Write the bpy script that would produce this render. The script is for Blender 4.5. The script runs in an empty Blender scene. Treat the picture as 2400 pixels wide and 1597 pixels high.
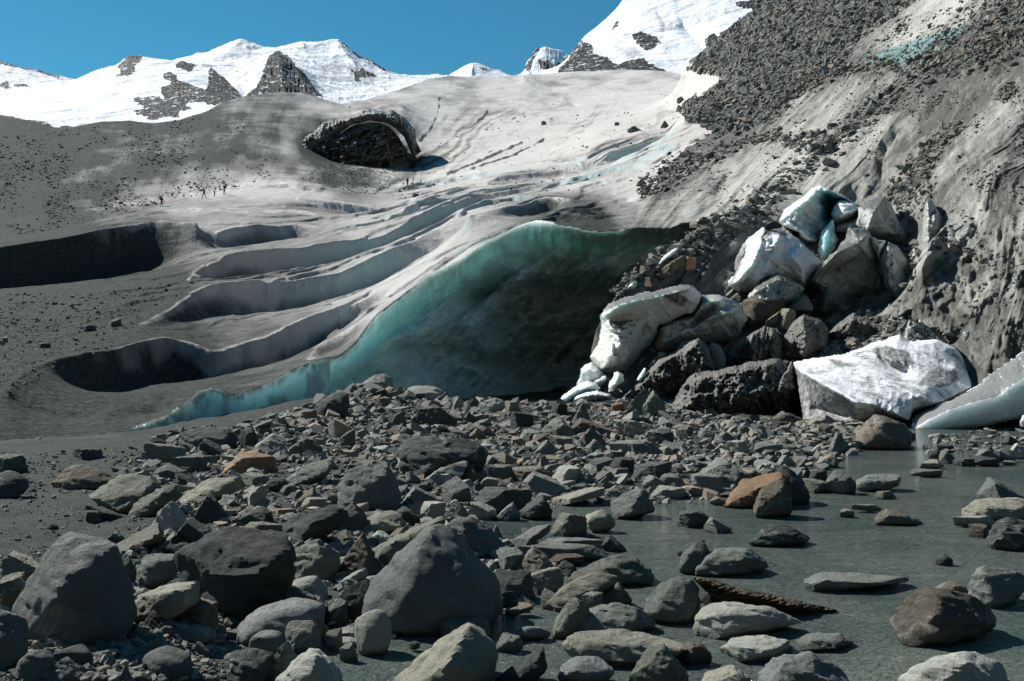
import bpy, bmesh, math, random
import numpy as np
from mathutils import Vector

# ------------------------------------------------------------------ camera, sky, sun, exposure
SC = bpy.context.scene
COL = SC.collection
FPX, CX, CY, CAMZ = 2573.0, 1200.0, 798.5, 2.0      # focal length in photo pixels, principal point, eye height
cam_d = bpy.data.cameras.new('camera')
cam = bpy.data.objects.new('camera', cam_d)
COL.objects.link(cam)
cam.location = (0, 0, CAMZ)
cam.rotation_euler = (math.radians(90), 0, 0)
cam_d.sensor_width = 36.0
cam_d.lens = 36.0 * FPX / 2400.0
cam_d.clip_start = 0.1
cam_d.clip_end = 40000
SC.camera = cam

SUN_AZ, SUN_EL = math.radians(-56), math.radians(42)   # azimuth from +Y (negative = left), elevation
SDIR = Vector((math.sin(SUN_AZ) * math.cos(SUN_EL), math.cos(SUN_AZ) * math.cos(SUN_EL), math.sin(SUN_EL)))
W = bpy.data.worlds.new('World')
SC.world = W
W.use_nodes = True
wn = W.node_tree
bg = wn.nodes['Background']
sky = wn.nodes.new('ShaderNodeTexSky')
sky.sky_type = 'NISHITA'
sky.sun_disc = False
sky.sun_elevation = SUN_EL
sky.sun_rotation = SUN_AZ
sky.altitude = 2200
sky.air_density = 1.0
sky.dust_density = 0.3
sky.ozone_density = 1.6
hs = wn.nodes.new('ShaderNodeMix')
hs.data_type = 'RGBA'; hs.blend_type = 'MULTIPLY'
hs.inputs['Factor'].default_value = 1.0
hs.inputs['B'].default_value = (0.34, 1.02, 1.07, 1)
wn.links.new(sky.outputs[0], hs.inputs['A'])
wn.links.new(hs.outputs['Result'], bg.inputs['Color'])
bg.inputs['Strength'].default_value = 0.060
sun_d = bpy.data.lights.new('sun', 'SUN')
sun_d.energy = 5.0
sun_d.angle = math.radians(0.5)
sun_d.color = (1.0, 0.975, 0.925)
sun = bpy.data.objects.new('sun', sun_d)
COL.objects.link(sun)
sun.rotation_euler = SDIR.to_track_quat('Z', 'Y').to_euler()
vs = SC.view_settings
vs.view_transform = 'Standard'
vs.look = 'None'
vs.gamma = 1
vs.exposure = 0.5
try:
    SC.cycles.max_bounces = 6
    SC.cycles.use_denoising = True
except Exception:
    pass

# ------------------------------------------------------------------ numeric helpers
rng = np.random.default_rng(7)
_perm = np.random.default_rng(3).random(65536).astype(np.float32)

def _h(ix, iy, iz):
    n = (ix * 73856093) ^ (iy * 19349663) ^ (iz * 83492791)
    n = (n ^ (n >> 13)) * 1274126177
    return _perm[(n ^ (n >> 16)) & 65535]

def vnoise(x, y, z=0.0):
    x = np.asarray(x, np.float64); y = np.asarray(y, np.float64) + 0 * x; z = np.asarray(z, np.float64) + 0 * x
    fx, fy, fz = np.floor(x), np.floor(y), np.floor(z)
    ix, iy, iz = fx.astype(np.int64), fy.astype(np.int64), fz.astype(np.int64)
    x, y, z = x - fx, y - fy, z - fz
    x = x * x * x * (x * (6 * x - 15) + 10); y = y * y * y * (y * (6 * y - 15) + 10); z = z * z * z * (z * (6 * z - 15) + 10)
    def lx(a, b): return _h(ix, iy + a, iz + b) * (1 - x) + _h(ix + 1, iy + a, iz + b) * x
    r = (lx(0, 0) * (1 - y) + lx(1, 0) * y)
    if np.any(z): r = r * (1 - z) + (lx(0, 1) * (1 - y) + lx(1, 1) * y) * z
    return r * 2 - 1

def fbm(x, y, z=0.0, octv=4, gain=0.5, ridged=False):
    a, f, s, t = 1.0, 1.0, 0.0, 0.0
    for k in range(octv):
        v = vnoise(x * f + 17.3 * k, np.asarray(y) * f + 5.1 * k, np.asarray(z) * f + 9.7 * k)
        if ridged: v = 1 - 2 * np.abs(v)
        s = s + a * v; t += a; a *= gain; f *= 2.03
    return s / t

def sstep(a, b, x):
    t = np.clip((x - a) / (b - a), 0, 1)
    return t * t * (3 - 2 * t)

def P(px, py, Y):
    """photo pixel at distance Y -> world point"""
    return np.array(((px - CX) * Y / FPX, Y, CAMZ - (py - CY) * Y / FPX))

def inpoly(px, py, poly):
    inside = np.zeros(np.shape(px), bool)
    n = len(poly)
    for i in range(n):
        x0, y0 = poly[i]; x1, y1 = poly[(i + 1) % n]
        if y0 == y1: continue
        c = (y0 > py) != (y1 > py)
        inside ^= c & (px < (x1 - x0) * (py - y0) / (y1 - y0) + x0)
    return inside

def blur(a, n=1):
    for _ in range(n):
        p = np.pad(a, 1, mode='edge')
        a = (p[:-2, 1:-1] + p[2:, 1:-1] + 2 * a) / 4
        p = np.pad(a, 1, mode='edge')
        a = (p[1:-1, :-2] + p[1:-1, 2:] + 2 * a) / 4
    return a

def solve(nx, ny, lines):
    """membrane through polylines: lines = arrays (n,3) of column, row, value in fine grid cells"""
    pts = []
    for L in lines:
        L = np.asarray(L, float)
        for i in range(len(L) - 1):
            n = int(max(abs(L[i + 1, 0] - L[i, 0]), abs(L[i + 1, 1] - L[i, 1])) * 1.5) + 2
            t = np.linspace(0, 1, n)[:, None]
            pts.append(L[i] * (1 - t) + L[i + 1] * t)
        if len(L) == 1: pts.append(L)
    pts = np.concatenate(pts)
    cur = None
    for lev in range(6, -1, -1):
        s = 2 ** lev
        mx, my = max(nx // s, 4), max(ny // s, 4)
        ix = (pts[:, 0] / nx * mx).astype(int); iy = (pts[:, 1] / ny * my).astype(int)
        ok = (ix >= 0) & (ix < mx) & (iy >= 0) & (iy < my)
        idx = iy[ok] * mx + ix[ok]
        sw = np.bincount(idx, minlength=mx * my).astype(float)
        sv = np.bincount(idx, weights=pts[ok, 2], minlength=mx * my)
        m = (sw > 0).reshape(my, mx)
        val = np.where(m, (sv / np.maximum(sw, 1)).reshape(my, mx), 0)
        if cur is None:
            cur = np.full((my, mx), val[m].mean())
        else:
            gy = np.linspace(0, cur.shape[0] - 1, my); gx = np.linspace(0, cur.shape[1] - 1, mx)
            y0 = np.minimum(gy.astype(int), cur.shape[0] - 2); x0 = np.minimum(gx.astype(int), cur.shape[1] - 2)
            fy = (gy - y0)[:, None]; fx = (gx - x0)[None, :]
            a = cur[y0][:, x0]; b = cur[y0][:, x0 + 1]; c = cur[y0 + 1][:, x0]; d = cur[y0 + 1][:, x0 + 1]
            cur = (a * (1 - fx) + b * fx) * (1 - fy) + (c * (1 - fx) + d * fx) * fy
        cur[m] = val[m]
        for it in range(400 if lev > 3 else (150 if lev > 1 else 50) * (6 if nx * ny < 200000 else 1)):
            p = np.pad(cur, 1, mode='edge')
            n4 = (p[:-2, 1:-1] + p[2:, 1:-1] + p[1:-1, :-2] + p[1:-1, 2:]) * 0.25
            cur = np.where(m, val, n4)
    return cur

def fracture(x, y, cell, seed, tilt=1.0):
    """broken-face relief: every cell is its own tilted plane (x, y in the same unit as cell; result in cells)"""
    r = np.random.default_rng(seed)
    w, h = x.max() - x.min(), y.max() - y.min()
    n = int(min(max(w * h / cell ** 2, 6), 160))
    cx = r.uniform(x.min(), x.max(), n); cy = r.uniform(y.min(), y.max(), n)
    tx, ty, off = r.normal(0, .45, n) * tilt, r.normal(0, .45, n) * tilt, r.normal(0, .12, n)
    best = np.full(x.shape, 1e18); out = np.zeros(x.shape)
    for i in range(n):
        d = (x - cx[i]) ** 2 + ((y - cy[i]) * 0.8) ** 2
        m = d < best
        best = np.where(m, d, best)
        out = np.where(m, off[i] + tx[i] * (x - cx[i]) / cell + ty[i] * (y - cy[i]) / cell, out)
    return out

# ------------------------------------------------------------------ mesh helpers
def mesh_from(name, verts, faces, mat, attrs=None, smooth=True, parent=None, loc=None):
    """faces: (n,3) or (n,4) int array"""
    verts = np.asarray(verts, np.float32); faces = np.asarray(faces, np.int32)
    me = bpy.data.meshes.new(name)
    me.vertices.add(len(verts)); me.vertices.foreach_set('co', verts.ravel())
    k = faces.shape[1]
    me.loops.add(faces.size); me.loops.foreach_set('vertex_index', faces.ravel())
    me.polygons.add(len(faces)); me.polygons.foreach_set('loop_start', np.arange(0, faces.size, k, dtype=np.int32))
    me.polygons.foreach_set('use_smooth', np.full(len(faces), smooth, bool))
    for an, av in (attrs or {}).items():
        at = me.attributes.new(an, 'FLOAT', 'POINT')
        at.data.foreach_set('value', np.asarray(av, np.float32).ravel())
    me.update(calc_edges=True)
    if mat is not None: me.materials.append(mat)
    o = bpy.data.objects.new(name, me)
    COL.objects.link(o)
    if loc is not None: o.location = loc
    if parent is not None: o.parent = parent
    return o

def grid_faces(ny, nx, keep=None):
    i = np.arange(ny * nx).reshape(ny, nx)
    q = np.stack([i[:-1, :-1], i[:-1, 1:], i[1:, 1:], i[1:, :-1]], -1)
    if keep is not None: q = q[keep]
    return q.reshape(-1, 4)

def compact(verts, faces, attrs):
    used = np.zeros(len(verts), bool); used[faces.ravel()] = True
    mp = np.cumsum(used) - 1
    return verts[used], mp[faces], {k: np.asarray(v).ravel()[used] for k, v in attrs.items()}

def tag(o, label=None, cat=None, group=None, kind=None):
    if label: o['label'] = label
    if cat: o['category'] = cat
    if group: o['group'] = group
    if kind: o['kind'] = kind
    return o

# ------------------------------------------------------------------ material helpers
class NT:
    def __init__(self, name):
        self.m = bpy.data.materials.new(name); self.m.use_nodes = True
        self.t = self.m.node_tree; self.b = self.t.nodes['Principled BSDF']
        self.tc = None
    def n(self, typ, **kw):
        x = self.t.nodes.new(typ)
        for k, v in kw.items():
            if k in x.inputs: pass
            setattr(x, k, v)
        return x
    def l(self, a, b): self.t.links.new(a, b)
    def val(self, s, v):
        if hasattr(v, 'is_linked') or hasattr(v, 'links'): self.l(v, s)
        else: s.default_value = v
    def coord(self, which='Object'):
        if self.tc is None: self.tc = self.n('ShaderNodeTexCoord')
        return self.tc.outputs[which]
    def mapping(self, vec, scale=(1, 1, 1), rot=(0, 0, 0)):
        m = self.n('ShaderNodeMapping'); self.l(vec, m.inputs['Vector'])
        m.inputs['Scale'].default_value = scale; m.inputs['Rotation'].default_value = rot
        return m.outputs[0]
    def noise(self, vec, scale, detail=4, rough=0.55, dist=0.0, out='Fac'):
        x = self.n('ShaderNodeTexNoise'); self.l(vec, x.inputs['Vector'])
        x.inputs['Scale'].default_value = scale; x.inputs['Detail'].default_value = detail
        x.inputs['Roughness'].default_value = rough; x.inputs['Distortion'].default_value = dist
        return x.outputs[out]
    def voro(self, vec, scale, feat='F1', out='Distance'):
        x = self.n('ShaderNodeTexVoronoi', feature=feat); self.l(vec, x.inputs['Vector'])
        x.inputs['Scale'].default_value = scale
        return x.outputs[out]
    def ramp(self, fac, *stops):
        r = self.n('ShaderNodeValToRGB'); self.l(fac, r.inputs[0])
        e = r.color_ramp.elements
        while len(e) < len(stops): e.new(0.5)
        for i, (p, c) in enumerate(stops):
            e[i].position = p
            e[i].color = (c, c, c, 1) if not hasattr(c, '__len__') else (*c, 1)
        return r.outputs[0]
    def mix(self, fac, a, b, mode='MIX'):
        x = self.n('ShaderNodeMix', data_type='RGBA', blend_type=mode)
        self.val(x.inputs[0], fac)
        for s, v in ((x.inputs['A'], a), (x.inputs['B'], b)):
            if isinstance(v, tuple): s.default_value = (*v, 1) if len(v) == 3 else v
            else: self.l(v, s)
        return x.outputs['Result']
    def math(self, op, a, b=None, c=None, clamp=False):
        x = self.n('ShaderNodeMath', operation=op); x.use_clamp = clamp
        self.val(x.inputs[0], a)
        if b is not None: self.val(x.inputs[1], b)
        if c is not None: self.val(x.inputs[2], c)
        return x.outputs[0]
    def attr(self, name):
        x = self.n('ShaderNodeAttribute', attribute_name=name)
        return x.outputs['Fac']
    def bump(self, h, dist, strength=1.0, prev=None):
        x = self.n('ShaderNodeBump'); self.l(h, x.inputs['Height'])
        x.inputs['Distance'].default_value = dist; x.inputs['Strength'].default_value = strength
        if prev is not None: self.l(prev, x.inputs['Normal'])
        return x.outputs[0]
    def done(self, col, rough=0.8, normal=None, spec=0.3):
        self.val(self.b.inputs['Base Color'], col) if not isinstance(col, tuple) else setattr(self.b.inputs['Base Color'], 'default_value', (*col, 1))
        self.val(self.b.inputs['Roughness'], rough)
        self.b.inputs['Specular IOR Level'].default_value = spec
        if normal is not None: self.l(normal, self.b.inputs['Normal'])
        return self.m
# ------------------------------------------------------------------ terrain materials
def mat_glacier():
    k = NT('glacier_ice'); ob = k.coord()
    dirt = k.attr('dirt'); blue = k.attr('blue')
    n1 = k.noise(ob, 0.9, 8, 0.65); n2 = k.noise(ob, 6.0, 6, 0.7); n3 = k.noise(ob, 0.045, 8, 0.6); n4 = k.noise(ob, 0.008, 8, 0.65)
    d = k.math('ADD', dirt, k.math('MULTIPLY', k.math('SUBTRACT', n1, 0.5), 0.55))
    d = k.math('ADD', d, k.math('MULTIPLY', k.math('SUBTRACT', n3, 0.5), 0.5))
    d = k.math('ADD', d, k.math('MULTIPLY', k.math('SUBTRACT', n4, 0.5), 0.5), clamp=True)
    d = k.ramp(d, (0.18, 0.0), (0.80, 1.0))
    ice = k.mix(n2, (0.465, 0.45, 0.43), (0.615, 0.60, 0.575))
    ice = k.mix(k.ramp(n3, (0.35, 0.0), (0.65, 1.0)), ice, (0.485, 0.45, 0.425))
    drt = k.mix(k.ramp(n2, (0.35, 0.0), (0.68, 1.0)), (0.020, 0.024, 0.022), (0.098, 0.103, 0.092))
    c = k.mix(d, ice, drt)
    bl = k.mix(n1, (0.24, 0.40, 0.42), (0.46, 0.60, 0.60))
    c = k.mix(blue, c, bl)
    sp = k.ramp(k.noise(ob, 22.0, 3, 0.7), (0.60, 0.0), (0.72, 1.0))
    c = k.mix(k.math('MULTIPLY', sp, k.math('MULTIPLY', d, 0.5)), c, (0.34, 0.35, 0.33))
    # wind and melt texture
    h1 = k.noise(ob, 14.0, 6, 0.75); h2 = k.noise(ob, 0.6, 8, 0.7); h3 = k.noise(ob, 0.05, 8, 0.65)
    nb = k.bump(h3, 2.6, 0.45); nb = k.bump(h2, 0.42, 0.8, nb); nb = k.bump(h1, 0.04, 1.0, nb)
    return k.done(c, 0.9, nb, 0.06)

def mat_cave():
    k = NT('cave_ice'); ob = k.coord()
    n1 = k.noise(k.mapping(ob, (0.5, 0.5, 1.4), (0.3, 0.5, 0)), 0.9, 6, 0.6, 0.6)
    n2 = k.noise(ob, 3.0, 5, 0.6)
    c = k.mix(n1, (0.46, 0.70, 0.69), (0.78, 0.90, 0.87))
    c = k.mix(k.ramp(n2, (0.66, 0.0), (0.78, 0.5)), c, (0.24, 0.23, 0.19))
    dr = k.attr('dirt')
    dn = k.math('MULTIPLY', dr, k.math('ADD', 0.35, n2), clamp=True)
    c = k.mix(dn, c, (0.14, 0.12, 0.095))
    v = k.voro(k.mapping(ob, (1, 1, 1.0)), 1.6)
    nb = k.bump(v, 0.24, 0.8); nb = k.bump(k.noise(ob, 7.0, 6, 0.65), 0.04, 0.7, nb)
    k.done(c, 0.35, nb, 0.4)
    k.b.inputs['Subsurface Weight'].default_value = 0.8
    k.b.inputs['Subsurface Radius'].default_value = (0.84, 1.0, 0.98)
    k.b.inputs['Subsurface Scale'].default_value = 0.8
    return k.m

def mat_moraine():
    k = NT('moraine_ice'); ob = k.coord()
    dirt = k.attr('dirt'); blue = k.attr('blue'); st = k.attr('streak')
    n1 = k.noise(ob, 1.2, 8, 0.7); n2 = k.noise(ob, 9.0, 6, 0.75); n3 = k.noise(ob, 0.12, 8, 0.65)
    d = k.math('ADD', dirt, k.math('MULTIPLY', k.math('SUBTRACT', n1, 0.5), 0.9))
    d = k.math('ADD', d, k.math('MULTIPLY', st, 0.95))
    d = k.math('ADD', d, k.math('MULTIPLY', k.math('SUBTRACT', n3, 0.5), 0.6))
    d = k.math('ADD', d, k.math('MULTIPLY', k.math('SUBTRACT', n2, 0.5), 0.7), clamp=True)
    def dot(vx):
        q = k.n('ShaderNodeVectorMath', operation='DOT_PRODUCT'); k.l(ob, q.inputs[0]); q.inputs[1].default_value = vx
        return q.outputs['Value']
    cb = k.n('ShaderNodeCombineXYZ')
    k.l(dot((3.6, -1.75, 0.0)), cb.inputs[0]); k.l(dot((-0.5, -1.1, 3.8)), cb.inputs[1]); k.l(dot((-0.10, -0.21, -0.07)), cb.inputs[2])
    sn = k.noise(cb.outputs[0], 0.9, 7, 0.7, 0.3)
    d = k.math('ADD', d, k.math('MULTIPLY', k.math('SUBTRACT', sn, 0.5), 1.5), clamp=True)
    ice = k.mix(n2, (0.35, 0.343, 0.308), (0.54, 0.53, 0.48))
    drt = k.mix(n2, (0.045, 0.046, 0.042), (0.145, 0.142, 0.128))
    c = k.mix(d, ice, drt)
    c = k.mix(blue, c, k.mix(n1, (0.09, 0.19, 0.20), (0.22, 0.36, 0.36)))  # undercut's blue ice, darkened to put its shade into the colour
    g = k.voro(ob, 5.0); g2 = k.voro(ob, 1.6)
    h1 = k.noise(ob, 10.0, 8, 0.8)
    nb = k.bump(k.noise(ob, 0.7, 8, 0.7), 0.4, 0.5); nb = k.bump(sn, 0.16, 0.7, nb)
    nb = k.bump(g2, 0.10, 0.35, nb); nb = k.bump(g, 0.05, 0.4, nb); nb = k.bump(h1, 0.04, 0.7, nb)
    return k.done(c, 0.8, nb, 0.12)

def mat_ground():
    k = NT('gravel_silt'); ob = k.coord()
    wet = k.attr('wet')
    n1 = k.noise(ob, 2.5, 8, 0.7); n2 = k.noise(ob, 30.0, 5, 0.7)
    v = k.voro(ob, 38.0); vc = k.voro(ob, 38.0, out='Color')
    g = k.n('ShaderNodeSeparateColor'); k.l(vc, g.inputs[0])
    c = k.mix(g.outputs[0], (0.022, 0.026, 0.024), (0.085, 0.091, 0.082))
    c = k.mix(k.ramp(n1, (0.4, 0), (0.62, 1)), c, (0.043, 0.048, 0.041))
    c = k.mix(wet, c, (0.035, 0.037, 0.033))
    nb = k.bump(k.noise(ob, 5.0, 8, 0.7), 0.05, 0.7); nb = k.bump(v, 0.016, 0.8, nb); nb = k.bump(n2, 0.008, 0.7, nb)
    return k.done(c, k.math('SUBTRACT', 0.9, k.math('MULTIPLY', wet, 0.5)), nb, 0.12)

def mat_mountain():
    k = NT('alpine_snow_rock'); ob = k.coord()
    rock = k.attr('rock'); dull = k.attr('dull')
    n1 = k.noise(ob, 0.012, 8, 0.7); n2 = k.noise(ob, 0.05, 6, 0.75)
    r = k.math('MULTIPLY', rock, k.math('ADD', 0.70, k.math('MULTIPLY', k.math('SUBTRACT', n2, 0.5), 2.4)))
    r = k.ramp(r, (0.45, 0.0), (0.55, 1.0))
    snow = k.mix(dull, (0.80, 0.80, 0.82), (0.55, 0.55, 0.57))  # greyer tone puts the shade of snow faces into the colour
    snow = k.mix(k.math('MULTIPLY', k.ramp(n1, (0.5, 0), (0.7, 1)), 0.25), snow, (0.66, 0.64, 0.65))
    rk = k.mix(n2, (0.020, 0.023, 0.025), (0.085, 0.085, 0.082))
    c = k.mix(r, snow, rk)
    nb = k.bump(k.noise(ob, 0.004, 5, 0.5), 120, 0.55)
    nb2 = k.bump(k.noise(ob, 0.02, 10, 0.75), 60, 0.9)
    x = k.n('ShaderNodeMix', data_type='VECTOR'); k.l(r, x.inputs[0]); k.l(nb, x.inputs['A']); k.l(nb2, x.inputs['B'])
    return k.done(c, 0.7, x.outputs['Result'], 0.2)

def mat_water():
    k = NT('glacial_meltwater'); ob = k.coord()
    m = k.mapping(ob, (1.0, 2.6, 1.0), (0, 0, 0.5))
    rp = k.attr('rapid'); f3 = k.noise(ob, 17.0, 3, 0.6)
    a = k.noise(m, 2.2, 6, 0.65, 0.4); b = k.noise(m, 11.0, 4, 0.65, 0.3); c3 = k.noise(ob, 0.5, 5, 0.6, 1.0)
    col = k.mix(k.ramp(c3, (0.3, 0.0), (0.7, 1.0)), (0.095, 0.130, 0.120), (0.200, 0.225, 0.190))  # silt swirls, with sky sheen put into the paler tone
    nb = k.bump(a, 0.20, 1.0); nb = k.bump(b, 0.07, 1.0, nb); nb = k.bump(k.math('MULTIPLY', f3, rp), 0.11, 1.0, nb)
    m = k.done(col, 0.05, nb, 0.5)
    k.b.inputs['IOR'].default_value = 1.33
    return m

M_GL, M_CAVE, M_MOR, M_GND, M_MTN, M_WAT = mat_glacier(), mat_cave(), mat_moraine(), mat_ground(), mat_mountain(), mat_water()

def rbf(px, py, pts, sig=90.0):
    """smooth field through scattered (px,py,value) samples"""
    num = np.zeros(np.shape(px)); den = np.full(np.shape(px), 1e-9)
    for x, y, v in pts:
        w = 1.0 / (((px - x) ** 2 + (2.0 * (py - y)) ** 2) / sig ** 2 + 0.02) ** 1.6
        num += w * v; den += w
    return np.clip(num / den, 0, 1.2)

class Terr:
    """surface z over (bearing column, distance row), given by lines of (photo x, photo y, distance)"""
    def __init__(self, x0, x1, nx, rows, lines, nblur=1, feet=()):
        self.x0, self.x1, self.nx = x0, x1, nx
        # rows: list of (Y, count)
        ly = [math.log(rows[0][0])]
        for (Ya, n), (Yb, _) in zip(rows[:-1], rows[1:]):
            ly += list(np.linspace(math.log(Ya), math.log(Yb), n + 1)[1:])
        self.ly = np.array(ly); self.ny = len(ly)
        out = []
        for L in lines:
            L = np.asarray(L, float)
            # densify in log distance so the row mapping follows
            t = np.linspace(0, len(L) - 1, (len(L) - 1) * 8 + 1)
            i = np.minimum(t.astype(int), len(L) - 2); f = t - i
            Q = L[i] * (1 - f)[:, None] + L[i + 1] * f[:, None]
            r = np.interp(np.log(Q[:, 2]), self.ly, np.arange(self.ny), left=-99, right=self.ny + 99)
            out.append(np.stack([(Q[:, 0] - x0) / (x1 - x0) * nx, r + 0.5, CY - Q[:, 1]], 1))
        self.s = blur(solve(nx, self.ny, out), nblur)
        if feet:
            fm = np.zeros(self.s.shape)
            for b in feet:
                L = out[b]
                for i in range(len(L) - 1):
                    n = int(max(abs(L[i + 1] - L[i])[:2].max() * 1.5, 1)) + 1
                    q = L[i][None] + np.linspace(0, 1, n)[:, None] * (L[i + 1] - L[i])[None]
                    a, c = q[:, 0].astype(int), q[:, 1].astype(int); ok = (a >= 0) & (a < nx) & (c >= 0) & (c < self.ny); fm[c[ok], a[ok]] = 1
            fm = np.clip(blur(fm, 16) * 7, 0, 1)
            self.s = self.s * (1 - fm) + blur(self.s, 26) * fm
        self.px = np.linspace(x0, x1, nx)[None, :] + np.zeros((self.ny, 1))
        self.Y = np.exp(self.ly)[:, None] + np.zeros((1, nx))
        self.dY = np.zeros_like(self.Y)
    def finish(self):
        self.py = CY - self.s
        Y = self.Y + self.dY
        self.co = np.stack([(self.px - CX) * Y / FPX, Y, CAMZ + self.s * Y / FPX], -1)
    def normals(self):
        dx = np.gradient(self.co, axis=1); dy = np.gradient(self.co, axis=0)
        n = np.cross(dx, dy); return n / (np.linalg.norm(n, axis=-1, keepdims=True) + 1e-12)
    def build(self, name, mat, attrs, keep=None):
        F = grid_faces(self.ny, self.nx, keep)
        v, F, at = compact(self.co.reshape(-1, 3), F, attrs)
        return tag(mesh_from(name, v, F, mat, at), kind='structure')
    def hit(self, px, py, ymin=0):
        """first visible surface point on the ray through a photo pixel"""
        c = int(np.clip(round((px - self.x0) / (self.x1 - self.x0) * (self.nx - 1)), 0, self.nx - 1))
        col = self.py[:, c]
        ok = np.nonzero((col <= py) & (self.Y[:, c] >= ymin))[0]
        r = ok[0] if len(ok) else self.ny - 1
        if 0 < r < self.ny and len(ok):
            a, b = col[r - 1], col[r]
            f = 0 if a == b else min(max((a - py) / (a - b), 0), 1)
            return self.co[r - 1, c] * (1 - f) + self.co[r, c] * f
        return self.co[r, c]

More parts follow.
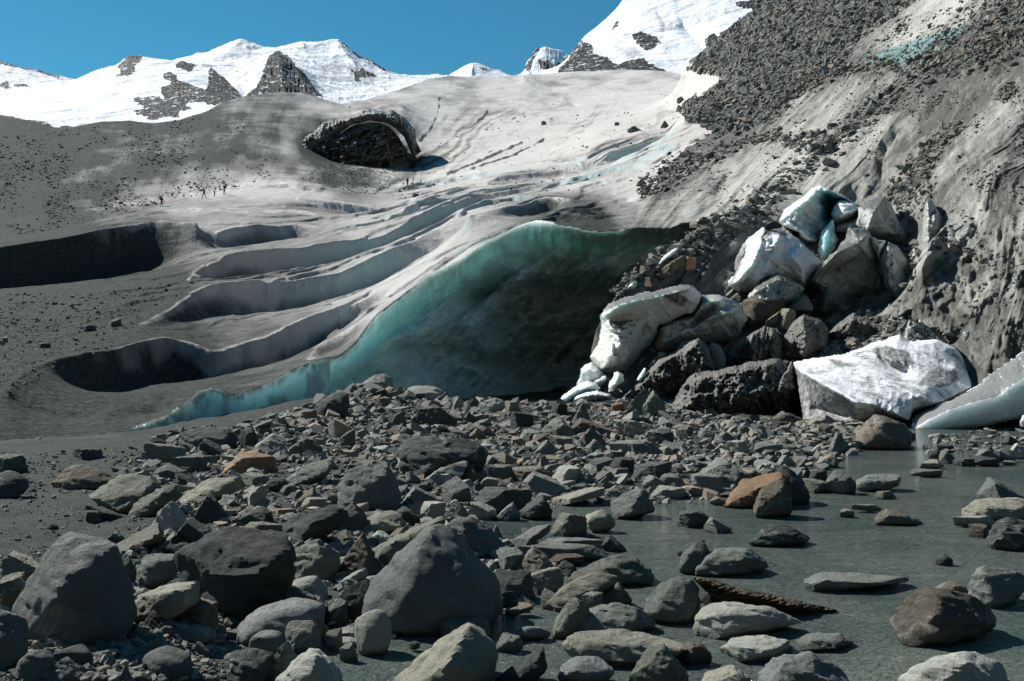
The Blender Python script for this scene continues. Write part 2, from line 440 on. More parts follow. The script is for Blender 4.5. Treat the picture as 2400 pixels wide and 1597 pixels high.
# ------------------------------------------------------------------ glacier and moraine slope (one solved surface, split in two)
GL = [
 # toe and rim of the front ice wall
 [(-320,1085,18.5),(0,1068,20.2),(150,1062,21.6),(350,1045,23.6),(500,1012,26.6),(650,985,29),(780,950,31.9),(900,942,34.5),(1000,945,36.5)],
 [(-320,1075,18.9),(68,1058,20.6),(102,1045,21.3),(190,1031,22.2),(288,1011,23.4),(390,973,25.1),(431,946,26.2),(468,916,27.2),(496,909,27.6),(519,912,27.8),(543,926,27.9),(570,921,28.3),(611,907,29),(679,871,30.4),(730,848,31.4),(770,836,32.3),(800,831,33.2),(834,804,34.3),(868,753,35.4),(881,736,35.8),(936,695,37.1),(980,661,38.1),(1017,634,38.9),(1038,624,39.3),(1089,600,40.4),(1122,576,41),(1173,552,41.8),(1207,532,42.5),(1258,514,43.3),(1292,516,43.5),(1309,526,43.3),(1400,540,43),(1450,537,43),(1497,532,43.5),(1559,533,44),(1600,518,44.5),(1651,516,45),(1692,499,46),(1743,485,47)],
 # ledge
 [(230,972,25.6),(248,970,26),(305,953,27.4),(339,948,28),(383,953,28.4),(431,941,28.8)],
 [(240,973,25.7),(310,973,26.7),(350,972,27.3),(390,966,27.7),(425,950,28.2)],
 # C2
 [(-320,985,23.5),(20,920,26),(44,885,28),(85,861,30),(136,841,32),(204,827,34),(272,820,36),(305,810,37),(373,793,39),(407,792,40),(450,805,40),(492,822,39.6),(526,820,40),(577,805,41),(628,793,42),(679,763,43.4),(713,748,44.3),(747,735,45.3),(775,729,46.4),(800,724,47.2),(830,712,48.5),(868,695,50),(900,672,52),(940,648,55)],
 [(153,892,31.2),(217,926,32.6),(251,929,33.6),(288,909,35.3),(356,905,37.2),(424,888,38.6),(448,898,38.4),(530,897,38.6),(550,885,39.2),(618,888,40.2),(679,862,42),(715,840,42.8),(745,800,44),(770,788,45.2),(800,770,46),(834,748,47.2),(862,728,48.6),(900,692,51)],
 # C4
 [(726,843,34.5),(747,814,36.6),(770,795,37.5),(800,777,38.2),(834,756,38.8),(868,736,38.6),(880,733,38)],
 [(735,846,33.2),(770,832,34.2),(800,824,35),(834,798,35.6),(862,757,36.4)],
 # left flats
 [(-320,840,36),(0,795,42),(120,775,44),(200,750,46),(300,715,48)],
 # R2
 [(320,775,41),(339,756,43.5),(407,722,47),(458,685,51),(492,668,53),(530,659,54.5),(577,657,56),(608,655,57),(625,663,57.2),(638,669,57.4),(652,651,58.3),(696,648,59),(800,637,61),(868,603,64),(936,573,68),(990,549,72),(1038,527,77),(1072,499,83),(1156,475,92),(1241,455,102),(1360,446,107)],
 [(356,762,43),(441,752,46.6),(509,735,50.6),(577,733,54),(611,749,55.2),(679,738,56.6),(730,727,57.6),(800,707,59),(868,680,61.5),(936,645,64.6),(980,624,67),(1017,600,69.5),(1030,580,71),(1044,558,73)],
 # R1
 [(440,662,60.5),(455,645,63),(492,617,67),(543,596,71),(628,585,75),(696,583,78),(764,571,81),(800,568,83),(858,562,86),(892,551,89),(929,535,93),(990,499,103),(1038,479,113),(1105,458,126),(1190,445,136),(1275,434,146),(1374,428,152),(1411,424,154)],
 [(455,652,62.4),(485,664,64.6),(530,662,67.6),(608,658,72),(635,669,73),(655,654,74),(700,647,75.6),(800,634,80),(868,600,84),(936,570,89),(985,547,96),(1030,525,104),(1072,500,112),(1156,477,123),(1241,458,134),(1330,445,142),(1400,432,149)],
 # big shaded hollows
 [(-320,605,78),(0,576,91),(112,561,96),(204,547,99),(272,533,102),(340,520,106),(374,516,108),(433,521,108),(462,521,108)],
 [(-320,705,74),(0,681,86),(58,687,88),(98,689,89.5),(146,681,92),(221,675,94.5),(299,654,97.5),(373,619,100.5),(424,583,103),(450,565,104)],
 [(510,548,109),(552,533,113),(603,524,116),(654,531,117),(697,524,120),(740,533,120)],
 [(490,577,106),(560,578,109),(629,574,112),(680,566,114.5),(722,560,116.5),(738,548,118)],
 # ripples on the hiker ridge
 [(495,489,134),(520,487,135),(560,489,136),(580,496,135)],[(500,492,132),(530,499,132),(555,502,132.5),(575,500,133)],
 [(395,497,140),(430,493,142),(450,490,143),(468,490,143)],[(400,499,138.5),(440,502,140),(460,499,141)],
 [(620,496,139),(660,492,141),(720,495,142),(740,504,141)],[(630,500,137.5),(700,503,139.5),(730,509,139.5),(738,516,138)],
 [(700,466,156),(717,468,157),(760,472,158),(820,478,160),(880,488,162),(905,500,160)],[(725,480,152.5),(770,502,152.5),(830,516,153.5),(880,516,155.5),(905,508,157.5)],
 [(-320,640,110),(0,565,128),(112,545,133),(280,505,143),(400,475,152),(455,463,160),(510,453,165),(560,446,169),(600,440,171),(700,435,173),(760,440,174),(820,452,176),(860,463,180),(890,468,186)],
 [(-320,640,150),(0,568,175),(280,510,200),(400,481,208),(510,459,213),(600,447,217),(700,442,222),(780,450,228),(850,466,233)],
 # c1, c0 and the small crests to the right
 [(834,532,113),(919,509,121),(970,489,129),(1017,465,141),(1082,448,152),(1105,441,157),(1190,441,163),(1238,436,168)],
 [(850,546,111),(930,520,118),(985,497,125),(1035,476,136),(1105,452,149),(1190,446,158)],
 [(1143,428,182),(1173,411,192),(1241,404,198),(1309,400,203),(1377,404,203)],
 [(1146,433,179),(1190,432,185),(1241,428,190),(1309,422,195),(1360,412,199)],
 [(1421,421,171),(1438,394,181),(1462,377,191),(1499,363,199),(1547,360,201),(1577,367,201)],
 [(1430,424,169),(1470,402,183),(1520,394,191),(1560,377,197)],
 [(1414,384,216),(1428,363,226),(1445,353,236),(1479,353,239),(1547,343,246),(1600,346,246)],
 [(1420,389,213),(1450,383,225),(1480,373,230),(1530,364,237),(1600,359,241)],
 [(1360,394,222),(1411,353,248),(1445,339,263),(1496,322,283),(1600,316,292)],
 [(1370,398,219),(1420,362,243),(1450,350,254),(1500,336,272),(1600,331,282)],
 [(1292,377,257),(1377,360,277),(1404,339,302),(1445,326,322),(1513,312,342),(1600,299,362)],
 [(1300,382,253),(1380,367,271),(1410,348,292),(1450,335,312),(1515,321,330),(1600,310,348)],
 [(1120,398,300),(1200,388,320),(1290,379,350)],
 [(1100,583,45.5),(1150,555,47),(1207,526,48.5),(1258,510,49.5),(1309,510,50),(1400,510,50),(1500,503,50),(1600,492,50)],
 # strip above the lip, hollow R3
 [(1100,503,60),(1140,495,62),(1224,475,66),(1285,455,70),(1336,465,68)],
 [(1126,503,58),(1173,511,59),(1241,512,61),(1275,508,63),(1309,487,66.5)],
 [(1370,476,76),(1440,482,78),(1500,482,76),(1560,472,70),(1620,440,66)],
 # debris slope left of the fan, upper glacier
 [(-320,560,220),(0,520,240),(200,490,260),(400,455,280),(600,420,300),(700,415,310),(780,430,310),(870,455,320),(960,430,420),(1100,393,430),(1200,378,430),(1290,362,410),(1400,310,430),(1600,270,480)],
 [(-320,450,350),(0,420,370),(200,400,380),(400,350,420),(600,320,470),(700,345,480),(780,385,480),(880,390,490),(960,390,520),(1050,340,600),(1200,300,650),(1400,260,700),(1600,225,650)],
 [(-320,265,650),(0,272,650),(68,282,640),(129,299,620),(163,299,620),(238,285,650),(305,282,680),(356,289,680),(418,282,700),(485,261,730),(519,241,760),(567,227,800),(645,217,850),(713,217,880),(764,234,880),(800,244,880),(858,234,950),(902,221,1000),(953,200,1100),(1004,185,1200),(1055,178,1250),(1139,180,1300),(1224,175,1300),(1309,170,1300),(1394,166,1250),(1479,161,1150),(1547,166,1100),(1600,173,1000),(1685,183,850)],
 # basin holding the rocky island: arch lip, hollow under it
 [(712,272,640),(740,276,645),(780,276,655),(834,268,670),(872,257,690),(905,258,700),(940,268,700),(960,284,680),(972,305,640),(976,330,610)],
 [(715,322,560),(740,340,560),(800,335,590),(860,325,610),(930,330,610),(968,345,590)],
 [(888,246,760),(915,242,770),(945,243,770)],[(895,256,740),(945,256,745)],
 # little steps in the upper ice
 [(1225,176,1200),(1250,186,1150),(1290,205,1080)],[(1228,186,1130),(1256,204,1060),(1295,214,1030)],
 [(1310,235,900),(1318,225,920),(1345,248,850)],[(1312,240,860),(1330,244,850),(1348,252,830)],
 # moraine slope and its ice walls
 [(1380,985,31.0),(1600,993,29.3),(1743,995,28.8),(1900,990,29.5),(2100,1000,28.0),(2230,1005,27.5),(2300,1012,26.6),(2400,1016,26),(2680,1045,23.0)],
 [(1400,938,34.2),(1500,925,34),(1600,885,34.5),(1743,800,36.8),(1900,745,39.5),(2050,725,39),(2110,725,38)],
 [(1395,775,36),(1440,695,37),(1500,645,38.5),(1560,588,40.5),(1640,532,43),(1700,500,45),(1738,486,46.4)],
 [(1385,935,36.6),(1440,830,37.8),(1500,740,39.3),(1560,670,41.3),(1640,600,43.7),(1700,560,45.5)],
 [(2125,760,35),(2160,800,33.5),(2230,860,31),(2300,890,29.0),(2400,890,27.4),(2680,930,24.2)],
 [(1800,470,49),(1850,450,50),(1990,450,50),(2080,490,47),(2140,480,43.5),(2200,480,40),(2300,520,35.5),(2680,560,28.5)],
 [(2105,640,41.5),(2130,570,42.5),(2150,490,43)],
 [(2160,640,34.5),(2185,560,35.5),(2215,530,36.5)],
 [(1620,430,65),(1743,400,65),(2000,300,62),(2300,310,43),(2680,150,40)],
 [(1600,345,112),(1700,300,108),(1800,260,102),(2000,140,98),(2300,80,60),(2680,-100,50)],
 [(1600,250,220),(1700,190,205),(1850,80,180),(2000,-20,160),(2300,-80,85),(2680,-350,70)],
 [(1600,154,520),(1634,132,480),(1685,85,420),(1729,48,370),(1763,24,330),(1780,0,310),(1900,-120,280),(2300,-250,130),(2680,-500,100)],
 # blue undercut high on the moraine
 [(2035,138,95),(2070,118,93),(2130,98,86),(2190,78,80),(2240,63,75),(2262,58,73)],[(2045,150,91),(2090,150,88.5),(2150,148,82),(2205,122,77.5),(2255,75,72)],
 # far side: everything drops away
 [(-320,420,1690),(2680,420,1690)],
]
def steepen(lines):
    out = [list(map(tuple, L)) for L in lines]
    for a, b in zip(range(len(out) - 1), range(1, len(out))):
        A, B = np.array(out[a], float), np.array(out[b], float)
        # a foot line: lies under the previous line in the picture and a little nearer
        cy = np.interp(B[:, 0], A[:, 0], A[:, 1]); cY = np.interp(B[:, 0], A[:, 0], A[:, 2])
        if len(A) > 2 and 30 < A[:, 2].mean() < 420 and B[:, 1].mean() > cy.mean() + 2 and 0.86 < (B[:, 2] / cY).mean() < 0.999 and abs(A[:, 0].mean() - B[:, 0].mean()) < 140 and B[:, 0].max() < 1620:
            soft = A[:, 2].mean() < 130 and A[:, 0].mean() < 760
            t = (B[:, 0] - B[0, 0]) / (B[-1, 0] - B[0, 0]); ew = np.clip(1 - np.minimum(t, 1 - t) / .22, 0, 1) * (1.0 if soft else 0.0)
            out[b] = [(x, y + 9 * w, c - max((c - Y) * STEEP, .012 * c * w) * (1 + 2.2 * w)) if c > Y else (x, y, Y) for (x, y, Y), c, w in zip(out[b], cY, ew)]
            FEET.append(b)
    return out
STEEP = 0.36
FEET = []
T = Terr(-260, 2640, 1340, [(17.5, 80), (26, 560), (60, 620), (130, 430), (400, 230), (1700, 0)], steepen(GL), 1, FEET)
px, lY = T.px, np.log(T.Y)
MOR = [(1376,560),(1376,1100),(1500,1200),(2700,1200),(2700,-900),(1700,-900),(1595,60),(1595,140),(1692,183),(1650,222),(1600,236),(1596,262),(1612,288),(1682,292),(1640,330),(1600,372),(1560,400),(1530,440),(1500,475),(1490,528)]
wob = fbm(px / 26, lY * 30, 3.3, 3)
isM = inpoly(px + 18 * wob, CY - T.s + 12 * fbm(px / 30, lY * 30, 8.1, 3), MOR) & (px > 1370)
isM = isM & ~((px < 1743) & (T.Y > np.interp(px, [1370, 1740], [40, 47])) & (CY - T.s > 600))
isM |= (px > 1374) & (px < 1743) & (T.Y < np.interp(px, [1370, 1740], [38.5, 46.8])) & (T.Y > 28)
# natural relief, growing with distance
def fade(a, b): return sstep(a, b, T.Y)
def gline(x, y):
    return next(L for L in GL if tuple(L[0][:2]) == (x, y))
PH = []
for (x, y), v in (((-260 - 60, 1075), -2), ((-320, 985), -1), ((320, 775), 0), ((440, 662), 1), ((834, 532), 2), ((-320, 605), 2), ((510, 548), 2), ((-320, 640), 3.2), ((1143, 428), 3), ((1421, 421), 4), ((1414, 384), 5), ((1360, 394), 6), ((1292, 377), 7)):
    L = np.array(gline(x, y), float)
    PH.append(np.stack([(L[:, 0] - T.x0) / (T.x1 - T.x0) * T.nx, np.interp(np.log(L[:, 2]), T.ly, np.arange(T.ny)) + .5, np.full(len(L), v)], 1))
phi = blur(solve(T.nx, T.ny, PH), 12)
ph = 3.1 * phi + 0.75 * fbm(px / 130, lY * 9, 71.0, 3) + 0.05 * fbm(px / 25, lY * 40, 72.0, 2)
fr_ = ph - np.floor(ph)
saw = np.where(fr_ < .11, sstep(0, .11, fr_), (1 - fr_) / .89)
sub = (saw - .45) * np.clip(.6 + 1.1 * fbm(px / 170, phi * 1.5, 73.0, 2), 0, 1.4) * sstep(40, 46, T.Y) * sstep(360, 230, T.Y) * (6.5 + 6.5 * sstep(420, 900, px)) * sstep(1720, 1600, px) * sstep(100, 300, px)
relG = 1.9 * fbm(px / 34, lY * 26, 0.5, 5) + 1.1 * fbm(px / 9, lY * 60, 2.5, 3)
flow = fbm((px + 900 * (lY - 4)) / 60, lY * 7 + px / 260, 4.5, 4, ridged=True)
up = fade(200, 420) * (px > 820)
relG = relG * (0.6 + 0.5 * fade(150, 300)) + up * (3.2 * (flow - 0.3) + 7.0 * fbm(px / 120, lY * 9, 6.1, 3))
low = fade(24, 30) * (1 - fade(100, 160))
relG = relG + low * (12.0 * fbm(px / 110, lY * 12, 7.7, 3) + 3.0 * fbm(px / 36, lY * 30, 9.7, 3))
py0 = CY - T.s
# streaks down the moraine ice
ang = np.where(px < 2150, 0.80, 0.80 + 0.55 * sstep(2150, 2330, px) * sstep(330, 480, py0))
ca, sa = np.cos(ang), np.sin(ang)
u = (px - 2000) * sa + (py0 - 300) * ca; v = -(px - 2000) * ca + (py0 - 300) * sa
ww = 14 * fbm(px / 120, py0 / 120, 1.7, 3)
streak = 0.45 * fbm((u + ww) / 16, v / 210, 0.3, 4) + 0.35 * fbm((u + ww) / 7, v / 120, 3.3, 2) + 0.35 * fbm((u + ww) / 55, v / 420, 5.3, 3)
ribs = fbm((u + ww) / 42, v / 330, 9.3, 3, ridged=True)
scal = fbm(px / 22, py0 / 26, 2.2, 3)
spur = sstep(1760, 1700, px) * sstep(470, 520, py0)
relM = 11.0 * (ribs - 0.2) + 5.0 * streak + 2.5 * fbm((u + ww) / 12, v / 60, 2.8, 3) + 3.0 * scal * (sstep(350, 560, py0)) * sstep(1900, 2150, px) + 5.0 * fbm(px / 80, py0 / 80, 6.0, 4)
uq = (u + 2.2 * ww) / 120 + 0.5 * fbm(px / 160, py0 / 160, 81.0, 2); uf_ = uq - np.floor(uq)
slab = np.where(uf_ < .84, uf_ / .84, (1 - uf_) / .16) * np.clip(.6 + 1.1 * fbm(px / 130, py0 / 130, 82.0, 3), 0, 1.4)
relM = relM + 17.0 * (slab - .4) * sstep(1500, 1650, px) * sstep(150, 260, py0)
relM = relM * (1 - 0.45 * fade(130, 300)) * (1 - 0.5 * spur)
edge = np.clip(sstep(1470, 1560, px), 0, 1)
T.s = T.s + np.where(isM, relM * edge, relG * 0.55 + sub)
# the moraine ice walls also bulge in depth
T.dY = np.where(isM, T.Y * 0.010 * edge * (streak + scal * sstep(420, 560, py0) * 1.3 * (1 - 0.85 * spur) * sstep(1900, 2150, px) + 1.2 * fbm(px / 60, py0 / 60, 12.2, 3)), T.Y * 0.0015 * fbm(px / 15, lY * 40, 3, 3))
T.finish()
nz = T.normals()[..., 2]
DIRT_LIGHT = [(0,950,.95),(200,980,.9),(400,950,.85),(100,750,.95),(300,720,.85),(450,850,.85),(600,800,.7),(650,860,.7),(700,720,.6),(800,700,.42),(900,660,.25),(1000,600,.2),(600,560,.6),(750,550,.5),(850,540,.35),(300,560,.75),(100,570,.85),(600,450,.1),(660,447,.02),(740,450,.05),(500,466,.15),(440,482,.25),(500,480,.4),(300,515,.5),(700,490,.5),(900,470,.4),(1000,460,.2),(1100,430,.1),(1300,420,.1),(1500,450,.15),(1500,350,.12),(1200,350,.05),(1000,330,.15),(950,250,.22),(1200,220,.25),(1400,210,.22),(1600,220,.15),(1400,280,.05),(600,300,.6),(650,350,.4),(500,350,.75),(350,380,.75),(200,420,.75),(200,330,.8),(50,330,1.1),(50,450,1.1),(0,500,1.1),(400,290,.85),(800,400,.85),(780,425,.9),(850,420,.75),(700,400,.5),(640,240,.5),(800,260,.3),(1350,505,.95),(1310,480,.75),(1400,520,.95),(1470,505,.55),(720,325,.7),(870,310,1.1),(760,360,1.1),(930,360,1.0),(900,400,.45)]  # also paints the arch hollow's shade darker and the hiker ridge's sunlit rim paler
DM = [(1700,200,1.1),(1800,100,1.1),(1900,50,1.1),(1750,280,1.1),(1650,300,1.1),(1620,240,1.1),(1560,430,1),(1640,410,.4),(1750,430,.2),(1600,470,.2),(1700,470,.15),(1850,300,.2),(1900,260,.25),(2000,220,.45),(1950,150,1.0),(2100,70,.25),(2200,25,.1),(2000,40,1.1),(2300,120,1.1),(2380,60,1.1),(1900,400,.05),(2000,350,.3),(2050,300,.4),(2100,250,.75),(2200,200,.9),(2250,250,.95),(2300,300,.5),(2380,250,.5),(2200,400,.5),(2300,400,.55),(2200,480,.45),(2300,550,.35),(2350,450,.6),(2300,700,.5),(2380,700,.6),(2250,800,.65),(2350,850,.75),(2200,650,.35),(1800,600,.4),(2000,650,.45),(1850,450,.1),(1720,600,.75),(1900,700,.6),(2080,560,.3),(1500,700,.9),(1600,640,.9)]
dirt_lightG = rbf(px, T.py, DIRT_LIGHT); dirtM = np.clip(rbf(px, T.py, DM, 60) + 0.14 + 0.25 * fbm(px / 45, T.py / 45, 52.0, 4), 0, 1.2)
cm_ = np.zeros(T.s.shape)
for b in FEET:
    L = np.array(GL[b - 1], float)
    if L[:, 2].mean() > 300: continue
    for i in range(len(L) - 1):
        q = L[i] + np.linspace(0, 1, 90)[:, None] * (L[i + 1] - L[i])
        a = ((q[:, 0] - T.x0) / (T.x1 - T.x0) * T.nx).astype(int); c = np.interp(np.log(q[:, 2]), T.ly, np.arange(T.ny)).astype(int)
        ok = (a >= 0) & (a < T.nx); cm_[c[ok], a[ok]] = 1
crest_m = np.clip(blur(cm_, 14) * 9, 0, 1) * np.clip(.7 + .9 * fbm(px / 60, lY * 30, 91.0, 3), 0, 1)  # paler crest strips: cleaner ice, plus the sunlit rim put into the colour
uf = px * 0.60 + T.py * 0.80 + 30 * fbm(px / 90, T.py / 60, 31.0, 3); vf = px * 0.80 - T.py * 0.60
fs = 0.6 * fbm(uf / 9, vf / 160, 11.0, 3) + 0.4 * fbm(uf / 30, vf / 240, 13.0, 3)
zone = fade(150, 260) * sstep(780, 900, px)
dirt_lightG = dirt_lightG + zone * (0.55 * fs * sstep(215, 290, T.py) + 0.40 * fbm(px / 50, T.py / 14, 14.0, 5) * (1 - 0.5 * sstep(250, 330, T.py)))
run = fbm((px + 0.45 * T.py + 10 * fbm(px / 40, T.py / 40, 41, 3)) / 7, T.py / 70, 15.0, 4)
dirt_lightG = dirt_lightG + fade(170, 240) * sstep(900, 760, px) * (0.07 * run + 0.3 * fbm(px / 40, T.py / 25, 16.0, 4))
dirt_lightG = np.clip(dirt_lightG + 0.10 * sstep(560, 380, px) * sstep(430, 520, T.py) + 0.08 * sstep(900, 700, px) - 0.55 * crest_m * sstep(60, 420, px) * (px < 1450), 0, 1.2)
dirt = np.where(isM, dirtM, dirt_lightG)
# long debris streaks lying on the upper ice; the last paints a crevasse's shade
for L, w in (([(1050,408),(1130,375),(1222,335)],7),([(1105,395),(1200,365),(1275,328)],4),([(1100,300),(1130,278),(1143,262)],5),([(1140,360),(1155,352)],4),([(955,444),(975,436),(985,432)],5),([(1030,232),(1028,258),(1012,300),(985,330)],4)):
    for (ax, ay), (bx, by) in zip(L[:-1], L[1:]):
        tt = np.clip(((px - ax) * (bx - ax) + (T.py - ay) * (by - ay)) / ((bx - ax) ** 2 + (by - ay) ** 2), 0, 1)
        dd = np.hypot(px - ax - tt * (bx - ax), T.py - ay - tt * (by - ay)) + 4 * fbm(px / 10, T.py / 10, 2, 3)
        dirt = np.maximum(dirt, np.where(isM, 0, 0.95 * sstep(w, 0, dd)))
steep = sstep(0.80, 0.45, nz)
blueG = steep * sstep(520, 900, px) * (1 - np.clip(dirt_lightG * 0.9, 0, 1)) * (1 - fade(260, 420)) * (px < 1580)
front = sstep(35.5, 33, T.Y) * sstep(300, 480, px) * sstep(0.75, 0.5, nz)
blueG = np.maximum(blueG, front * (px < 1000) * 0.85)
und = inpoly(px + 5 * wob, T.py, [(2035,138),(2070,118),(2130,98),(2190,78),(2262,56),(2255,78),(2205,125),(2150,150),(2045,152)])
und2 = inpoly(px, T.py + 4 * wob, [(1480,528),(1560,530),(1651,514),(1692,497),(1743,483),(1743,520),(1480,560)])
blueM = np.where(und, 0.7, 0)  
blue = np.where(isM, np.clip(blueM, 0, 1), blueG)
# cave opening: the wall below the rim is built separately
RIM = [(760,838),(800,831),(834,804),(868,753),(881,736),(936,695),(980,661),(1017,634),(1038,624),(1089,600),(1122,576),(1173,552),(1207,532),(1258,514),(1292,516),(1309,526),(1400,540),(1450,537),(1497,532),(1559,533),(1600,518),(1651,516),(1692,499),(1743,485)]
rx = np.array([p[0] for p in RIM], float); ry = np.array([p[1] for p in RIM], float)
RL = np.array(GL[1], float)
rimY = np.interp(px, RL[:, 0], RL[:, 2])
spY = np.interp(px, [1370, 1385, 1440, 1500, 1560, 1640, 1700, 1738], [0, 36.4, 37.6, 39.1, 41.1, 43.6, 45.4, 46.9])
rimY_py = np.interp(px, RL[:, 0], RL[:, 1])
below = (px > 775) & (px < 1743) & (T.Y < rimY * 0.9985) & (T.Y > np.where(px > 1372, spY, 20))
toeY = np.interp(px, [-320, 0, 150, 350, 500, 650, 780, 900, 1000, 1375, 1376, 1500, 1743, 1900, 2100, 2160, 2230, 2300, 2400, 2680], [18.3, 20.0, 21.4, 23.4, 26.4, 28.8, 31.7, 34.3, 36.3, 36.2, 30.9, 29.8, 28.7, 29.4, 27.9, 27.7, 27.4, 26.5, 25.9, 22.9])
below |= T.Y < toeY
fr = (~below)[:-1, :-1] & (~below)[1:, 1:]
mor_f = isM[:-1, :-1]
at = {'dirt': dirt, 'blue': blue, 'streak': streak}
GKEEP = fr & ~mor_f
T.build('moraine_slope', M_MOR, at, fr & mor_f)

# ------------------------------------------------------------------ ice cave
nc, nr = 420, 200
cx = np.linspace(772, 1746, nc); sr = np.linspace(0, 1, nr)
rimy = np.interp(cx, rx, ry); rimd = np.interp(cx, RL[:, 0], RL[:, 2])
# take the exact rim from the built surface so both meshes meet
ri = np.array([int(np.searchsorted(T.Y[:, 0], d * 0.9985)) for d in rimd]); ci = np.clip(((cx - T.x0) / (T.x1 - T.x0) * (T.nx - 1)).round().astype(int), 0, T.nx - 1)
rimy = T.py[np.clip(ri + 1, 0, T.ny - 1), ci]; rimd2 = (T.Y + T.dY)[np.clip(ri + 1, 0, T.ny - 1), ci]
D = np.interp(cx, [772, 850, 920, 960, 1000, 1060, 1150, 1280, 1400, 1550, 1660, 1746], [0.3, 0.5, 0.7, 1.0, 2.0, 3.6, 5.6, 8.4, 10.5, 10, 7, 2.0])
p_ = np.interp(cx, [772, 950, 1050, 1250, 1746], [0.9, 0.9, 1.0, 0.85, 0.8])
flY = rimd + D
flpy = CY + 2.5 * FPX / flY
S, CXX = np.meshgrid(sr, cx, indexing='ij')
# lean: lower left parts run forward to the toe
cy_ = rimy + (flpy - rimy) * S
prof = np.sin(np.clip(S, 0, 1) ** p_ * math.pi * 0.5)
Yc = rimd2 + D * prof
n_big = fbm(CXX / 140, cy_ / 70, 1.1, 4); n_str = fbm((CXX * 0.75 + cy_ * 0.65) / 26, (cy_ * 0.75 - CXX * 0.65) / 190, 2.1, 4)
n_rid = fbm((CXX * 0.6 + cy_ * 0.8) / 45, (cy_ * 0.6 - CXX * 0.8) / 160, 7.9, 3, ridged=True)
amt = sstep(0.0, 0.34, S)
deep = np.interp(CXX, [772, 950, 1100, 1746], [0.25, 0.45, 1.2, 1.3])
Yc = Yc + amt * deep * (2.2 * n_big + 0.95 * n_str - 1.3 * n_rid) + amt * 0.10 * fbm(CXX / 9, cy_ / 9, 8.8, 3) + amt * deep * 0.55 * blur(fracture(CXX * 0.8 + cy_ * 0.5, cy_, 75.0, 5), 1)
# layered ledges deep inside
Yc = Yc + amt * sstep(1050, 1200, CXX) * 0.8 * fbm(CXX / 200, cy_ / 18, 4.4, 3)
cvco = np.stack([(CXX - CX) * Yc / FPX, Yc, CAMZ - (cy_ - CY) * Yc / FPX], -1).reshape(-1, 3)
cdirt_tone = np.clip(sstep(0.14, 0.0, S * (1 + 0.6 * fbm(CXX / 8, cy_ / 40, 3, 3))) * 0.7 + 0.30 * sstep(0.6, 0.98, S) * sstep(1080, 1300, CXX), 0, 1)  # dirty rim; also browner and darker low in the deep part
gF = grid_faces(T.ny, T.nx, GKEEP)
fw = (px > 300 + 40 * fbm(px / 25, T.py / 25, 61, 3)) & (px < 790) & (T.Y < rimY * 0.9985)
gmi = fw.ravel()[gF].any(1).astype(np.int32)
wd = np.clip(sstep(0, 26, rimY_py - T.py) * 0 + sstep(22, 0, T.py - rimY_py + 10 * fbm(px / 8, T.py / 30, 62, 3)) * 0.8 + sstep(620, 330, px) * 0.8 + 0.45 * sstep(0.0, 0.5, fbm(px / 22, T.py / 45, 63, 4)), 0, 1)
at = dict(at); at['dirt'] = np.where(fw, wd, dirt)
gv, gF, gat = compact(T.co.reshape(-1, 3), gF, at)
ncv = len(cvco); z0 = np.zeros(ncv)
cF = grid_faces(nr, nc) + len(gv)
gl_o = tag(mesh_from('glacier', np.concatenate([gv, cvco]), np.concatenate([gF, cF]), M_GL, {'dirt': np.concatenate([gat['dirt'], cdirt_tone.ravel()]), 'blue': np.concatenate([gat['blue'], z0]), 'streak': np.concatenate([gat['streak'], z0])}), kind='structure')
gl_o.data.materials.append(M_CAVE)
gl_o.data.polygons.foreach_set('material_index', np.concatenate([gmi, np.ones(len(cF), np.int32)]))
# closing flank at the right end of the cave, running back under the moraine
# ------------------------------------------------------------------ riverbed and water
def gp(px, py=None, Y=None, Z=None):
    if Y is None: Y = (CAMZ - Z) * FPX / (py - CY)
    if Z is None: Z = CAMZ - (py - CY) * Y / FPX
    return (px, CY - (CAMZ - Z) * 0 , Y, Z)
class Ground:
    def __init__(self, x0, x1, nx, Ys, lines):
        self.x0, self.x1, self.nx = x0, x1, nx
        self.ly = np.linspace(math.log(Ys[0]), math.log(Ys[1]), Ys[2]); self.ny = Ys[2]
        out = []
        for L in lines:
            L = np.asarray(L, float)
            t = np.linspace(0, len(L) - 1, (len(L) - 1) * 6 + 1); i = np.minimum(t.astype(int), len(L) - 2); f = t - i
            Q = L[i] * (1 - f)[:, None] + L[i + 1] * f[:, None]
            r = np.interp(np.log(Q[:, 1]), self.ly, np.arange(self.ny), left=-99, right=self.ny + 99)
            out.append(np.stack([(Q[:, 0] - x0) / (x1 - x0) * nx, r + 0.5, Q[:, 2]], 1))
        self.z = blur(solve(nx, self.ny, out), 8)
        self.px = np.linspace(x0, x1, nx)[None, :] + np.zeros((self.ny, 1)); self.Y = np.exp(self.ly)[:, None] + np.zeros((1, nx))
    def finish(self):
        self.co = np.stack([(self.px - CX) * self.Y / FPX, self.Y, self.z], -1)
        self.py = CY + (CAMZ - self.z) * FPX / self.Y
    def zat(self, X, Y):
        c = np.clip((X * FPX / Y + CX - self.x0) / (self.x1 - self.x0) * (self.nx - 1), 0, self.nx - 1)
        r = np.clip((np.log(Y) - self.ly[0]) / (self.ly[1] - self.ly[0]), 0, self.ny - 1)
        return self.z[np.round(r).astype(int), np.round(c).astype(int)]
    hit = Terr.hit
def sh(*pts):   # photo points lying at a given height: (px, py, z)
    return [(x, (CAMZ - z) * FPX / (y - CY), z) for x, y, z in pts]
def yz(*pts):   # (px, Y, z)
    return list(pts)
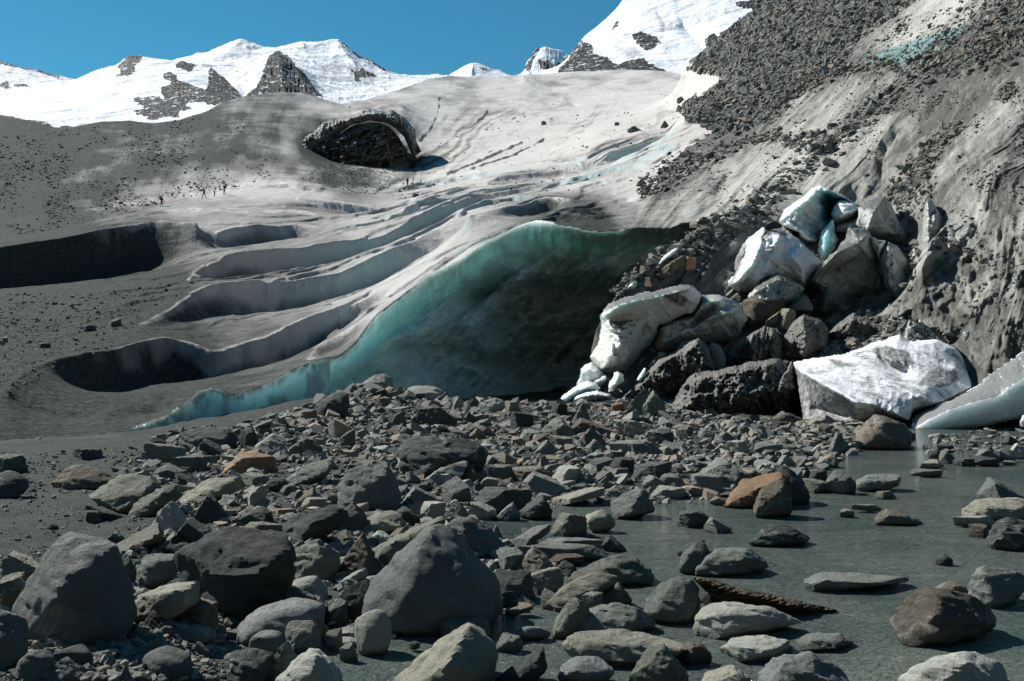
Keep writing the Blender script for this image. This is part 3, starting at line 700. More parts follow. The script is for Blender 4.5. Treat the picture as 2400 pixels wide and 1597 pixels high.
GR = [
 # dry left bank
 sh((-700,1620,.10),(0,1597,.10),(300,1590,.10),(470,1560,.05)),
 yz((-700,3.6,.05),(600,3.6,-.05),(1200,3.6,-.2),(3100,3.6,-.25)),
 sh((-700,1420,.14),(0,1420,.14),(300,1470,.12),(520,1430,.10)),
 sh((-700,1250,.18),(0,1250,.17),(350,1250,.17),(650,1300,.14),(800,1330,.1)),
 sh((-700,1140,.16),(0,1140,.16),(300,1140,.18),(600,1150,.20),(900,1180,.10),(1100,1190,.04)),
 yz((-700,16,.16),(0,16,.16),(300,17,.2),(600,17.5,.28),(900,18,.22),(1200,17,.12),(1500,15.5,.10)),
 yz((-700,20,.06),(0,20,.08),(350,20.5,.14),(600,22,.30),(760,24,.42),(900,24,.40),(1050,22,.26),(1300,20,.16),(1500,19,.14),(1700,18,.10)),
 yz((300,24,.02),(600,26.5,.26),(750,29,.52),(880,31.5,.70),(980,32,.44),(1100,31,.24),(1300,28,.22),(1500,26,.24),(1700,24.5,.12),(1900,23,.10)),
 yz((-700,30,-.3),(300,30,-.3),(700,34,.1),(900,36,.2),(1050,36,-.1),(1250,34,.05),(1450,32,.28),(1600,30,.1),(1750,28.5,.08),(1900,26.5,.06),(2080,25,.02)),
 yz((-700,60,-.6),(1000,60,-.5),(1300,60,-.4),(1600,40,-.4),(1700,37,-.4),(1900,36,-.4),(2060,35,-.4),(2200,31,-.3),(2400,29,-.3),(3100,26,-.3)),
 yz((1000,44,-.35),(1250,44,-.3),(1450,42,-.1)),
 # shore of the stream and river (z = 0) and channels below it
 sh((560,1500,.0),(700,1480,.0),(800,1540,.0),(880,1500,.0),(1000,1490,.0),(1120,1440,.0),(1240,1420,.0),(1300,1370,.0),(1350,1310,.0),(1420,1270,.0),(1350,1250,.0),(1200,1250,.0),(1130,1215,.0),(1150,1195,.0),(1300,1190,.0),(1420,1185,.0),(1500,1190,.0),(1580,1180,.0),(1690,1175,.0),(1800,1165,.0),(1880,1140,.0),(1930,1110,.0),(1990,1070,.0),(2060,1045,.0),(2130,1012,.0)),
 sh((830,1597,-.10),(1000,1560,-.1),(1150,1510,-.10),(1300,1440,-.10),(1450,1370,-.12),(1560,1300,-.12),(1600,1240,-.12)),
 sh((1200,1222,-.10),(1400,1212,-.10),(1600,1215,-.12),(1800,1200,-.14),(1950,1150,-.14),(2100,1080,-.14),(2300,1040,-.14)),
 sh((1500,1450,-.18),(1700,1350,-.2),(1900,1280,-.2),(2100,1180,-.2),(2400,1100,-.18),(3100,1080,-.15)),
 sh((1300,1590,-.18),(1700,1500,-.22),(2000,1430,-.25),(2400,1300,-.25),(3100,1250,-.2)),
 sh((480,1545,-.03),(540,1520,-.04),(600,1500,-.03)),
 sh((1700,1597,-.25),(2400,1560,-.25),(3100,1500,-.25)),
]
G = Ground(-900, 3300, 800, (3.4, 62, 520), GR)
gl = np.log(G.Y); gx = G.px * G.Y / FPX
dry = sstep(-0.06, 0.12, G.z)
G.z = G.z + dry * (0.075 * fbm(gx * 0.9, G.Y * 0.9, 1.2, 4) + 0.018 * fbm(gx * 5, G.Y * 5, 4.2, 3)) + 0.03 * fbm(gx * 1.3, G.Y * 1.3, 7.2, 3) * (1 - dry)
G.finish()
wet = sstep(0.07, 0.01, G.z)
f = grid_faces(G.ny, G.nx)
tag(mesh_from('riverbed', G.co.reshape(-1, 3), f, M_GND, {'wet': wet}), kind='structure')
wx = np.linspace(-14, 40, 500); wy = np.linspace(2.5, 36, 400)
WX, WY = np.meshgrid(wx, wy)
wpx = WX * FPX / WY + CX; wpy = CY + CAMZ * FPX / WY
rapid = np.clip(sstep(1750, 1450, wpx) * sstep(1380, 1450, wpy) + 0.25 * sstep(1350, 1500, wpy), 0, 1) * sstep(-.15, .25, fbm(WX * 1.6, WY * 1.6, 3.1, 3)) * 0.6
tag(mesh_from('river_water', np.stack([WX, WY, 0 * WX], -1).reshape(-1, 3), grid_faces(400, 500), M_WAT, {'rapid': rapid}), kind='structure')
# wide base sheet below everything, out to the horizon
tag(mesh_from('ground', np.array([(-9000, -400, -3.0), (9000, -400, -3.0), (9000, 9000, -3.0), (-9000, 9000, -3.0)]), np.array([(0, 1, 2, 3)]), M_GND, {'wet': np.zeros(4)}), kind='structure')

# ------------------------------------------------------------------ mountains
def mountain(name, x0, x1, nx, rows, lines, rocks, snow_shades=(), amp=2.2, relief=1.0, seed=0.0):
    t = Terr(x0, x1, nx, rows, lines, 1)
    l = np.log(t.Y)
    w1 = fbm(t.px / 22, l * 60, seed, 5); w2 = fbm(t.px / 18, (CY - t.s) / 18, seed + 3, 4)
    py = CY - t.s
    rock = np.zeros(t.px.shape)
    for poly in rocks:
        rock = np.maximum(rock, inpoly(t.px + 7 * w2, py + 6 * w1, poly))
    rock = blur(rock.astype(float), 1)
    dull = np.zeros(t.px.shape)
    for poly in snow_shades:
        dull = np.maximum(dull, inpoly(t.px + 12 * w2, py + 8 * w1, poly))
    rg = fbm(t.px / 40, l * 45, seed + 8, 5, ridged=True)
    t.s = t.s + 1.7 * amp * (0.5 * w1 + relief * (rg - 0.3)) + rock * 3.0 * fbm(t.px / 9, l * 120, seed + 5, 4, ridged=True)
    t.finish()
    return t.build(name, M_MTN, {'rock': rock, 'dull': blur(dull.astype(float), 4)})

# snowfield shoulder on the left
mountain('snow_field', -350, 760, 560, [(1500, 260), (3200, 0)], [
 [(-350,330,1560),(760,330,1560)],
 [(-350,300,1700),(0,285,1700),(160,292,1700),(400,280,1700),(520,255,1720),(600,240,1750)],
 [(-350,240,2100),(0,240,2100),(200,225,2100),(400,200,2100),(480,210,2000),(560,235,1900)],
 [(-350,215,2600),(0,211,2600),(85,209,2600),(136,200,2600),(183,183,2600),(234,161,2600),(277,151,2550),(295,132,2500),(319,128,2500),(333,132,2500),(390,139,2500),(430,145,2450),(492,158,2400),(526,183,2300),(557,217,2150),(575,232,2050),(640,250,2000),(760,280,2000)],
 [(-350,420,2900),(760,420,2900)]],
 [[(277,152),(295,131),(319,126),(336,134),(330,147),(318,155),(316,168),(300,178),(272,185),(270,180),(283,170)],
  [(378,178),(395,170),(412,176),(416,188),(440,195),(470,205),(484,208),(488,190),(486,170),(492,157),(527,181),(558,216),(570,230),(520,243),(485,262),(500,250),(478,242),(440,240),(430,250),(455,254),(420,262),(418,275),(350,283),(310,262),(316,255),(360,255),(318,248),(330,232),(350,225),(378,230),(390,235),(376,220),(378,208),(400,197),(385,190)],
  [(410,152),(424,143),(440,145),(466,157),(452,158),(446,166),(412,160)],
  [(306,238),(318,230),(336,229),(330,238),(312,241)],
  [(0,270),(70,280),(130,297),(170,295),(170,330),(-40,330),(-40,268)]], [], 1.2, 0.5, 1.0)
# far ridge, far left
mountain('far_ridge', -350, 300, 300, [(5200, 140), (7500, 0)], [
 [(-350,260,5300),(300,260,5300)],[(-350,212,5600),(0,208,5600),(100,205,5600),(180,206,5600),(300,225,5600)],
 [(-350,105,6400),(-100,128,6400),(0,143,6400),(30,152,6400),(60,158,6400),(100,168,6400),(140,178,6400),(180,186,6400),(300,205,6400)],[(-350,420,7200),(300,420,7200)]],
 [[(0,194),(14,190),(25,205),(0,208)],[(27,196),(45,196),(62,194),(80,207),(30,206)],[(-350,103),(0,141),(100,168),(140,178),(138,186),(60,163),(0,150)]], [], 2.0, 0.8, 2.0)
# main snow massif with its two summits
mountain('snow_massif', 330, 1250, 700, [(3000, 330), (6200, 0)], [
 [(330,380,3050),(1250,380,3050)],
 [(330,260,3300),(560,240,3300),(760,250,3300),(860,240,3400),(1000,205,3600),(1250,215,3600)],
 # rock pyramid
 [(645,121,3700),(620,150,3560),(590,190,3460),(572,222,3400)],[(645,121,3700),(660,160,3520),(668,225,3330)],[(645,121,3700),(680,145,3640),(712,180,3560),(754,224,3450)],
 [(560,170,3900),(600,140,4000),(645,119,3760)],
 [(740,190,4000),(800,200,4000),(850,205,4000),(910,205,4000),(1000,190,4100)],
 [(470,150,4000),(520,155,4100),(560,160,4200)],
 [(500,138,4500),(560,132,4600),(610,128,4700)],[(700,125,4700),(760,130,4700),(820,150,4600),(880,180,4400)],
 [(706,96,5000),(715,115,4800),(725,140,4500),(760,170,4200)],[(791,89,5000),(805,120,4780),(840,160,4500)],[(563,91,5000),(545,110,4850),(500,140,4600)],
 [(330,160,5000),(411,137,5000),(458,126,5000),(485,122,5000),(530,102,5000),(563,91,5000),(591,98,5000),(621,109,5050),(655,110,5050),(706,96,5000),(747,98,5000),(791,89,5000),(800,93,5000),(820,112,5000),(851,136,5000),(868,137,5000),(892,156,5000),(929,177,5000),(1004,177,5000),(1024,171,5000),(1051,177,5000),(1250,190,5000)],
 [(330,420,6000),(1250,420,6000)]],
 [[(645,119),(665,124),(690,148),(712,176),(730,200),(756,226),(560,240),(580,222),(600,205),(610,180),(622,150),(630,132)],
  [(790,88),(815,108),(852,136),(870,140),(893,156),(912,168),(905,170),(860,144),(840,136),(805,105)],
  [(820,160),(850,165),(885,175),(870,182),(845,182),(835,195),(828,178)],
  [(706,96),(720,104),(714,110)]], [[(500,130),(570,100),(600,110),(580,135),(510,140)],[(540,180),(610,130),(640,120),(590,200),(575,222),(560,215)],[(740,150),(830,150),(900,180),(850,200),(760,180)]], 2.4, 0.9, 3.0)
# small snow dome and rocky horn in the gap
mountain('snow_dome', 1030, 1230, 150, [(5200, 60), (6400, 0)], [
 [(1030,260,5250),(1230,260,5250)],[(1030,190,5400),(1230,190,5400)],[(1110,147,5700),(1105,165,5500)],
 [(1030,186,5700),(1051,177,5700),(1082,156,5700),(1102,146,5700),(1122,145,5700),(1153,160,5700),(1173,163,5700),(1187,173,5700),(1230,190,5700)],[(1030,420,6300),(1230,420,6300)]],
 [[(1115,160),(1130,158),(1145,164),(1138,168),(1120,165)]], [], 0.8, 0.4, 4.0)
mountain('rocky_horn', 1200, 1400, 220, [(5000, 90), (6400, 0)], [
 [(1200,280,5050),(1400,280,5050)],[(1200,190,5250),(1400,190,5250)],[(1262,112,5600),(1275,150,5400),(1290,178,5300)],[(1309,114,5600),(1305,150,5420),(1320,175,5300)],[(1234,143,5600),(1250,170,5350)],
 [(1200,185,5600),(1226,170,5600),(1234,143,5600),(1246,128,5600),(1255,112,5600),(1264,110,5600),(1279,107,5600),(1296,112,5600),(1309,114,5600),(1335,127,5600),(1400,150,5600)],[(1200,420,6300),(1400,420,6300)]],
 [[(1226,170),(1234,143),(1254,110),(1270,112),(1262,128),(1250,140),(1240,172)],[(1256,135),(1285,140),(1300,160),(1290,178),(1268,165)],[(1300,150),(1330,128),(1345,140),(1340,172),(1310,172)]], [], 2.2, 1.6, 5.0)
# big snow peak on the right
mountain('snow_peak', 1270, 2050, 600, [(1900, 330), (4400, 0)], [
 [(1270,400,1950),(2050,400,1950)],
 [(1270,215,2150),(1400,200,2150),(1560,195,2150),(1660,180,2150),(2050,150,2150)],
 [(1309,172,2500),(1357,120,2750),(1400,120,2700),(1450,140,2500)],
 [(1440,110,2650),(1480,135,2450),(1540,150,2350)],[(1450,60,2950),(1500,75,2800),(1545,100,2600)],
 [(1540,30,3000),(1560,60,2850),(1550,110,2550),(1600,170,2250)],[(1600,60,2850),(1640,110,2550),(1690,120,2450)],
 [(1270,195,3000),(1309,165,3000),(1357,102,3000),(1374,81,3050),(1404,58,3100),(1428,37,3150),(1452,10,3200),(1459,0,3200),(1500,-35,3300),(1600,-70,3300),(1800,-60,3300),(2050,-60,3300)],
 [(1270,420,4200),(2050,420,4200)]],
 [[(1305,172),(1330,140),(1356,102),(1378,96),(1394,112),(1392,125),(1420,135),(1428,140),(1450,152),(1480,140),(1510,135),(1540,160),(1560,170),(1400,185),(1300,185)],
  [(1474,82),(1500,76),(1535,84),(1550,100),(1535,112),(1515,120),(1490,105)],[(1438,65),(1450,50),(1456,52),(1430,80)],
  [(1650,100),(1670,80),(1700,95),(1690,120),(1660,125)],[(1720,5),(1790,0),(1780,20),(1740,22)]],
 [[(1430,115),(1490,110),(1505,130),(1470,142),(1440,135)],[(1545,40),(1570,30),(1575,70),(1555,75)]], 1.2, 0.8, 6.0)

# unseen dark slopes added behind and beside the viewer to cut the sky fill
azv = np.radians(np.linspace(62, 262, 160)); rv = np.linspace(0, 1, 40)
A2, R2 = np.meshgrid(azv, rv)
rr = 130 + 900 * R2
prof_h = np.sin(np.clip((np.degrees(A2) - 62) / 200, 0, 1) * math.pi) ** 0.45
hv = -3 + R2 * prof_h * (500 + 130 * fbm(A2 * 3, R2 * 3, 2.2, 4)) + 30 * R2 * fbm(A2 * 14, R2 * 9, 5.5, 4)
M_SKYBLOCK = NT('sky_block_rock'); _n = M_SKYBLOCK.noise(M_SKYBLOCK.coord(), 0.02, 8, 0.7)
M_SKYBLOCK = M_SKYBLOCK.done(M_SKYBLOCK.mix(_n, (0.018, 0.022, 0.018), (0.055, 0.058, 0.05)), 0.95, None, 0.05)
tag(mesh_from('sky_block_slope', np.stack([rr * np.sin(A2), rr * np.cos(A2), hv], -1).reshape(-1, 3), grid_faces(40, 160), M_SKYBLOCK), kind='structure')
# ------------------------------------------------------------------ rocks
TILE = {'A': (0, 1064, 2.942), 'B': (800, 1064, 2.942), 'C': (1600, 1064, 2.942), 'D': (0, 532, 2.946), 'E': (800, 532, 2.946), 'F': (1600, 532, 2.946), 'N': (0, 0, 1.0), 'G': (1280, 600, 4.356), 'H': (1680, 420, 4.356), 'R': (2000, 400, 2.53)}
def nat(t, x, y):
    ox, oy, s = TILE[t]
    return ox + x / s, oy + y / s

TONES = {
 'grey': ((0.126, 0.139, 0.125), (0.296, 0.306, 0.267)), 'blue': ((0.131, 0.140, 0.130), (0.281, 0.293, 0.269)),
 'dark': ((0.049, 0.058, 0.054), (0.142, 0.153, 0.138)), 'tan': ((0.209, 0.205, 0.162), (0.433, 0.412, 0.324)),
 'brown': ((0.096, 0.087, 0.069), (0.260, 0.223, 0.169)), 'orange': ((0.23, 0.140, 0.080), (0.48, 0.305, 0.185)),
 'pale': ((0.303, 0.303, 0.260), (0.519, 0.519, 0.448)), 'olive': ((0.126, 0.134, 0.107), (0.289, 0.296, 0.236)),
}
def mat_rock(name, lo, hi, warm):
    k = NT('rock_' + name); ob = k.coord()
    oi = k.n('ShaderNodeObjectInfo'); rnd = oi.outputs['Random']
    off = k.n('ShaderNodeVectorMath', operation='ADD'); k.l(ob, off.inputs[0])
    cmb = k.n('ShaderNodeCombineXYZ'); k.l(k.math('MULTIPLY', rnd, 37.0), cmb.inputs[0]); k.l(k.math('MULTIPLY', rnd, 91.0), cmb.inputs[1]); k.l(cmb.outputs[0], off.inputs[1])
    v = off.outputs[0]
    n1 = k.noise(v, 2.2, 8, 0.68, 0.4); n2 = k.noise(v, 34.0, 6, 0.75); n3 = k.noise(v, 0.9, 5, 0.6)
    st = k.noise(k.mapping(v, (1.2, 1.2, 7.0), (0.5, 0.35, 0.2)), 2.0, 7, 0.7, 0.5)
    f = k.math('ADD', k.math('MULTIPLY', n1, 0.45), k.math('MULTIPLY', st, 0.35)); f = k.math('ADD', f, k.math('MULTIPLY', n2, 0.30))
    c = k.mix(k.ramp(f, (0.36, 0.0), (0.74, 1.0)), lo, hi)
    c = k.mix(k.math('MULTIPLY', k.ramp(n3, (0.52, 0.0), (0.70, 1.0)), 0.22 if not warm else 0.3), c, (0.19, 0.155, 0.118))
    c = k.mix(k.ramp(n2, (0.60, 0.0), (0.70, 0.6)), c, (0.36, 0.36, 0.345))
    ve = k.math('ABSOLUTE', k.math('SUBTRACT', k.noise(v, 1.1, 5, 0.55, 0.6), 0.5))
    vm = k.math('MULTIPLY', k.ramp(ve, (0.0, 1.0), (0.012, 0.0)), k.math('GREATER_THAN', k.math('FRACT', k.math('MULTIPLY', rnd, 7.31)), 0.45))
    c = k.mix(k.math('MULTIPLY', vm, 0.55), c, (0.42, 0.42, 0.40))
    ge = k.n('ShaderNodeNewGeometry'); sp = k.n('ShaderNodeSeparateXYZ'); k.l(ge.outputs['Position'], sp.inputs[0])
    wz = k.math('ADD', sp.outputs[2], k.math('MULTIPLY', k.math('SUBTRACT', n1, 0.5), 0.06))
    wt = k.ramp(wz, (0.02, 1.0), (0.055, 0.0))
    c = k.mix(k.math('MULTIPLY', wt, 0.62), c, (0.018, 0.021, 0.019))
    br = k.math('ADD', 0.70, k.math('MULTIPLY', rnd, 0.45))
    hsv = k.n('ShaderNodeHueSaturation'); k.l(c, hsv.inputs['Color']); k.l(br, hsv.inputs['Value'])
    cr = k.n('ShaderNodeTexVoronoi', feature='DISTANCE_TO_EDGE'); k.l(k.mapping(v, (1.0, 1.4, 2.2), (0.6, 0.3, 0.9)), cr.inputs['Vector']); cr.inputs['Scale'].default_value = 3.2
    crk = k.ramp(cr.outputs['Distance'], (0.0, 0.0), (0.035, 1.0))
    nb = k.bump(st, 0.09, 0.8); nb = k.bump(n1, 0.11, 0.8, nb); nb = k.bump(crk, 0.02, 0.35, nb); nb = k.bump(n2, 0.028, 0.9, nb)
    return k.done(hsv.outputs[0], k.math('SUBTRACT', 0.85, k.math('MULTIPLY', wt, 0.55)), nb, 0.2)
MR = {t: mat_rock(t, lo, hi, t in ('orange', 'tan', 'brown')) for t, (lo, hi) in TONES.items()}

def mat_stones():
    k = NT('rubble_stone'); ob = k.coord(); t = k.attr('tone'); w = k.attr('warm')
    n1 = k.noise(ob, 4.0, 7, 0.7); n2 = k.noise(ob, 40.0, 4, 0.7)
    c = k.mix(t, (0.038, 0.043, 0.041), (0.30, 0.305, 0.275))
    c = k.mix(w, c, (0.26, 0.205, 0.15))
    f = k.math('ADD', 0.62, k.math('MULTIPLY', k.math('ADD', n1, n2), 0.42))
    hsv = k.n('ShaderNodeHueSaturation'); k.l(c, hsv.inputs['Color']); k.l(f, hsv.inputs['Value'])
    nb = k.bump(n1, 0.04, 0.7); nb = k.bump(n2, 0.008, 0.7, nb)
    return k.done(hsv.outputs[0], 0.85, nb, 0.14)
M_ST = mat_stones()

_ico = {}
def ico(level):
    if level not in _ico:
        bm = bmesh.new(); bmesh.ops.create_icosphere(bm, subdivisions=level, radius=1.0)
        v = np.array([q.co[:] for q in bm.verts]); f = np.array([[q.index for q in p.verts] for p in bm.faces], np.int32); bm.free()
        _ico[level] = (v / np.linalg.norm(v, axis=1, keepdims=True), f)
    return _ico[level]

def star(planes_n, planes_h, ext, level, p):
    d, f = ico(level); d = d * ext
    k = np.maximum(d @ planes_n.T / planes_h, 1e-4)
    r = (k ** p).sum(1) ** (-1.0 / p)
    return d * r[:, None], f

def hull_planes(pts):
    bm = bmesh.new()
    vs_ = [bm.verts.new(p) for p in pts]
    bmesh.ops.convex_hull(bm, input=vs_)
    bm.normal_update()
    N, Hh = [], []
    for fc in bm.faces:
        if fc.calc_area() < 1e-9: continue
        n = np.array(fc.normal[:]); N.append(n); Hh.append(n @ np.array(fc.verts[0].co[:]))
    used = np.array([v.co[:] for v in bm.verts if v.link_faces])
    bm.free()
    N = np.array(N); Hh = np.array(Hh)
    keepi = []
    for i in range(len(N)):
        if all(N[i] @ N[j] < 0.995 for j in keepi): keepi.append(i)
    return N[keepi], Hh[keepi], used

def roughen(v, size, amt, seed):
    d = v / (np.linalg.norm(v, axis=1, keepdims=True) + 1e-9)
    q = v / size
    a = 0.022 * fbm(q[:, 0] * 2.3 + seed, q[:, 1] * 2.3, q[:, 2] * 2.3, 3)
    b = 0.022 * fbm(q[:, 0] * 6 + seed, q[:, 1] * 6 + seed, q[:, 2] * 6, 3, ridged=True)
    # bedding steps
    w = q[:, 2] * 5.5 + q[:, 0] * 1.7 + 0.9 * fbm(q[:, 0] * 3, q[:, 1] * 3, q[:, 2] * 3 + seed, 2)
    c = 0.034 * (np.abs((w % 1.0) - 0.5) * 2) ** 0.5
    e = 0.012 * fbm(q[:, 0] * 19, q[:, 1] * 19 + seed, q[:, 2] * 19, 3)
    return v + d * (size * amt * (a + b + c + e))[:, None]

def rock_object(name, pts, base, mat, px_size, rough=1.0, p=110, seed=0.0, chips=6):
    """rounded, chipped polyhedron through world points; its origin sits at its base"""
    pts = np.asarray(pts) - base
    N, Hh, used = hull_planes(pts)
    c = used.mean(0); Hh = np.maximum(Hh - N @ c, 1e-3)
    ext = np.maximum(np.abs(used - c).max(0), 1e-3)
    r_ = np.random.default_rng(int(seed * 1000) % 100000 + 11)
    nn = r_.normal(size=(chips, 3)); nn /= np.linalg.norm(nn, axis=1, keepdims=True)
    hh = ((used - c) @ nn.T).max(0) * r_.uniform(0.80, 0.95, chips)
    if px_size > 9000:
        n3 = r_.normal(size=(16, 3)); n3 /= np.linalg.norm(n3, axis=1, keepdims=True)
        nn = np.concatenate([nn, n3]); hh = np.concatenate([hh, ((used - c) @ n3.T).max(0) * r_.uniform(0.86, 0.985, 16)]); chips += 16
    N2 = np.concatenate([N, nn]) if chips else N; H2 = np.concatenate([Hh, hh]) if chips else Hh
    lev = 5 if px_size > 120 else (4 if px_size > 36 else 3)
    v, f = star(N2, H2, ext, lev, p)
    v = roughen(v, float(np.cbrt(ext.prod()) * 2), rough, seed)
    o = mesh_from(name, v + c, f, mat, loc=base)
    o.data.set_sharp_from_angle(angle=math.radians(26))
    return o

def jointed(shape, r):
    """planes of a block broken along joints, in a unit box seen from the front (x right, y away, z up)"""
    def unit(v): v = np.array(v, float); return v / np.linalg.norm(v)
    j = lambda q: r.normal(0, q)
    yaw = r.uniform(.30, 1.15) * (1 if r.random() < .7 else -1)
    c, s_ = math.cos(yaw), math.sin(yaw)
    pl = []
    for (x, y) in ((1, 0), (-1, 0), (0, 1), (0, -1)):
        q = unit((x * c - y * s_ + j(.08), x * s_ + y * c + j(.08), j(.16)))
        pl.append((q, abs(q[0]) * r.uniform(.72, 1.0) + abs(q[1]) * r.uniform(.72, 1.0)))
    pl.append((unit((j(.1), j(.1), -1)), 1.0))
    def through(n_, p_): n_ = unit(n_); pl.append((n_, float(n_ @ np.array(p_))))
    if shape in ('block', 'round', 'dome'):
        through((j(.22), j(.2) - .12, 1), (0, 0, .95))
        for _ in range(2):
            n_ = unit((r.normal(), r.normal() - .4, r.uniform(.3, 1.1))); pl.append((n_, r.uniform(.72, .9) * float(np.abs(n_).sum() * .78)))
        if shape == 'dome':
            through((.62, -.1, .8), (.25, 0, .95)); through((-.62, -.1, .8), (-.3, 0, .9))
    elif shape == 'slab':
        through((j(.10), j(.08) - .05, 1), (0, 0, .92))
        n_ = unit((r.choice([-1, 1]) * .8, -.3, .5)); pl.append((n_, .95))
    elif shape in ('wedgel', 'wedger'):
        d = 1 if shape == 'wedgel' else -1
        through((d * r.uniform(.55, .8), j(.15) - .05, 1), (-d * .55, 0, 1.0)); through((-d * .75, -.1, .6), (-d * .62, 0, .98))
        through((d * .3, -.9, .55), (-d * .3, -.55, .9))
    elif shape == 'peak':
        x = r.uniform(-.3, .3)
        through((.72 + j(.1), j(.12), .68), (x, 0, 1)); through((-.72 + j(.1), j(.12), .62), (x, 0, 1)); through((j(.25), -.85, .55), (x, -.15, 1))
    elif shape in ('leanr', 'leanl'):
        d = 1 if shape == 'leanr' else -1
        t = r.uniform(.42, .62)
        through((-d * math.sin(t), j(.08) - .05, math.cos(t)), (0, 0, .55)); through((d * math.sin(t), j(.06), -math.cos(t)), (0, 0, -.35))
    N_ = np.array([q[0] for q in pl]); H_ = np.maximum(np.array([q[1] for q in pl]), .12)
    return N_, H_
def poly_verts(N_, H_):
    V = []
    n = len(N_)
    for a in range(n):
        for b in range(a + 1, n):
            for c in range(b + 1, n):
                M = N_[[a, b, c]]
                if abs(np.linalg.det(M)) < 1e-3: continue
                v = np.linalg.solve(M, H_[[a, b, c]])
                if (N_ @ v <= H_ + 1e-6).all(): V.append(v)
    return np.array(V)
NROCK = [0]
def boulder(tile, geo, tone, label, front=None, name='boulder', Y=None, thick=None, rough=1.0, p=110, group=None, cat='boulder', onto=None, chips=8, sink=0.10):
    """geo: (x0,y0,x1,y1,shape) box in tile pixels, or an outline [(x,y)...]"""
    NROCK[0] += 1; i = NROCK[0]; r_ = np.random.default_rng(100 + i)
    if isinstance(geo, tuple):
        x0, y0, x1, y1, sh_ = geo
        out = [(x0, y0), (x1, y0), (x1, y1), (x0, y1)]; front = []
    else:
        out = geo
        if front is None:
            xs = [q[0] for q in out]; ys = [q[1] for q in out]; w, h = max(xs) - min(xs), max(ys) - min(ys)
            front = [(min(xs) + .35 * w, min(ys) + .45 * h, .8), (min(xs) + .7 * w, min(ys) + .55 * h, .9), (min(xs) + .3 * w, max(ys), 1), (min(xs) + .7 * w, max(ys), 1)]
    out = [nat(tile, x, y) for x, y in out]; front = [(*nat(tile, x, y), k) for x, y, k in front]
    xs = np.array([q[0] for q in out]); ys = np.array([q[1] for q in out])
    w, h, yb = xs.max() - xs.min(), ys.max() - ys.min(), ys.max()
    low = ys > yb - .2 * h; xb = xs[low].mean()
    if Y is None:
        Y = float((onto or G).hit(xb, min(yb, 1640))[1])
        if onto is None: Y = min(Y, 1.98 * FPX / (min(yb, 1640) - CY))
    m = Y / FPX
    th = (thick if thick else 0.75) * min(w, 2.2 * h) * m
    pts = []
    xc, yc = xs.mean(), ys.mean()
    if isinstance(geo, tuple):
        base = P(xc, yb, Y + .35 * th)
        N_, H_ = jointed(geo[4], r_)
        if geo[4] == 'round' or p < 20:
            nn = r_.normal(size=(14, 3)); nn /= np.linalg.norm(nn, axis=1, keepdims=True); N_ = np.concatenate([N_, nn]); H_ = np.concatenate([H_, r_.uniform(.8, 1.0, 14)]); p = min(p, 14)
        lev = 5 if max(w, h) > 100 else (4 if max(w, h) > 30 else 3)
        v, f = star(N_, H_, np.ones(3), lev, p)
        lo, hi = v.min(0), v.max(0)
        tgt = np.array([w * m, th * r_.uniform(.85, 1.15), h * m * (1 + sink)])
        v = (v - (lo + hi) / 2) / (hi - lo) * tgt
        v = roughen(v, float(np.cbrt(tgt.prod())), rough, i * .731)
        v[:, 2] += tgt[2] / 2 - sink * h * m
        o = mesh_from(name, v, f, MR[tone], loc=base)
        if lev > 3: o.data.set_sharp_from_angle(angle=math.radians(28))
        return tag(o, label, cat, group)
    for x, y in out:
        d = 0.15 if y > yb - .12 * h else 0.56
        pts.append(P(x, y, Y + d * th))
        pts.append(P(xc + .82 * (x - xc), yc + .88 * (y - yc), Y + th))
    for x, y, k in front:
        pts.append(P(x, y, Y + 0.56 * th * (1 - k)))
    for x, y in zip(xs[low], ys[low]):
        q = P(x, y, Y + .2 * th); q[2] -= sink * h * m; pts.append(q)
        q = P(xc + .8 * (x - xc), y, Y + .9 * th); q[2] -= sink * h * m; pts.append(q)
    base = P(xb, yb, Y + .3 * th)
    o = rock_object(name, pts, base, MR[tone] if isinstance(tone, str) else tone, max(w, h), rough, p, i * 0.731, chips)
    return tag(o, label, cat, group)

# --- left foreground
B_ = boulder
B_('A', [(90,1060),(190,930),(300,800),(340,690),(400,590),(480,540),(560,560),(700,580),(790,640),(830,750),(880,900),(920,1000),(920,1120),(850,1200),(640,1280),(400,1350),(280,1350),(190,1240)], 'blue', 'tall hunched grey boulder, sunlit on its left half, at the left edge', [(555,640,.55),(570,780,.85),(430,900,.95),(400,1100,1),(480,1250,1)], rough=.7, thick=.8)
B_('A', [(1220,700),(1330,660),(1540,540),(1700,525),(1980,545),(1990,640),(2030,800),(2000,900),(1700,1190),(1520,1190),(1500,1030),(1390,880),(1260,880)], 'dark', 'massive dark block with a sloping flat top behind the rounded loaf boulder', [(1400,700,.6),(1600,790,.95),(1760,800,1),(1880,720,.7),(1700,1180,1)], thick=.9)
B_('A', [(1570,1230),(1650,1130),(1850,1030),(2000,985),(2130,985),(2270,1030),(2285,1150),(2250,1290),(2000,1330),(1690,1325),(1600,1290)], 'blue', 'long smooth rounded boulder below the massive dark block', [(1800,1130,.8),(2050,1080,.85),(1800,1290,1),(2100,1250,1)], rough=.5, p=12)
B_('A', [(1960,1190),(2000,1160),(2170,1150),(2210,1290),(2220,1360),(2000,1330)], 'grey', 'square-cut grey stone leaning on the right end of the long rounded boulder')
B_('A', (1725,1225,1972,1372,'round'), 'blue', 'ball-shaped grey stone in front of the long rounded boulder', p=7, rough=.5)
B_('A', [(1850,1010),(1880,920),(2000,905),(2170,850),(2255,930),(2240,1000),(2050,1030)], 'pale', 'pale humped rock lying behind the long smooth rounded boulder')
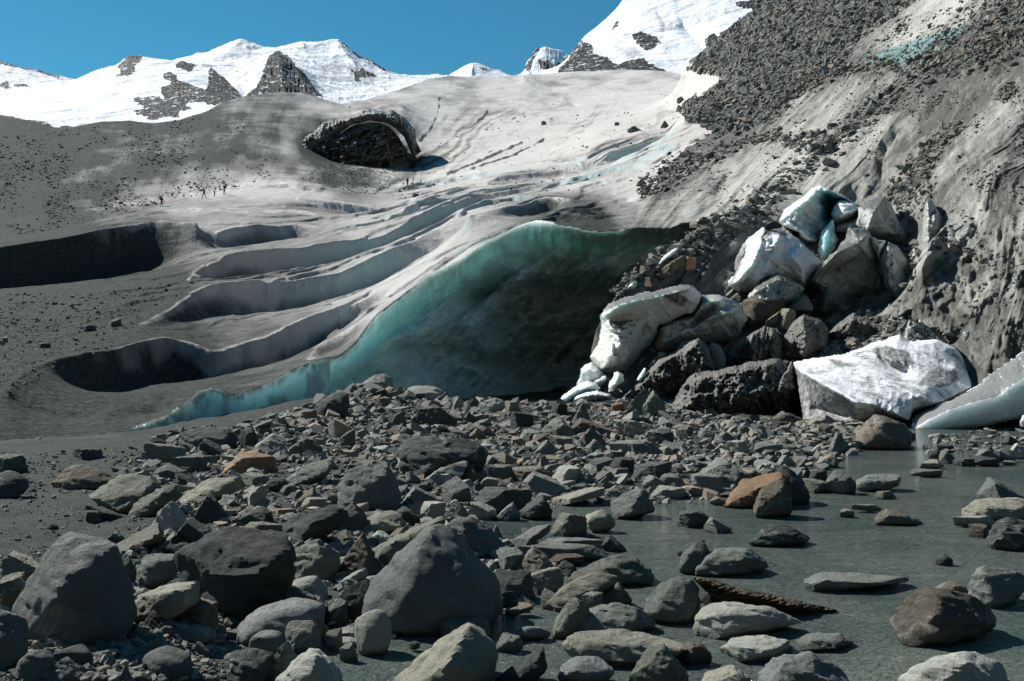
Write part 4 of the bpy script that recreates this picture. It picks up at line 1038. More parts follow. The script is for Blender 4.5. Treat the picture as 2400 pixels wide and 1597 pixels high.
B_('A', [(905,1500),(930,1430),(1000,1370),(1140,1320),(1330,1370),(1355,1410),(1330,1560),(1000,1568)], 'blue', 'broad rounded grey boulder at the bottom edge beside the glinting rivulet', rough=.5, p=10)
B_('A', (1215,1190,1500,1315,'round'), 'blue', 'smooth oval stone beneath the shaded front of the massive dark block', rough=.5, p=9)
B_('A', (968,1270,1112,1372,'leanr'), 'grey', 'small tilted grey stone above the broad rounded boulder at the bottom edge', rough=.6)
B_('A', (390,1325,645,1462,'round'), 'dark', 'dark rounded stone at the foot of the tall hunched boulder, lower of two', rough=.5, p=9)
B_('A', (428,1205,640,1332,'wedgel'), 'blue', 'dark egg-shaped stone leaning on the tall hunched boulder, upper of two', rough=.5, p=10)
B_('A', (80,1360,392,1568,'dome'), 'grey', 'light-topped rounded boulder at the bottom left corner', rough=.6, p=12)
B_('A', (280,1415,578,1568,'peak'), 'blue', 'faceted blue-grey stone at the bottom edge left of the pebbles')
B_('A', [(-120,1150),(0,1065),(90,1075),(165,1130),(190,1200),(170,1400),(60,1450),(-120,1480)], 'blue', 'dark boulder cut off by the left edge below the tall hunched boulder')
B_('A', (1203,1010,1506,1205,'block'), 'brown', 'brownish cracked block in front of the brown-ended slab')
B_('A', (980,1045,1222,1212,'peak'), 'dark', 'dark pointed stone between the hunched boulder and the brownish block')
B_('A', [(905,1180),(930,1000),(1010,960),(1200,905),(1390,875),(1395,1000),(1260,1080),(1000,1190)], 'tan', 'long slab with a rusty broken right end beside the tall hunched boulder', [(1000,1000,.7),(1270,930,.9),(1260,1060,1),(950,1150,.9)])
B_('A', [(935,870),(1000,700),(1210,695),(1245,735),(1215,850),(970,935)], 'grey', 'grey block with a pale flat top left of the massive dark block', [(1005,740,.5),(1180,730,.7),(1000,900,1),(1200,840,1)])
B_('A', [(790,635),(920,580),(1080,490),(1120,540),(1110,610),(860,700),(820,690)], 'tan', 'pale tan slab tilted up to the right above the hunched boulder', [(860,660,.7),(1090,560,.8)], thick=1.2)
B_('A', (1205,450,1560,645,'wedgel'), 'dark', 'dark ridged rock above the flat top of the massive dark block')
B_('A', (1045,328,1330,556,'peak'), 'pale', 'pale wedge-shaped rock in the middle of the left rubble')
B_('A', [(620,290),(850,165),(1060,160),(1110,200),(1000,290),(880,415),(840,420)], 'olive', 'broad flat olive slab tilted on the left gravel bank', [(640,310,.8),(850,400,1),(1000,280,.6)], thick=1.3)
B_('A', [(893,420),(940,350),(1050,280),(1160,220),(1270,240),(1250,300),(1050,405),(900,440)], 'olive', 'low wedge resting on the right end of the broad olive slab', [(1100,300,.7),(1000,400,1)])
B_('A', [(1240,310),(1440,180),(1640,165),(1695,230),(1560,290),(1380,355),(1270,350)], 'tan', 'cream and grey split boulder on the left rubble', [(1455,250,.8),(1400,340,1),(1560,270,.8)])
B_('A', (1328,280,1572,466,'peak'), 'dark', 'dark upright rock directly in front of the cream and grey split boulder')
B_('A', (1653,374,1872,502,'dome'), 'dark', 'squat dark rock behind the massive dark block')
B_('A', (1703,208,1848,374,'block'), 'pale', 'pale upright stone among the gravel of the left rubble')
B_('A', [(345,210),(410,150),(490,85),(560,78),(690,110),(790,170),(800,220),(680,250),(470,245)], 'brown', 'dark loaf-shaped boulder lying alone on the grey gravel bank', [(500,130,.5),(620,180,.9),(450,230,1),(700,235,1)], rough=.6)
B_('A', [(-90,160),(0,105),(110,118),(200,180),(206,240),(120,280),(0,312),(-90,300)], 'dark', 'dark rounded boulder cut off by the left edge on the gravel bank', rough=.6, p=12)
B_('A', (-60,10,192,142,'slab'), 'olive', 'flat-topped slab at the left edge below the ice toe')
B_('A', (1535,-6,1912,122,'slab'), 'orange', 'rust-brown slab at the top of the left rubble')
B_('A', (1180,18,1532,122,'slab'), 'grey', 'long grey slab left of the rust-brown slab')
B_('A', (1053,74,1292,176,'block'), 'grey', 'squared grey block in front of the long grey slab')
B_('A', [(1955,190),(2100,90),(2280,30),(2302,70),(2240,160),(2060,212)], 'grey', 'big grey slab tilted up to the right below the bank crest', [(2100,180,.9),(2250,110,.8)])
B_('A', (1663,134,1912,222,'slab'), 'olive', 'thin flat flagstone below the rust-brown slab')
B_('A', (574,390,708,470,'block'), 'brown', 'small brown stone alone on the silt beside a narrow slab')
B_('A', (590,354,842,456,'leanl'), 'dark', 'narrow dark slab lying on the silt under the olive slab')
B_('A', (-40,688,302,865,'wedgel'), 'tan', 'pale flat rock behind the tall hunched boulder at the left edge')
B_('A', (-90,838,222,1072,'dome'), 'brown', 'dark brown rock at the left edge under the pale flat rock')
B_('A', [(1995,760),(2050,660),(2190,600),(2345,690),(2350,780),(2250,860),(2020,890)], 'olive', 'flat-topped olive boulder right of the massive dark block', [(2200,720,.8),(2230,850,1),(2030,860,.9)])
B_('A', [(1930,500),(2050,430),(2250,375),(2400,380),(2420,460),(2200,560),(2030,640),(1990,600)], 'dark', 'long dark ridge of rock behind the massive dark block', [(2150,480,.8),(2060,600,1)])
B_('A', [(1545,1400),(1620,1360),(1720,1345),(1780,1372),(1900,1370),(1830,1560),(1600,1600)], 'dark', 'dark slab at the bottom edge right of the glinting rivulet')
B_('A', [(1840,1600),(1960,1500),(2140,1350),(2200,1340),(2300,1450),(2360,1540),(2350,1640),(1880,1640)], 'pale', 'pale ridge-backed boulder at the bottom edge left of centre', [(2180,1380,.5),(2150,1500,.9),(2100,1600,1)])
B_('A', (1788,1310,2092,1570,'peak'), 'olive', 'rough olive rock behind the pale ridge-backed boulder')
B_('A', (828,703,942,908,'round'), 'dark', 'dark stone standing on edge right of the tall hunched boulder', rough=.6)
B_('A', (728,543,884,645,'dome'), 'dark', 'low dark rock behind the shoulder of the tall hunched boulder')
B_('A', (1200,612,1312,682,'round'), 'dark', 'small dark oval stone left of the massive dark block top', rough=.5, p=9)
B_('A', (1628,476,1965,548,'slab'), 'tan', 'pale ledge showing above the top of the massive dark block')
B_('A', (1838,168,1994,264,'round'), 'dark', 'rounded dark stone below the big tilted grey slab')
B_('A', (2098,368,2214,424,'slab'), 'pale', 'small white stone lying on the long dark ridge')
B_('A', (2062,306,2246,402,'slab'), 'tan', 'tan stone just above the small white stone')
B_('A', (1200,120,1392,256,'leanl'), 'dark', 'dark leaning slab behind the pale wedge-shaped rock')
B_('A', (322,478,404,522,'peak'), 'dark', 'tiny dark pointed stone alone on the silt flat')
B_('A', (635,1360,785,1432,'slab'), 'blue', 'small grey stone among pebbles beside the dark rounded stone')
B_('A', (815,1458,915,1568,'peak'), 'blue', 'small pointed stone left of the broad rounded boulder')
B_('A', (1932,212,2036,290,'round'), 'grey', 'small grey stone below the rounded dark stone of the upper left rubble')
B_('A', (2045,240,2200,350,'wedger'), 'brown', 'rusty splintered stone beside the big tilted grey slab')
B_('A', (2240,1010,2400,1200,'block'), 'dark', 'dark stone at the right end of the long rounded boulder')
B_('A', (2250,1205,2360,1345,'block'), 'grey', 'small grey block in front of the pyramid boulder')
B_('A', (1098,1185,1190,1250,'round'), 'blue', 'small round pebble-like stone below the dark pointed stone', rough=.5, p=8)
B_('A', (1310,1300,1450,1392,'wedgel'), 'grey', 'small pale stone at the edge of the glinting rivulet')
# --- centre foreground
B_('B', [(110,1200),(140,1050),(160,960),(290,820),(400,690),(540,560),(600,505),(650,480),(690,500),(740,560),(870,640),(1000,750),(1090,840),(1105,950),(1090,1090),(980,1150),(680,1260),(360,1250),(200,1200)], 'blue', 'largest dark boulder, a sharp pyramid in the centre foreground', [(625,560,.3),(545,640,.5),(520,800,.8),(500,960,1),(830,790,.65),(560,1180,1),(900,1080,.9)], rough=.75, thick=.8)
B_('B', [(175,760),(230,660),(400,590),(600,480),(690,435),(710,500),(500,800),(250,820)], 'olive', 'long olive rock ridge behind the left side of the pyramid boulder')
B_('B', [(710,480),(760,440),(900,445),(1000,520),(1100,600),(1150,650),(1050,690),(960,710),(820,620)], 'grey', 'dark-fronted rock with a pale left face right behind the pyramid tip', [(860,480,.7),(850,560,.9),(960,680,1)])
B_('B', [(70,1250),(80,1150),(180,1065),(270,1055),(330,1110),(360,1230),(330,1320),(200,1385),(130,1375)], 'pale', 'pale rounded boulder at the lower left of the pyramid boulder', rough=.6, p=12)
B_('B', [(330,1600),(560,1410),(700,1290),(880,1185),(940,1210),(1060,1330),(1075,1420),(1020,1540),(960,1640),(400,1660)], 'tan', 'steep tan slab rising from the bottom edge, its right face in shade', [(880,1235,.6),(760,1400,.95),(690,1560,1),(1000,1400,.6)], thick=.9)
B_('B', (680,1128,1022,1285,'block'), 'brown', 'brown broken block behind the steep tan slab')
B_('B', [(-20,240),(60,100),(150,80),(330,75),(362,110),(400,300),(370,395),(180,405),(-10,340)], 'blue', 'tall dark cube-like boulder in the rubble left of centre', [(275,160,.75),(290,390,1),(100,300,.9)])
B_('B', [(100,545),(170,450),(260,400),(400,405),(465,475),(430,520),(250,555)], 'tan', 'tan slab with a rusty crest below the tall cube-like boulder', [(250,470,.8),(400,510,.9),(200,550,1)])
B_('B', (-40,558,292,842,'peak'), 'brown', 'large brown rock left of the pyramid boulder')
B_('B', (-30,342,188,545,'dome'), 'dark', 'dark flat-topped rock below the tall cube-like boulder')
B_('B', [(420,80),(400,-60),(520,-110),(760,-100),(980,-60),(1012,30),(960,110),(600,160),(450,170)], 'dark', 'very large dark slab boulder half buried in the central bank', [(560,20,.9),(500,140,1),(800,60,.8)])
B_('B', [(560,190),(640,130),(860,40),(885,60),(800,130),(600,205)], 'grey', 'narrow grey slab leaning against the very large dark slab boulder')
B_('B', (693,168,898,334,'block'), 'blue', 'squared blue-grey block in the central rubble below the dark slab boulder')
B_('B', (408,234,718,385,'wedgel'), 'blue', 'ridged blue-grey rock right of the tall cube-like boulder')
B_('B', (640,134,832,216,'slab'), 'pale', 'pale flat stone below the leaning narrow slab')
B_('B', (798,103,962,202,'wedger'), 'brown', 'reddish pointed rock at the right end of the dark slab boulder')
B_('B', (900,232,1335,402,'slab'), 'dark', 'wide dark layered slab above the muddy pool')
B_('B', (1228,288,1452,442,'wedger'), 'dark', 'dark wedge with a vertical right face standing in the muddy pool')
B_('B', (873,333,1066,446,'block'), 'pale', 'pale creased block at the left shore of the muddy pool')
B_('B', (1063,336,1232,450,'wedger'), 'grey', 'grey pointed stone touching the muddy pool beside the dark wedge')
B_('B', (1133,93,1442,196,'slab'), 'brown', 'long brown-topped slab in the central rubble')
B_('B', (1438,88,1652,200,'slab'), 'pale', 'pale pinkish slab right of the long brown-topped slab')
B_('B', (1253,133,1552,286,'wedgel'), 'grey', 'grey rock with a pale crest in front of the pale pinkish slab')
B_('B', (1446,234,1815,348,'leanr'), 'tan', 'long tan slab along the far shore of the muddy pool')
B_('B', (1753,218,2035,334,'peak'), 'pale', 'pale triangular rock at the right end of the muddy pool')
B_('B', [(1860,330),(1960,280),(2070,245),(2130,290),(2190,390),(2080,400),(1890,445)], 'grey', 'grey block with a tan right corner standing in the shallows', [(2040,330,.9),(1900,430,1),(2060,400,1)])
B_('B', (1688,390,1887,532,'round'), 'tan', 'bright tan stone wet at its foot in the middle of the shallows')
B_('B', (1428,408,1692,562,'slab'), 'tan', 'low tan shelf left of the bright tan stone')
B_('B', (1110,488,1442,642,'leanr'), 'grey', 'flat grey slab sloping into the shallows right of the pyramid tip')
B_('B', (1340,590,1795,672,'slab'), 'blue', 'low blue-grey slab awash in the shallows')
B_('B', (1788,568,1962,662,'wedgel'), 'dark', 'small dark wedge at the right end of the low blue-grey slab')
B_('B', (1200,633,1862,736,'slab'), 'grey', 'long straight-edged grey slab crossing the shallows')
B_('B', (1180,653,1502,818,'peak'), 'brown', 'brown-black pointed rock below the long straight-edged slab')
B_('B', (1078,653,1264,802,'block'), 'grey', 'grey cube-like rock left of the brown-black pointed rock')
B_('B', (1473,738,1625,828,'peak'), 'dark', 'small black stone right of the brown-black pointed rock')
B_('B', (1283,788,1532,954,'block'), 'tan', 'tan cube-like rock below the small black stone')
B_('B', [(1057,830),(1100,808),(1300,810),(1320,900),(1300,1010),(1130,940)], 'dark', 'dark block between the pyramid boulder and the tan cube-like rock')
B_('B', [(1560,880),(1640,790),(1760,735),(1900,700),(2020,715),(2120,780),(2152,850),(2130,890),(1900,905),(1650,880)], 'olive', 'broad low olive boulder at the edge of the river', [(1850,780,.7),(1700,880,1),(2000,880,1)])
B_('B', [(1388,1065),(1470,980),(1580,890),(1740,825),(1880,850),(1925,890),(1750,960),(1540,1080),(1480,1080)], 'tan', 'tan-faced slab in front of the broad low olive boulder', [(1575,900,.6),(1550,1060,1),(1700,960,1)])
B_('B', (1743,888,2008,1055,'wedger'), 'brown', 'dark brown stone at the water right of the tan-faced slab')
B_('B', [(1450,1260),(1480,1150),(1560,1030),(1620,980),(1690,1050),(1712,1100),(1560,1230),(1500,1265)], 'olive', 'pointed upright rock at the left end of the big layered slab', [(1600,1060,.6),(1520,1220,1)])
B_('B', (1663,958,1805,1095,'block'), 'grey', 'small grey block behind the big layered slab')
B_('B', [(1560,1220),(1600,1130),(1700,1080),(1900,1035),(2030,1070),(2170,1160),(2150,1200),(1900,1250),(1650,1255)], 'grey', 'big layered grey slab dipping into the river right of centre', [(1680,1130,.7),(1700,1240,1),(2000,1190,1)])
B_('B', (1373,934,1478,1042,'block'), 'grey', 'small pale stone left of the tan-faced slab at the stream')
B_('B', [(1500,1330),(1560,1240),(1690,1228),(1900,1255),(2150,1265),(2300,1290),(2400,1350),(2300,1400),(2100,1440),(1900,1460),(1650,1420)], 'tan', 'widest flat tan slab lying in the river near the bottom edge', [(1600,1300,.7),(1700,1420,1),(2100,1430,1),(2350,1350,.8)])
B_('B', (1208,1184,1444,1274,'round'), 'blue', 'oval blue-grey stone in the stream right of the brown broken block', rough=.6, p=9)
B_('B', (1054,1248,1254,1356,'slab'), 'grey', 'low wet stone in the stream below the oval stone')
B_('B', [(1060,1560),(1200,1460),(1340,1380),(1390,1345),(1405,1420),(1415,1490),(1300,1570),(1100,1600)], 'dark', 'dark wedge rising from the stream at the bottom edge', [(1370,1400,.6),(1200,1530,1),(1380,1480,.9)])
B_('B', (1498,1410,1875,1590,'dome'), 'blue', 'speckled rounded boulder at the bottom edge below the widest tan slab', rough=.8, p=12)
B_('B', (1988,1345,2400,1620,'dome'), 'olive', 'large rough boulder cut by the bottom edge below the widest tan slab')
B_('B', [(2083,1110),(2110,1000),(2200,900),(2290,865),(2400,870),(2480,930),(2490,1060),(2440,1150),(2200,1165)], 'grey', 'white-topped wedge boulder with a black right face in the river', [(2330,930,.6),(2220,1040,.9),(2180,1150,1),(2400,1140,1)], thick=.9)
B_('B', (1090,948,1216,1065,'round'), 'dark', 'dark stone tucked at the right foot of the pyramid boulder')
B_('B', (1130,1034,1324,1112,'leanr'), 'brown', 'flat brown stone at the right foot of the pyramid boulder')
B_('B', (1978,58,2284,188,'slab'), 'dark', 'long dark slab in the rubble above the triangular pale rock')
B_('B', (1828,28,2016,152,'slab'), 'dark', 'dark slab left of the long dark slab in the upper rubble')
B_('B', (1626,98,1756,202,'peak'), 'grey', 'grey pointed stone right of the pale pinkish slab')
B_('B', (2078,153,2226,248,'round'), 'grey', 'rounded grey stone below the long dark slab')
B_('B', (2196,138,2336,234,'round'), 'grey', 'grey rounded stone between the long dark slab and the big grey rock pair')
B_('B', (2122,223,2400,302,'slab'), 'pale', 'pale flat slab at the shore below the big grey rock pair')
B_('B', (1028,488,1114,584,'peak'), 'grey', 'small spike of rock at the left shore of the muddy pool')
B_('B', (468,1293,544,1344,'round'), 'dark', 'small black stone alone in the stream below the pyramid boulder')
B_('B', (0,880,205,1160,'block'), 'dark', 'dark shaded block between the pyramid and the large brown rock')
B_('B', (-10,790,180,905,'leanr'), 'pale', 'pale slab tip left of the pyramid boulder')
B_('B', (190,535,372,622,'wedgel'), 'pale', 'small pale creased rock behind the olive rock ridge')
B_('B', (350,370,546,480,'dome'), 'dark', 'dark rock between the tan rusty slab and the ridged blue-grey rock')
B_('B', (520,336,722,452,'slab'), 'pale', 'pale cracked slab below the ridged blue-grey rock')
B_('B', (705,318,880,452,'peak'), 'grey', 'grey peaked rock left of the pale creased block')
B_('B', (905,195,1000,268,'peak'), 'dark', 'small dark peaked stone on the wide layered slab')
B_('B', (960,165,1082,245,'round'), 'pale', 'small pale rounded stone above the wide layered slab')
B_('B', (1000,85,1205,190,'slab'), 'olive', 'olive slab left of the long brown-topped slab')
B_('B', (1010,738,1082,790,'slab'), 'grey', 'small flat stone beside the right shoulder of the pyramid boulder')
B_('B', (1415,695,1680,760,'slab'), 'brown', 'thin reddish slab end at the water right of the brown pointed rock')
B_('B', (-10,1310,112,1420,'slab'), 'blue', 'small blue-grey slab left of the pale rounded boulder')
# --- right, in the river
B_('C', [(290,320),(340,270),(420,190),(560,160),(710,125),(742,170),(640,250),(540,330),(480,345),(300,368)], 'orange', 'orange flat-topped boulder at the river edge', [(330,330,.9),(520,240,.9),(640,190,.8),(400,360,1)], thick=1.0)
B_('C', [(490,365),(545,250),(610,195),(700,180),(747,205),(742,400),(620,437),(510,412)], 'brown', 'rusty upright block leaning on the front of the orange boulder', [(560,270,.7),(650,280,1),(620,430,1)])
B_('C', [(600,200),(690,80),(740,110),(810,170),(850,240),(885,310),(830,335),(700,345),(620,330)], 'dark', 'dark rock rising behind the orange boulder')
B_('C', (60,38,472,222,'dome'), 'grey', 'big rounded grey rock left of the orange boulder')
B_('C', (60,140,272,268,'block'), 'grey', 'grey block in front of the big rounded grey rock')
B_('C', (983,118,1194,268,'dome'), 'grey', 'squat grey boulder at the far water edge, left of a flat slab')
B_('C', [(1195,240),(1200,180),(1300,145),(1490,140),(1510,170),(1505,215),(1400,235),(1210,255)], 'grey', 'flat grey slab boulder standing in the far water', [(1240,200,.8),(1480,185,.8),(1230,250,1)])
B_('C', [(455,625),(560,500),(640,490),(760,510),(885,580),(860,605),(600,632)], 'dark', 'dark angular rock alone in the river, pointed at its left top', [(610,530,.7),(740,560,.9),(600,625,1)])
B_('C', [(65,830),(90,720),(150,690),(350,645),(430,650),(520,700),(635,770),(400,810),(200,838)], 'grey', 'long dark-grey hump of rock in the river above the driftwood', [(200,720,.7),(400,720,.8),(250,830,1)])
B_('C', [(820,930),(830,870),(870,855),(1150,865),(1400,842),(1560,850),(1575,875),(1300,920),(1000,948)], 'grey', 'long low ledge of rock in mid river', [(900,900,.8),(1200,900,.9),(1450,890,.8)], thick=1.5)
B_('C', [(85,1225),(110,1080),(200,1035),(340,1030),(600,1060),(760,1130),(822,1165),(600,1205),(300,1250),(130,1268)], 'pale', 'pale rough boulder in the river in front of the driftwood', [(200,1150,.8),(500,1110,.7),(300,1240,1)])
B_('C', [(260,1350),(350,1275),(560,1262),(740,1290),(760,1330),(600,1405),(350,1430)], 'pale', 'flat pale slab in the river, wider left piece of a broken pair', [(330,1330,.8),(600,1350,.9),(400,1425,1)], thick=1.4)
B_('C', [(740,1300),(900,1245),(1080,1240),(1185,1290),(1000,1330),(780,1350)], 'grey', 'thin slab in the river, awash right piece of a broken pair', None, thick=1.5)
B_('C', [(1430,1180),(1490,1080),(1610,955),(1720,945),(1850,960),(2000,1000),(2100,1060),(2140,1180),(2080,1230),(1900,1290),(1690,1340),(1470,1280)], 'brown', 'brown tent-shaped boulder in the river at the right', [(1715,985,.5),(1710,1180,.95),(1690,1320,1),(1950,1150,.6)], thick=.9)
B_('C', [(1965,980),(2020,790),(2080,780),(2200,850),(2330,830),(2400,900),(2300,990),(2200,1040),(2100,1058)], 'grey', 'grey boulder with a high left shoulder behind the brown tent-shaped one', [(2080,850,.6),(2120,950,.9),(2150,1045,1)])
B_('C', (1728,893,1974,975,'dome'), 'brown', 'low brown rock just behind the peak of the tent-shaped boulder')
B_('C', [(1315,485),(1350,410),(1410,380),(1500,400),(1580,440),(1655,470),(1550,482)], 'brown', 'brown humped rock alone in mid river', None)
B_('C', (1743,690,1864,758,'dome'), 'dark', 'small dark stone alone in the right half of the river')
B_('C', (2030,168,2335,312,'wedgel'), 'blue', 'blue-grey rock in the far water near the right edge')
B_('C', [(1930,430),(1945,350),(2020,320),(2150,325),(2260,340),(2320,310),(2440,330),(2440,440),(2200,450),(2000,448)], 'tan', 'long tan rock shelf at the right edge of the river', None, thick=.9)
B_('C', (1862,434,2186,497,'slab'), 'pale', 'thin whitish slab lying before the tan rock shelf')
B_('C', [(2110,600),(2130,510),(2220,450),(2280,470),(2440,490),(2440,640),(2140,655)], 'dark', 'knobbly dark boulder at the right edge in front of the tan shelf', None, rough=1.8)
B_('C', (1976,488,2140,566,'slab'), 'brown', 'small brown slab left of the knobbly dark boulder')
B_('C', [(525,1520),(600,1430),(760,1400),(870,1390),(1000,1450),(1100,1530),(1140,1600),(900,1650),(560,1640)], 'blue', 'lumpy dark boulder cut by the bottom edge at the right', [(700,1450,.6),(850,1500,.9),(700,1600,1)], rough=1.4)
B_('C', [(1470,1570),(1600,1470),(1780,1410),(2000,1393),(2160,1440),(2240,1520),(2270,1600),(2000,1650),(1550,1650)], 'pale', 'big light-backed boulder cut by the bottom edge, farthest right', [(1700,1480,.6),(1950,1460,.7),(1800,1600,1)], rough=1.3)
B_('C', (108,1484,478,1640,'wedger'), 'tan', 'tan faceted boulder cut by the bottom edge right of centre')
B_('C', [(-20,800),(0,690),(90,615),(160,610),(190,680),(100,760),(60,820)], 'grey', 'pale-topped stone wedged left of the long dark-grey hump')
B_('C', (-40,592,152,700,'leanr'), 'dark', 'dark slab edge above the pale-topped stone in the river')
B_('C', (-40,388,204,494,'dome'), 'dark', 'dark low rock awash below the orange boulder')
B_('C', (148,444,332,534,'wedgel'), 'grey', 'small grey rock in the water right of the dark low rock')
B_('C', (1168,348,1374,394,'slab'), 'olive', 'thin low stone just above the water in mid river')
B_('C', (1328,258,1468,302,'slab'), 'tan', 'pair-like tan pebble rock showing in the far river')
B_('C', (1570,108,1794,154,'slab'), 'grey', 'flat stone awash in the far river')
B_('C', (1078,380,1184,428,'dome'), 'brown', 'small brown stone awash left of the brown humped rock')
B_('C', (812,173,988,262,'block'), 'olive', 'grey-green block at the shore right of the orange boulder')
B_('C', (868,112,1004,192,'slab'), 'dark', 'dark slab on the shore behind the squat grey boulder')
B_('C', (-30,1308,196,1436,'dome'), 'brown', 'wet brown rock glinting in the rapid beside the widest tan slab', rough=1.2)
B_('C', (128,918,266,1055,'block'), 'dark', 'dark stone propping up the driftwood')
B_('C', (1630,40,1810,95,'slab'), 'tan', 'tan flat stone at the left end of the far right shoal')
B_('C', (1760,-20,1890,60,'peak'), 'grey', 'pointed grey stone on the far right shoal')
B_('C', (1870,30,2010,80,'slab'), 'dark', 'dark flat slab in front of the far right shoal')
B_('C', (1990,20,2190,80,'slab'), 'dark', 'long dark slab at the front of the far right shoal')
B_('C', (2010,-30,2180,50,'dome'), 'grey', 'grey rounded stone on the far right shoal')
B_('C', (2180,-40,2300,50,'block'), 'grey', 'grey block at the right end of the far right shoal')
B_('C', (2200,48,2310,75,'slab'), 'olive', 'thin slab awash beside the far right shoal')
B_('C', (1700,-30,1780,40,'round'), 'dark', 'small dark stone behind the tan flat stone of the far shoal')
B_('C', (2240,-70,2400,30,'peak'), 'pale', 'pale stone at the right edge behind the far right shoal')
B_('C', (370,160,480,212,'round'), 'tan', 'small tan stone touching the left side of the orange boulder')
B_('C', (185,298,295,348,'dome'), 'tan', 'low tan stone at the left foot of the orange boulder')
B_('C', (420,18,545,75,'round'), 'grey', 'small grey stone above the dark rock behind the orange boulder')
B_('C', (640,10,770,90,'peak'), 'pale', 'pale pointed stone in the rubble behind the orange boulder')
B_('C', (515,70,640,135,'peak'), 'pale', 'small pale stone left of the dark rock behind the orange boulder')
B_('C', (760,55,880,150,'peak'), 'grey', 'grey stone on the shore behind the grey-green block')
B_('C', (905,0,1075,88,'wedger'), 'tan', 'tan rock jutting into the far water with its reflection')
B_('C', (330,210,372,260,'round'), 'grey', 'small stone beside the grey block left of the orange boulder')
# --- bank below the cave
B_('E', [(125,1110),(160,1070),(230,1030),(300,1018),(350,1050),(362,1112),(250,1130)], 'blue', 'blue-grey rock on the very top of the rubble bank against the ice wall')
B_('E', [(440,1120),(520,1100),(640,1105),(712,1140),(690,1190),(580,1200),(500,1170)], 'pale', 'pale flat slab perched at the mouth of the ice cave', None)
B_('E', (14,1084,134,1152,'dome'), 'blue', 'round-backed stone on the bank left of the blue-grey top rock')
B_('E', (755,1172,856,1265,'peak'), 'tan', 'narrow tan stone standing at the dark cave mouth')
B_('E', (950,1184,1136,1295,'block'), 'pale', 'large pale boulder on the bank edge in front of the dark cave')
B_('E', (1126,1206,1240,1284,'slab'), 'tan', 'tan slab right of the large pale boulder at the cave mouth')
B_('E', (476,1236,800,1392,'block'), 'dark', 'dark long block below the pale slab at the cave mouth')
B_('E', (1168,1278,1326,1404,'block'), 'dark', 'dark cube-like boulder below the tan slab of the cave mouth')
B_('E', (1364,1316,1616,1464,'dome'), 'grey', 'broad grey boulder with a flat back below the cave mouth')
B_('E', (1556,1326,1896,1450,'wedgel'), 'brown', 'brown sloping slab right of the broad grey boulder')
B_('E', (1886,1336,2116,1454,'slab'), 'tan', 'wide tan block right of the brown sloping slab')
B_('E', (1936,1118,2232,1296,'peak'), 'grey', 'large grey boulder with a pale left face under the ice lumps')
B_('E', (1586,1208,1716,1356,'peak'), 'olive', 'pale lumpy boulder under the lowest white ice lump')
B_('E', (1438,1220,1560,1312,'block'), 'dark', 'dark stone at the tip of the lowest white ice lump')
B_('E', (1858,1213,1952,1292,'round'), 'orange', 'bright orange stone left of the large grey boulder')
B_('E', (352,1278,440,1376,'round'), 'blue', 'round blue-grey stone on the bank below the blue-grey top rock', rough=.6, p=9)
B_('E', (1636,1386,1856,1534,'peak'), 'brown', 'dark brown blocky boulder under the brown sloping slab')
B_('E', (1320,1478,1506,1568,'peak'), 'grey', 'grey peaked rock below the broad grey boulder')
B_('E', (1846,1478,2226,1572,'slab'), 'grey', 'very wide grey slab in the middle of the bank')
B_('E', (1440,1440,1600,1540,'block'), 'olive', 'olive block between the broad grey and dark brown boulders')
B_('E', (206,1512,348,1570,'slab'), 'pale', 'small pale slab among the pebbles of the bank')
B_('E', (400,1385,490,1455,'round'), 'grey', 'small round stone in the pebbly part of the bank')
B_('E', (-10,1400,100,1530,'block'), 'grey', 'grey upright block on the left part of the bank')
B_('E', (1220,1400,1390,1480,'slab'), 'grey', 'grey slab below the dark cube-like boulder')
B_('E', (1690,1470,1830,1560,'peak'), 'grey', 'grey stone left of the very wide grey slab')
B_('E', (2080,1130,2230,1310,'dome'), 'olive', 'rounded dark stone right of the large grey boulder under the ice')
B_('E', (2150,1400,2300,1500,'block'), 'dark', 'dark block above the right end of the very wide grey slab')
B_('E', (840,1285,960,1360,'wedgel'), 'brown', 'brown stone in the bank between dark block and cube-like boulder')
B_('E', (240,1180,360,1240,'slab'), 'brown', 'brown slab below the blue-grey top rock')
B_('D', [(975,1560),(1000,1490),(1060,1455),(1140,1470),(1152,1530),(1100,1580)], 'dark', 'dark rounded rock at the left end of the rubble against the ice toe')
B_('D', (1000,1490,1300,1620,'slab'), 'tan', 'pale tan slab below the dark paired boulders of the bank')
B_('D', [(1240,1480),(1250,1420),(1330,1400),(1480,1385),(1600,1400),(1650,1450),(1600,1520),(1400,1545),(1260,1520)], 'dark', 'long black boulder on the bank in front of the ice wall')
B_('D', (1640,1388,1790,1535,'block'), 'dark', 'dark block right of the long black boulder')
B_('D', [(2180,1290),(2200,1220),(2300,1150),(2400,1130),(2420,1250),(2330,1320),(2230,1310)], 'dark', 'big dark leaning boulder near the top of the bank by the ice wall')
B_('D', (1750,1430,2010,1566,'peak'), 'pale', 'pale-sided pointed boulder in the upper left of the bank')
B_('D', (2000,1455,2230,1585,'dome'), 'olive', 'olive boulder right of the pale-sided pointed one')
B_('D', (1745,1330,1890,1400,'leanr'), 'blue', 'small blue-grey stone on the bank skyline left')
B_('D', (1880,1310,1990,1390,'wedger'), 'brown', 'small brown pointed stone on the bank skyline')
B_('D', (2050,1260,2190,1340,'slab'), 'brown', 'brown stone under the big dark leaning boulder')
B_('D', (2270,1310,2430,1460,'block'), 'tan', 'tan-grey upright block below the big dark leaning boulder')
B_('D', (1360,1465,1560,1600,'wedgel'), 'dark', 'dark wedge in front of the long black boulder')
B_('D', (500,1530,720,1600,'slab'), 'dark', 'long dark slab half buried at the ice toe on the left')
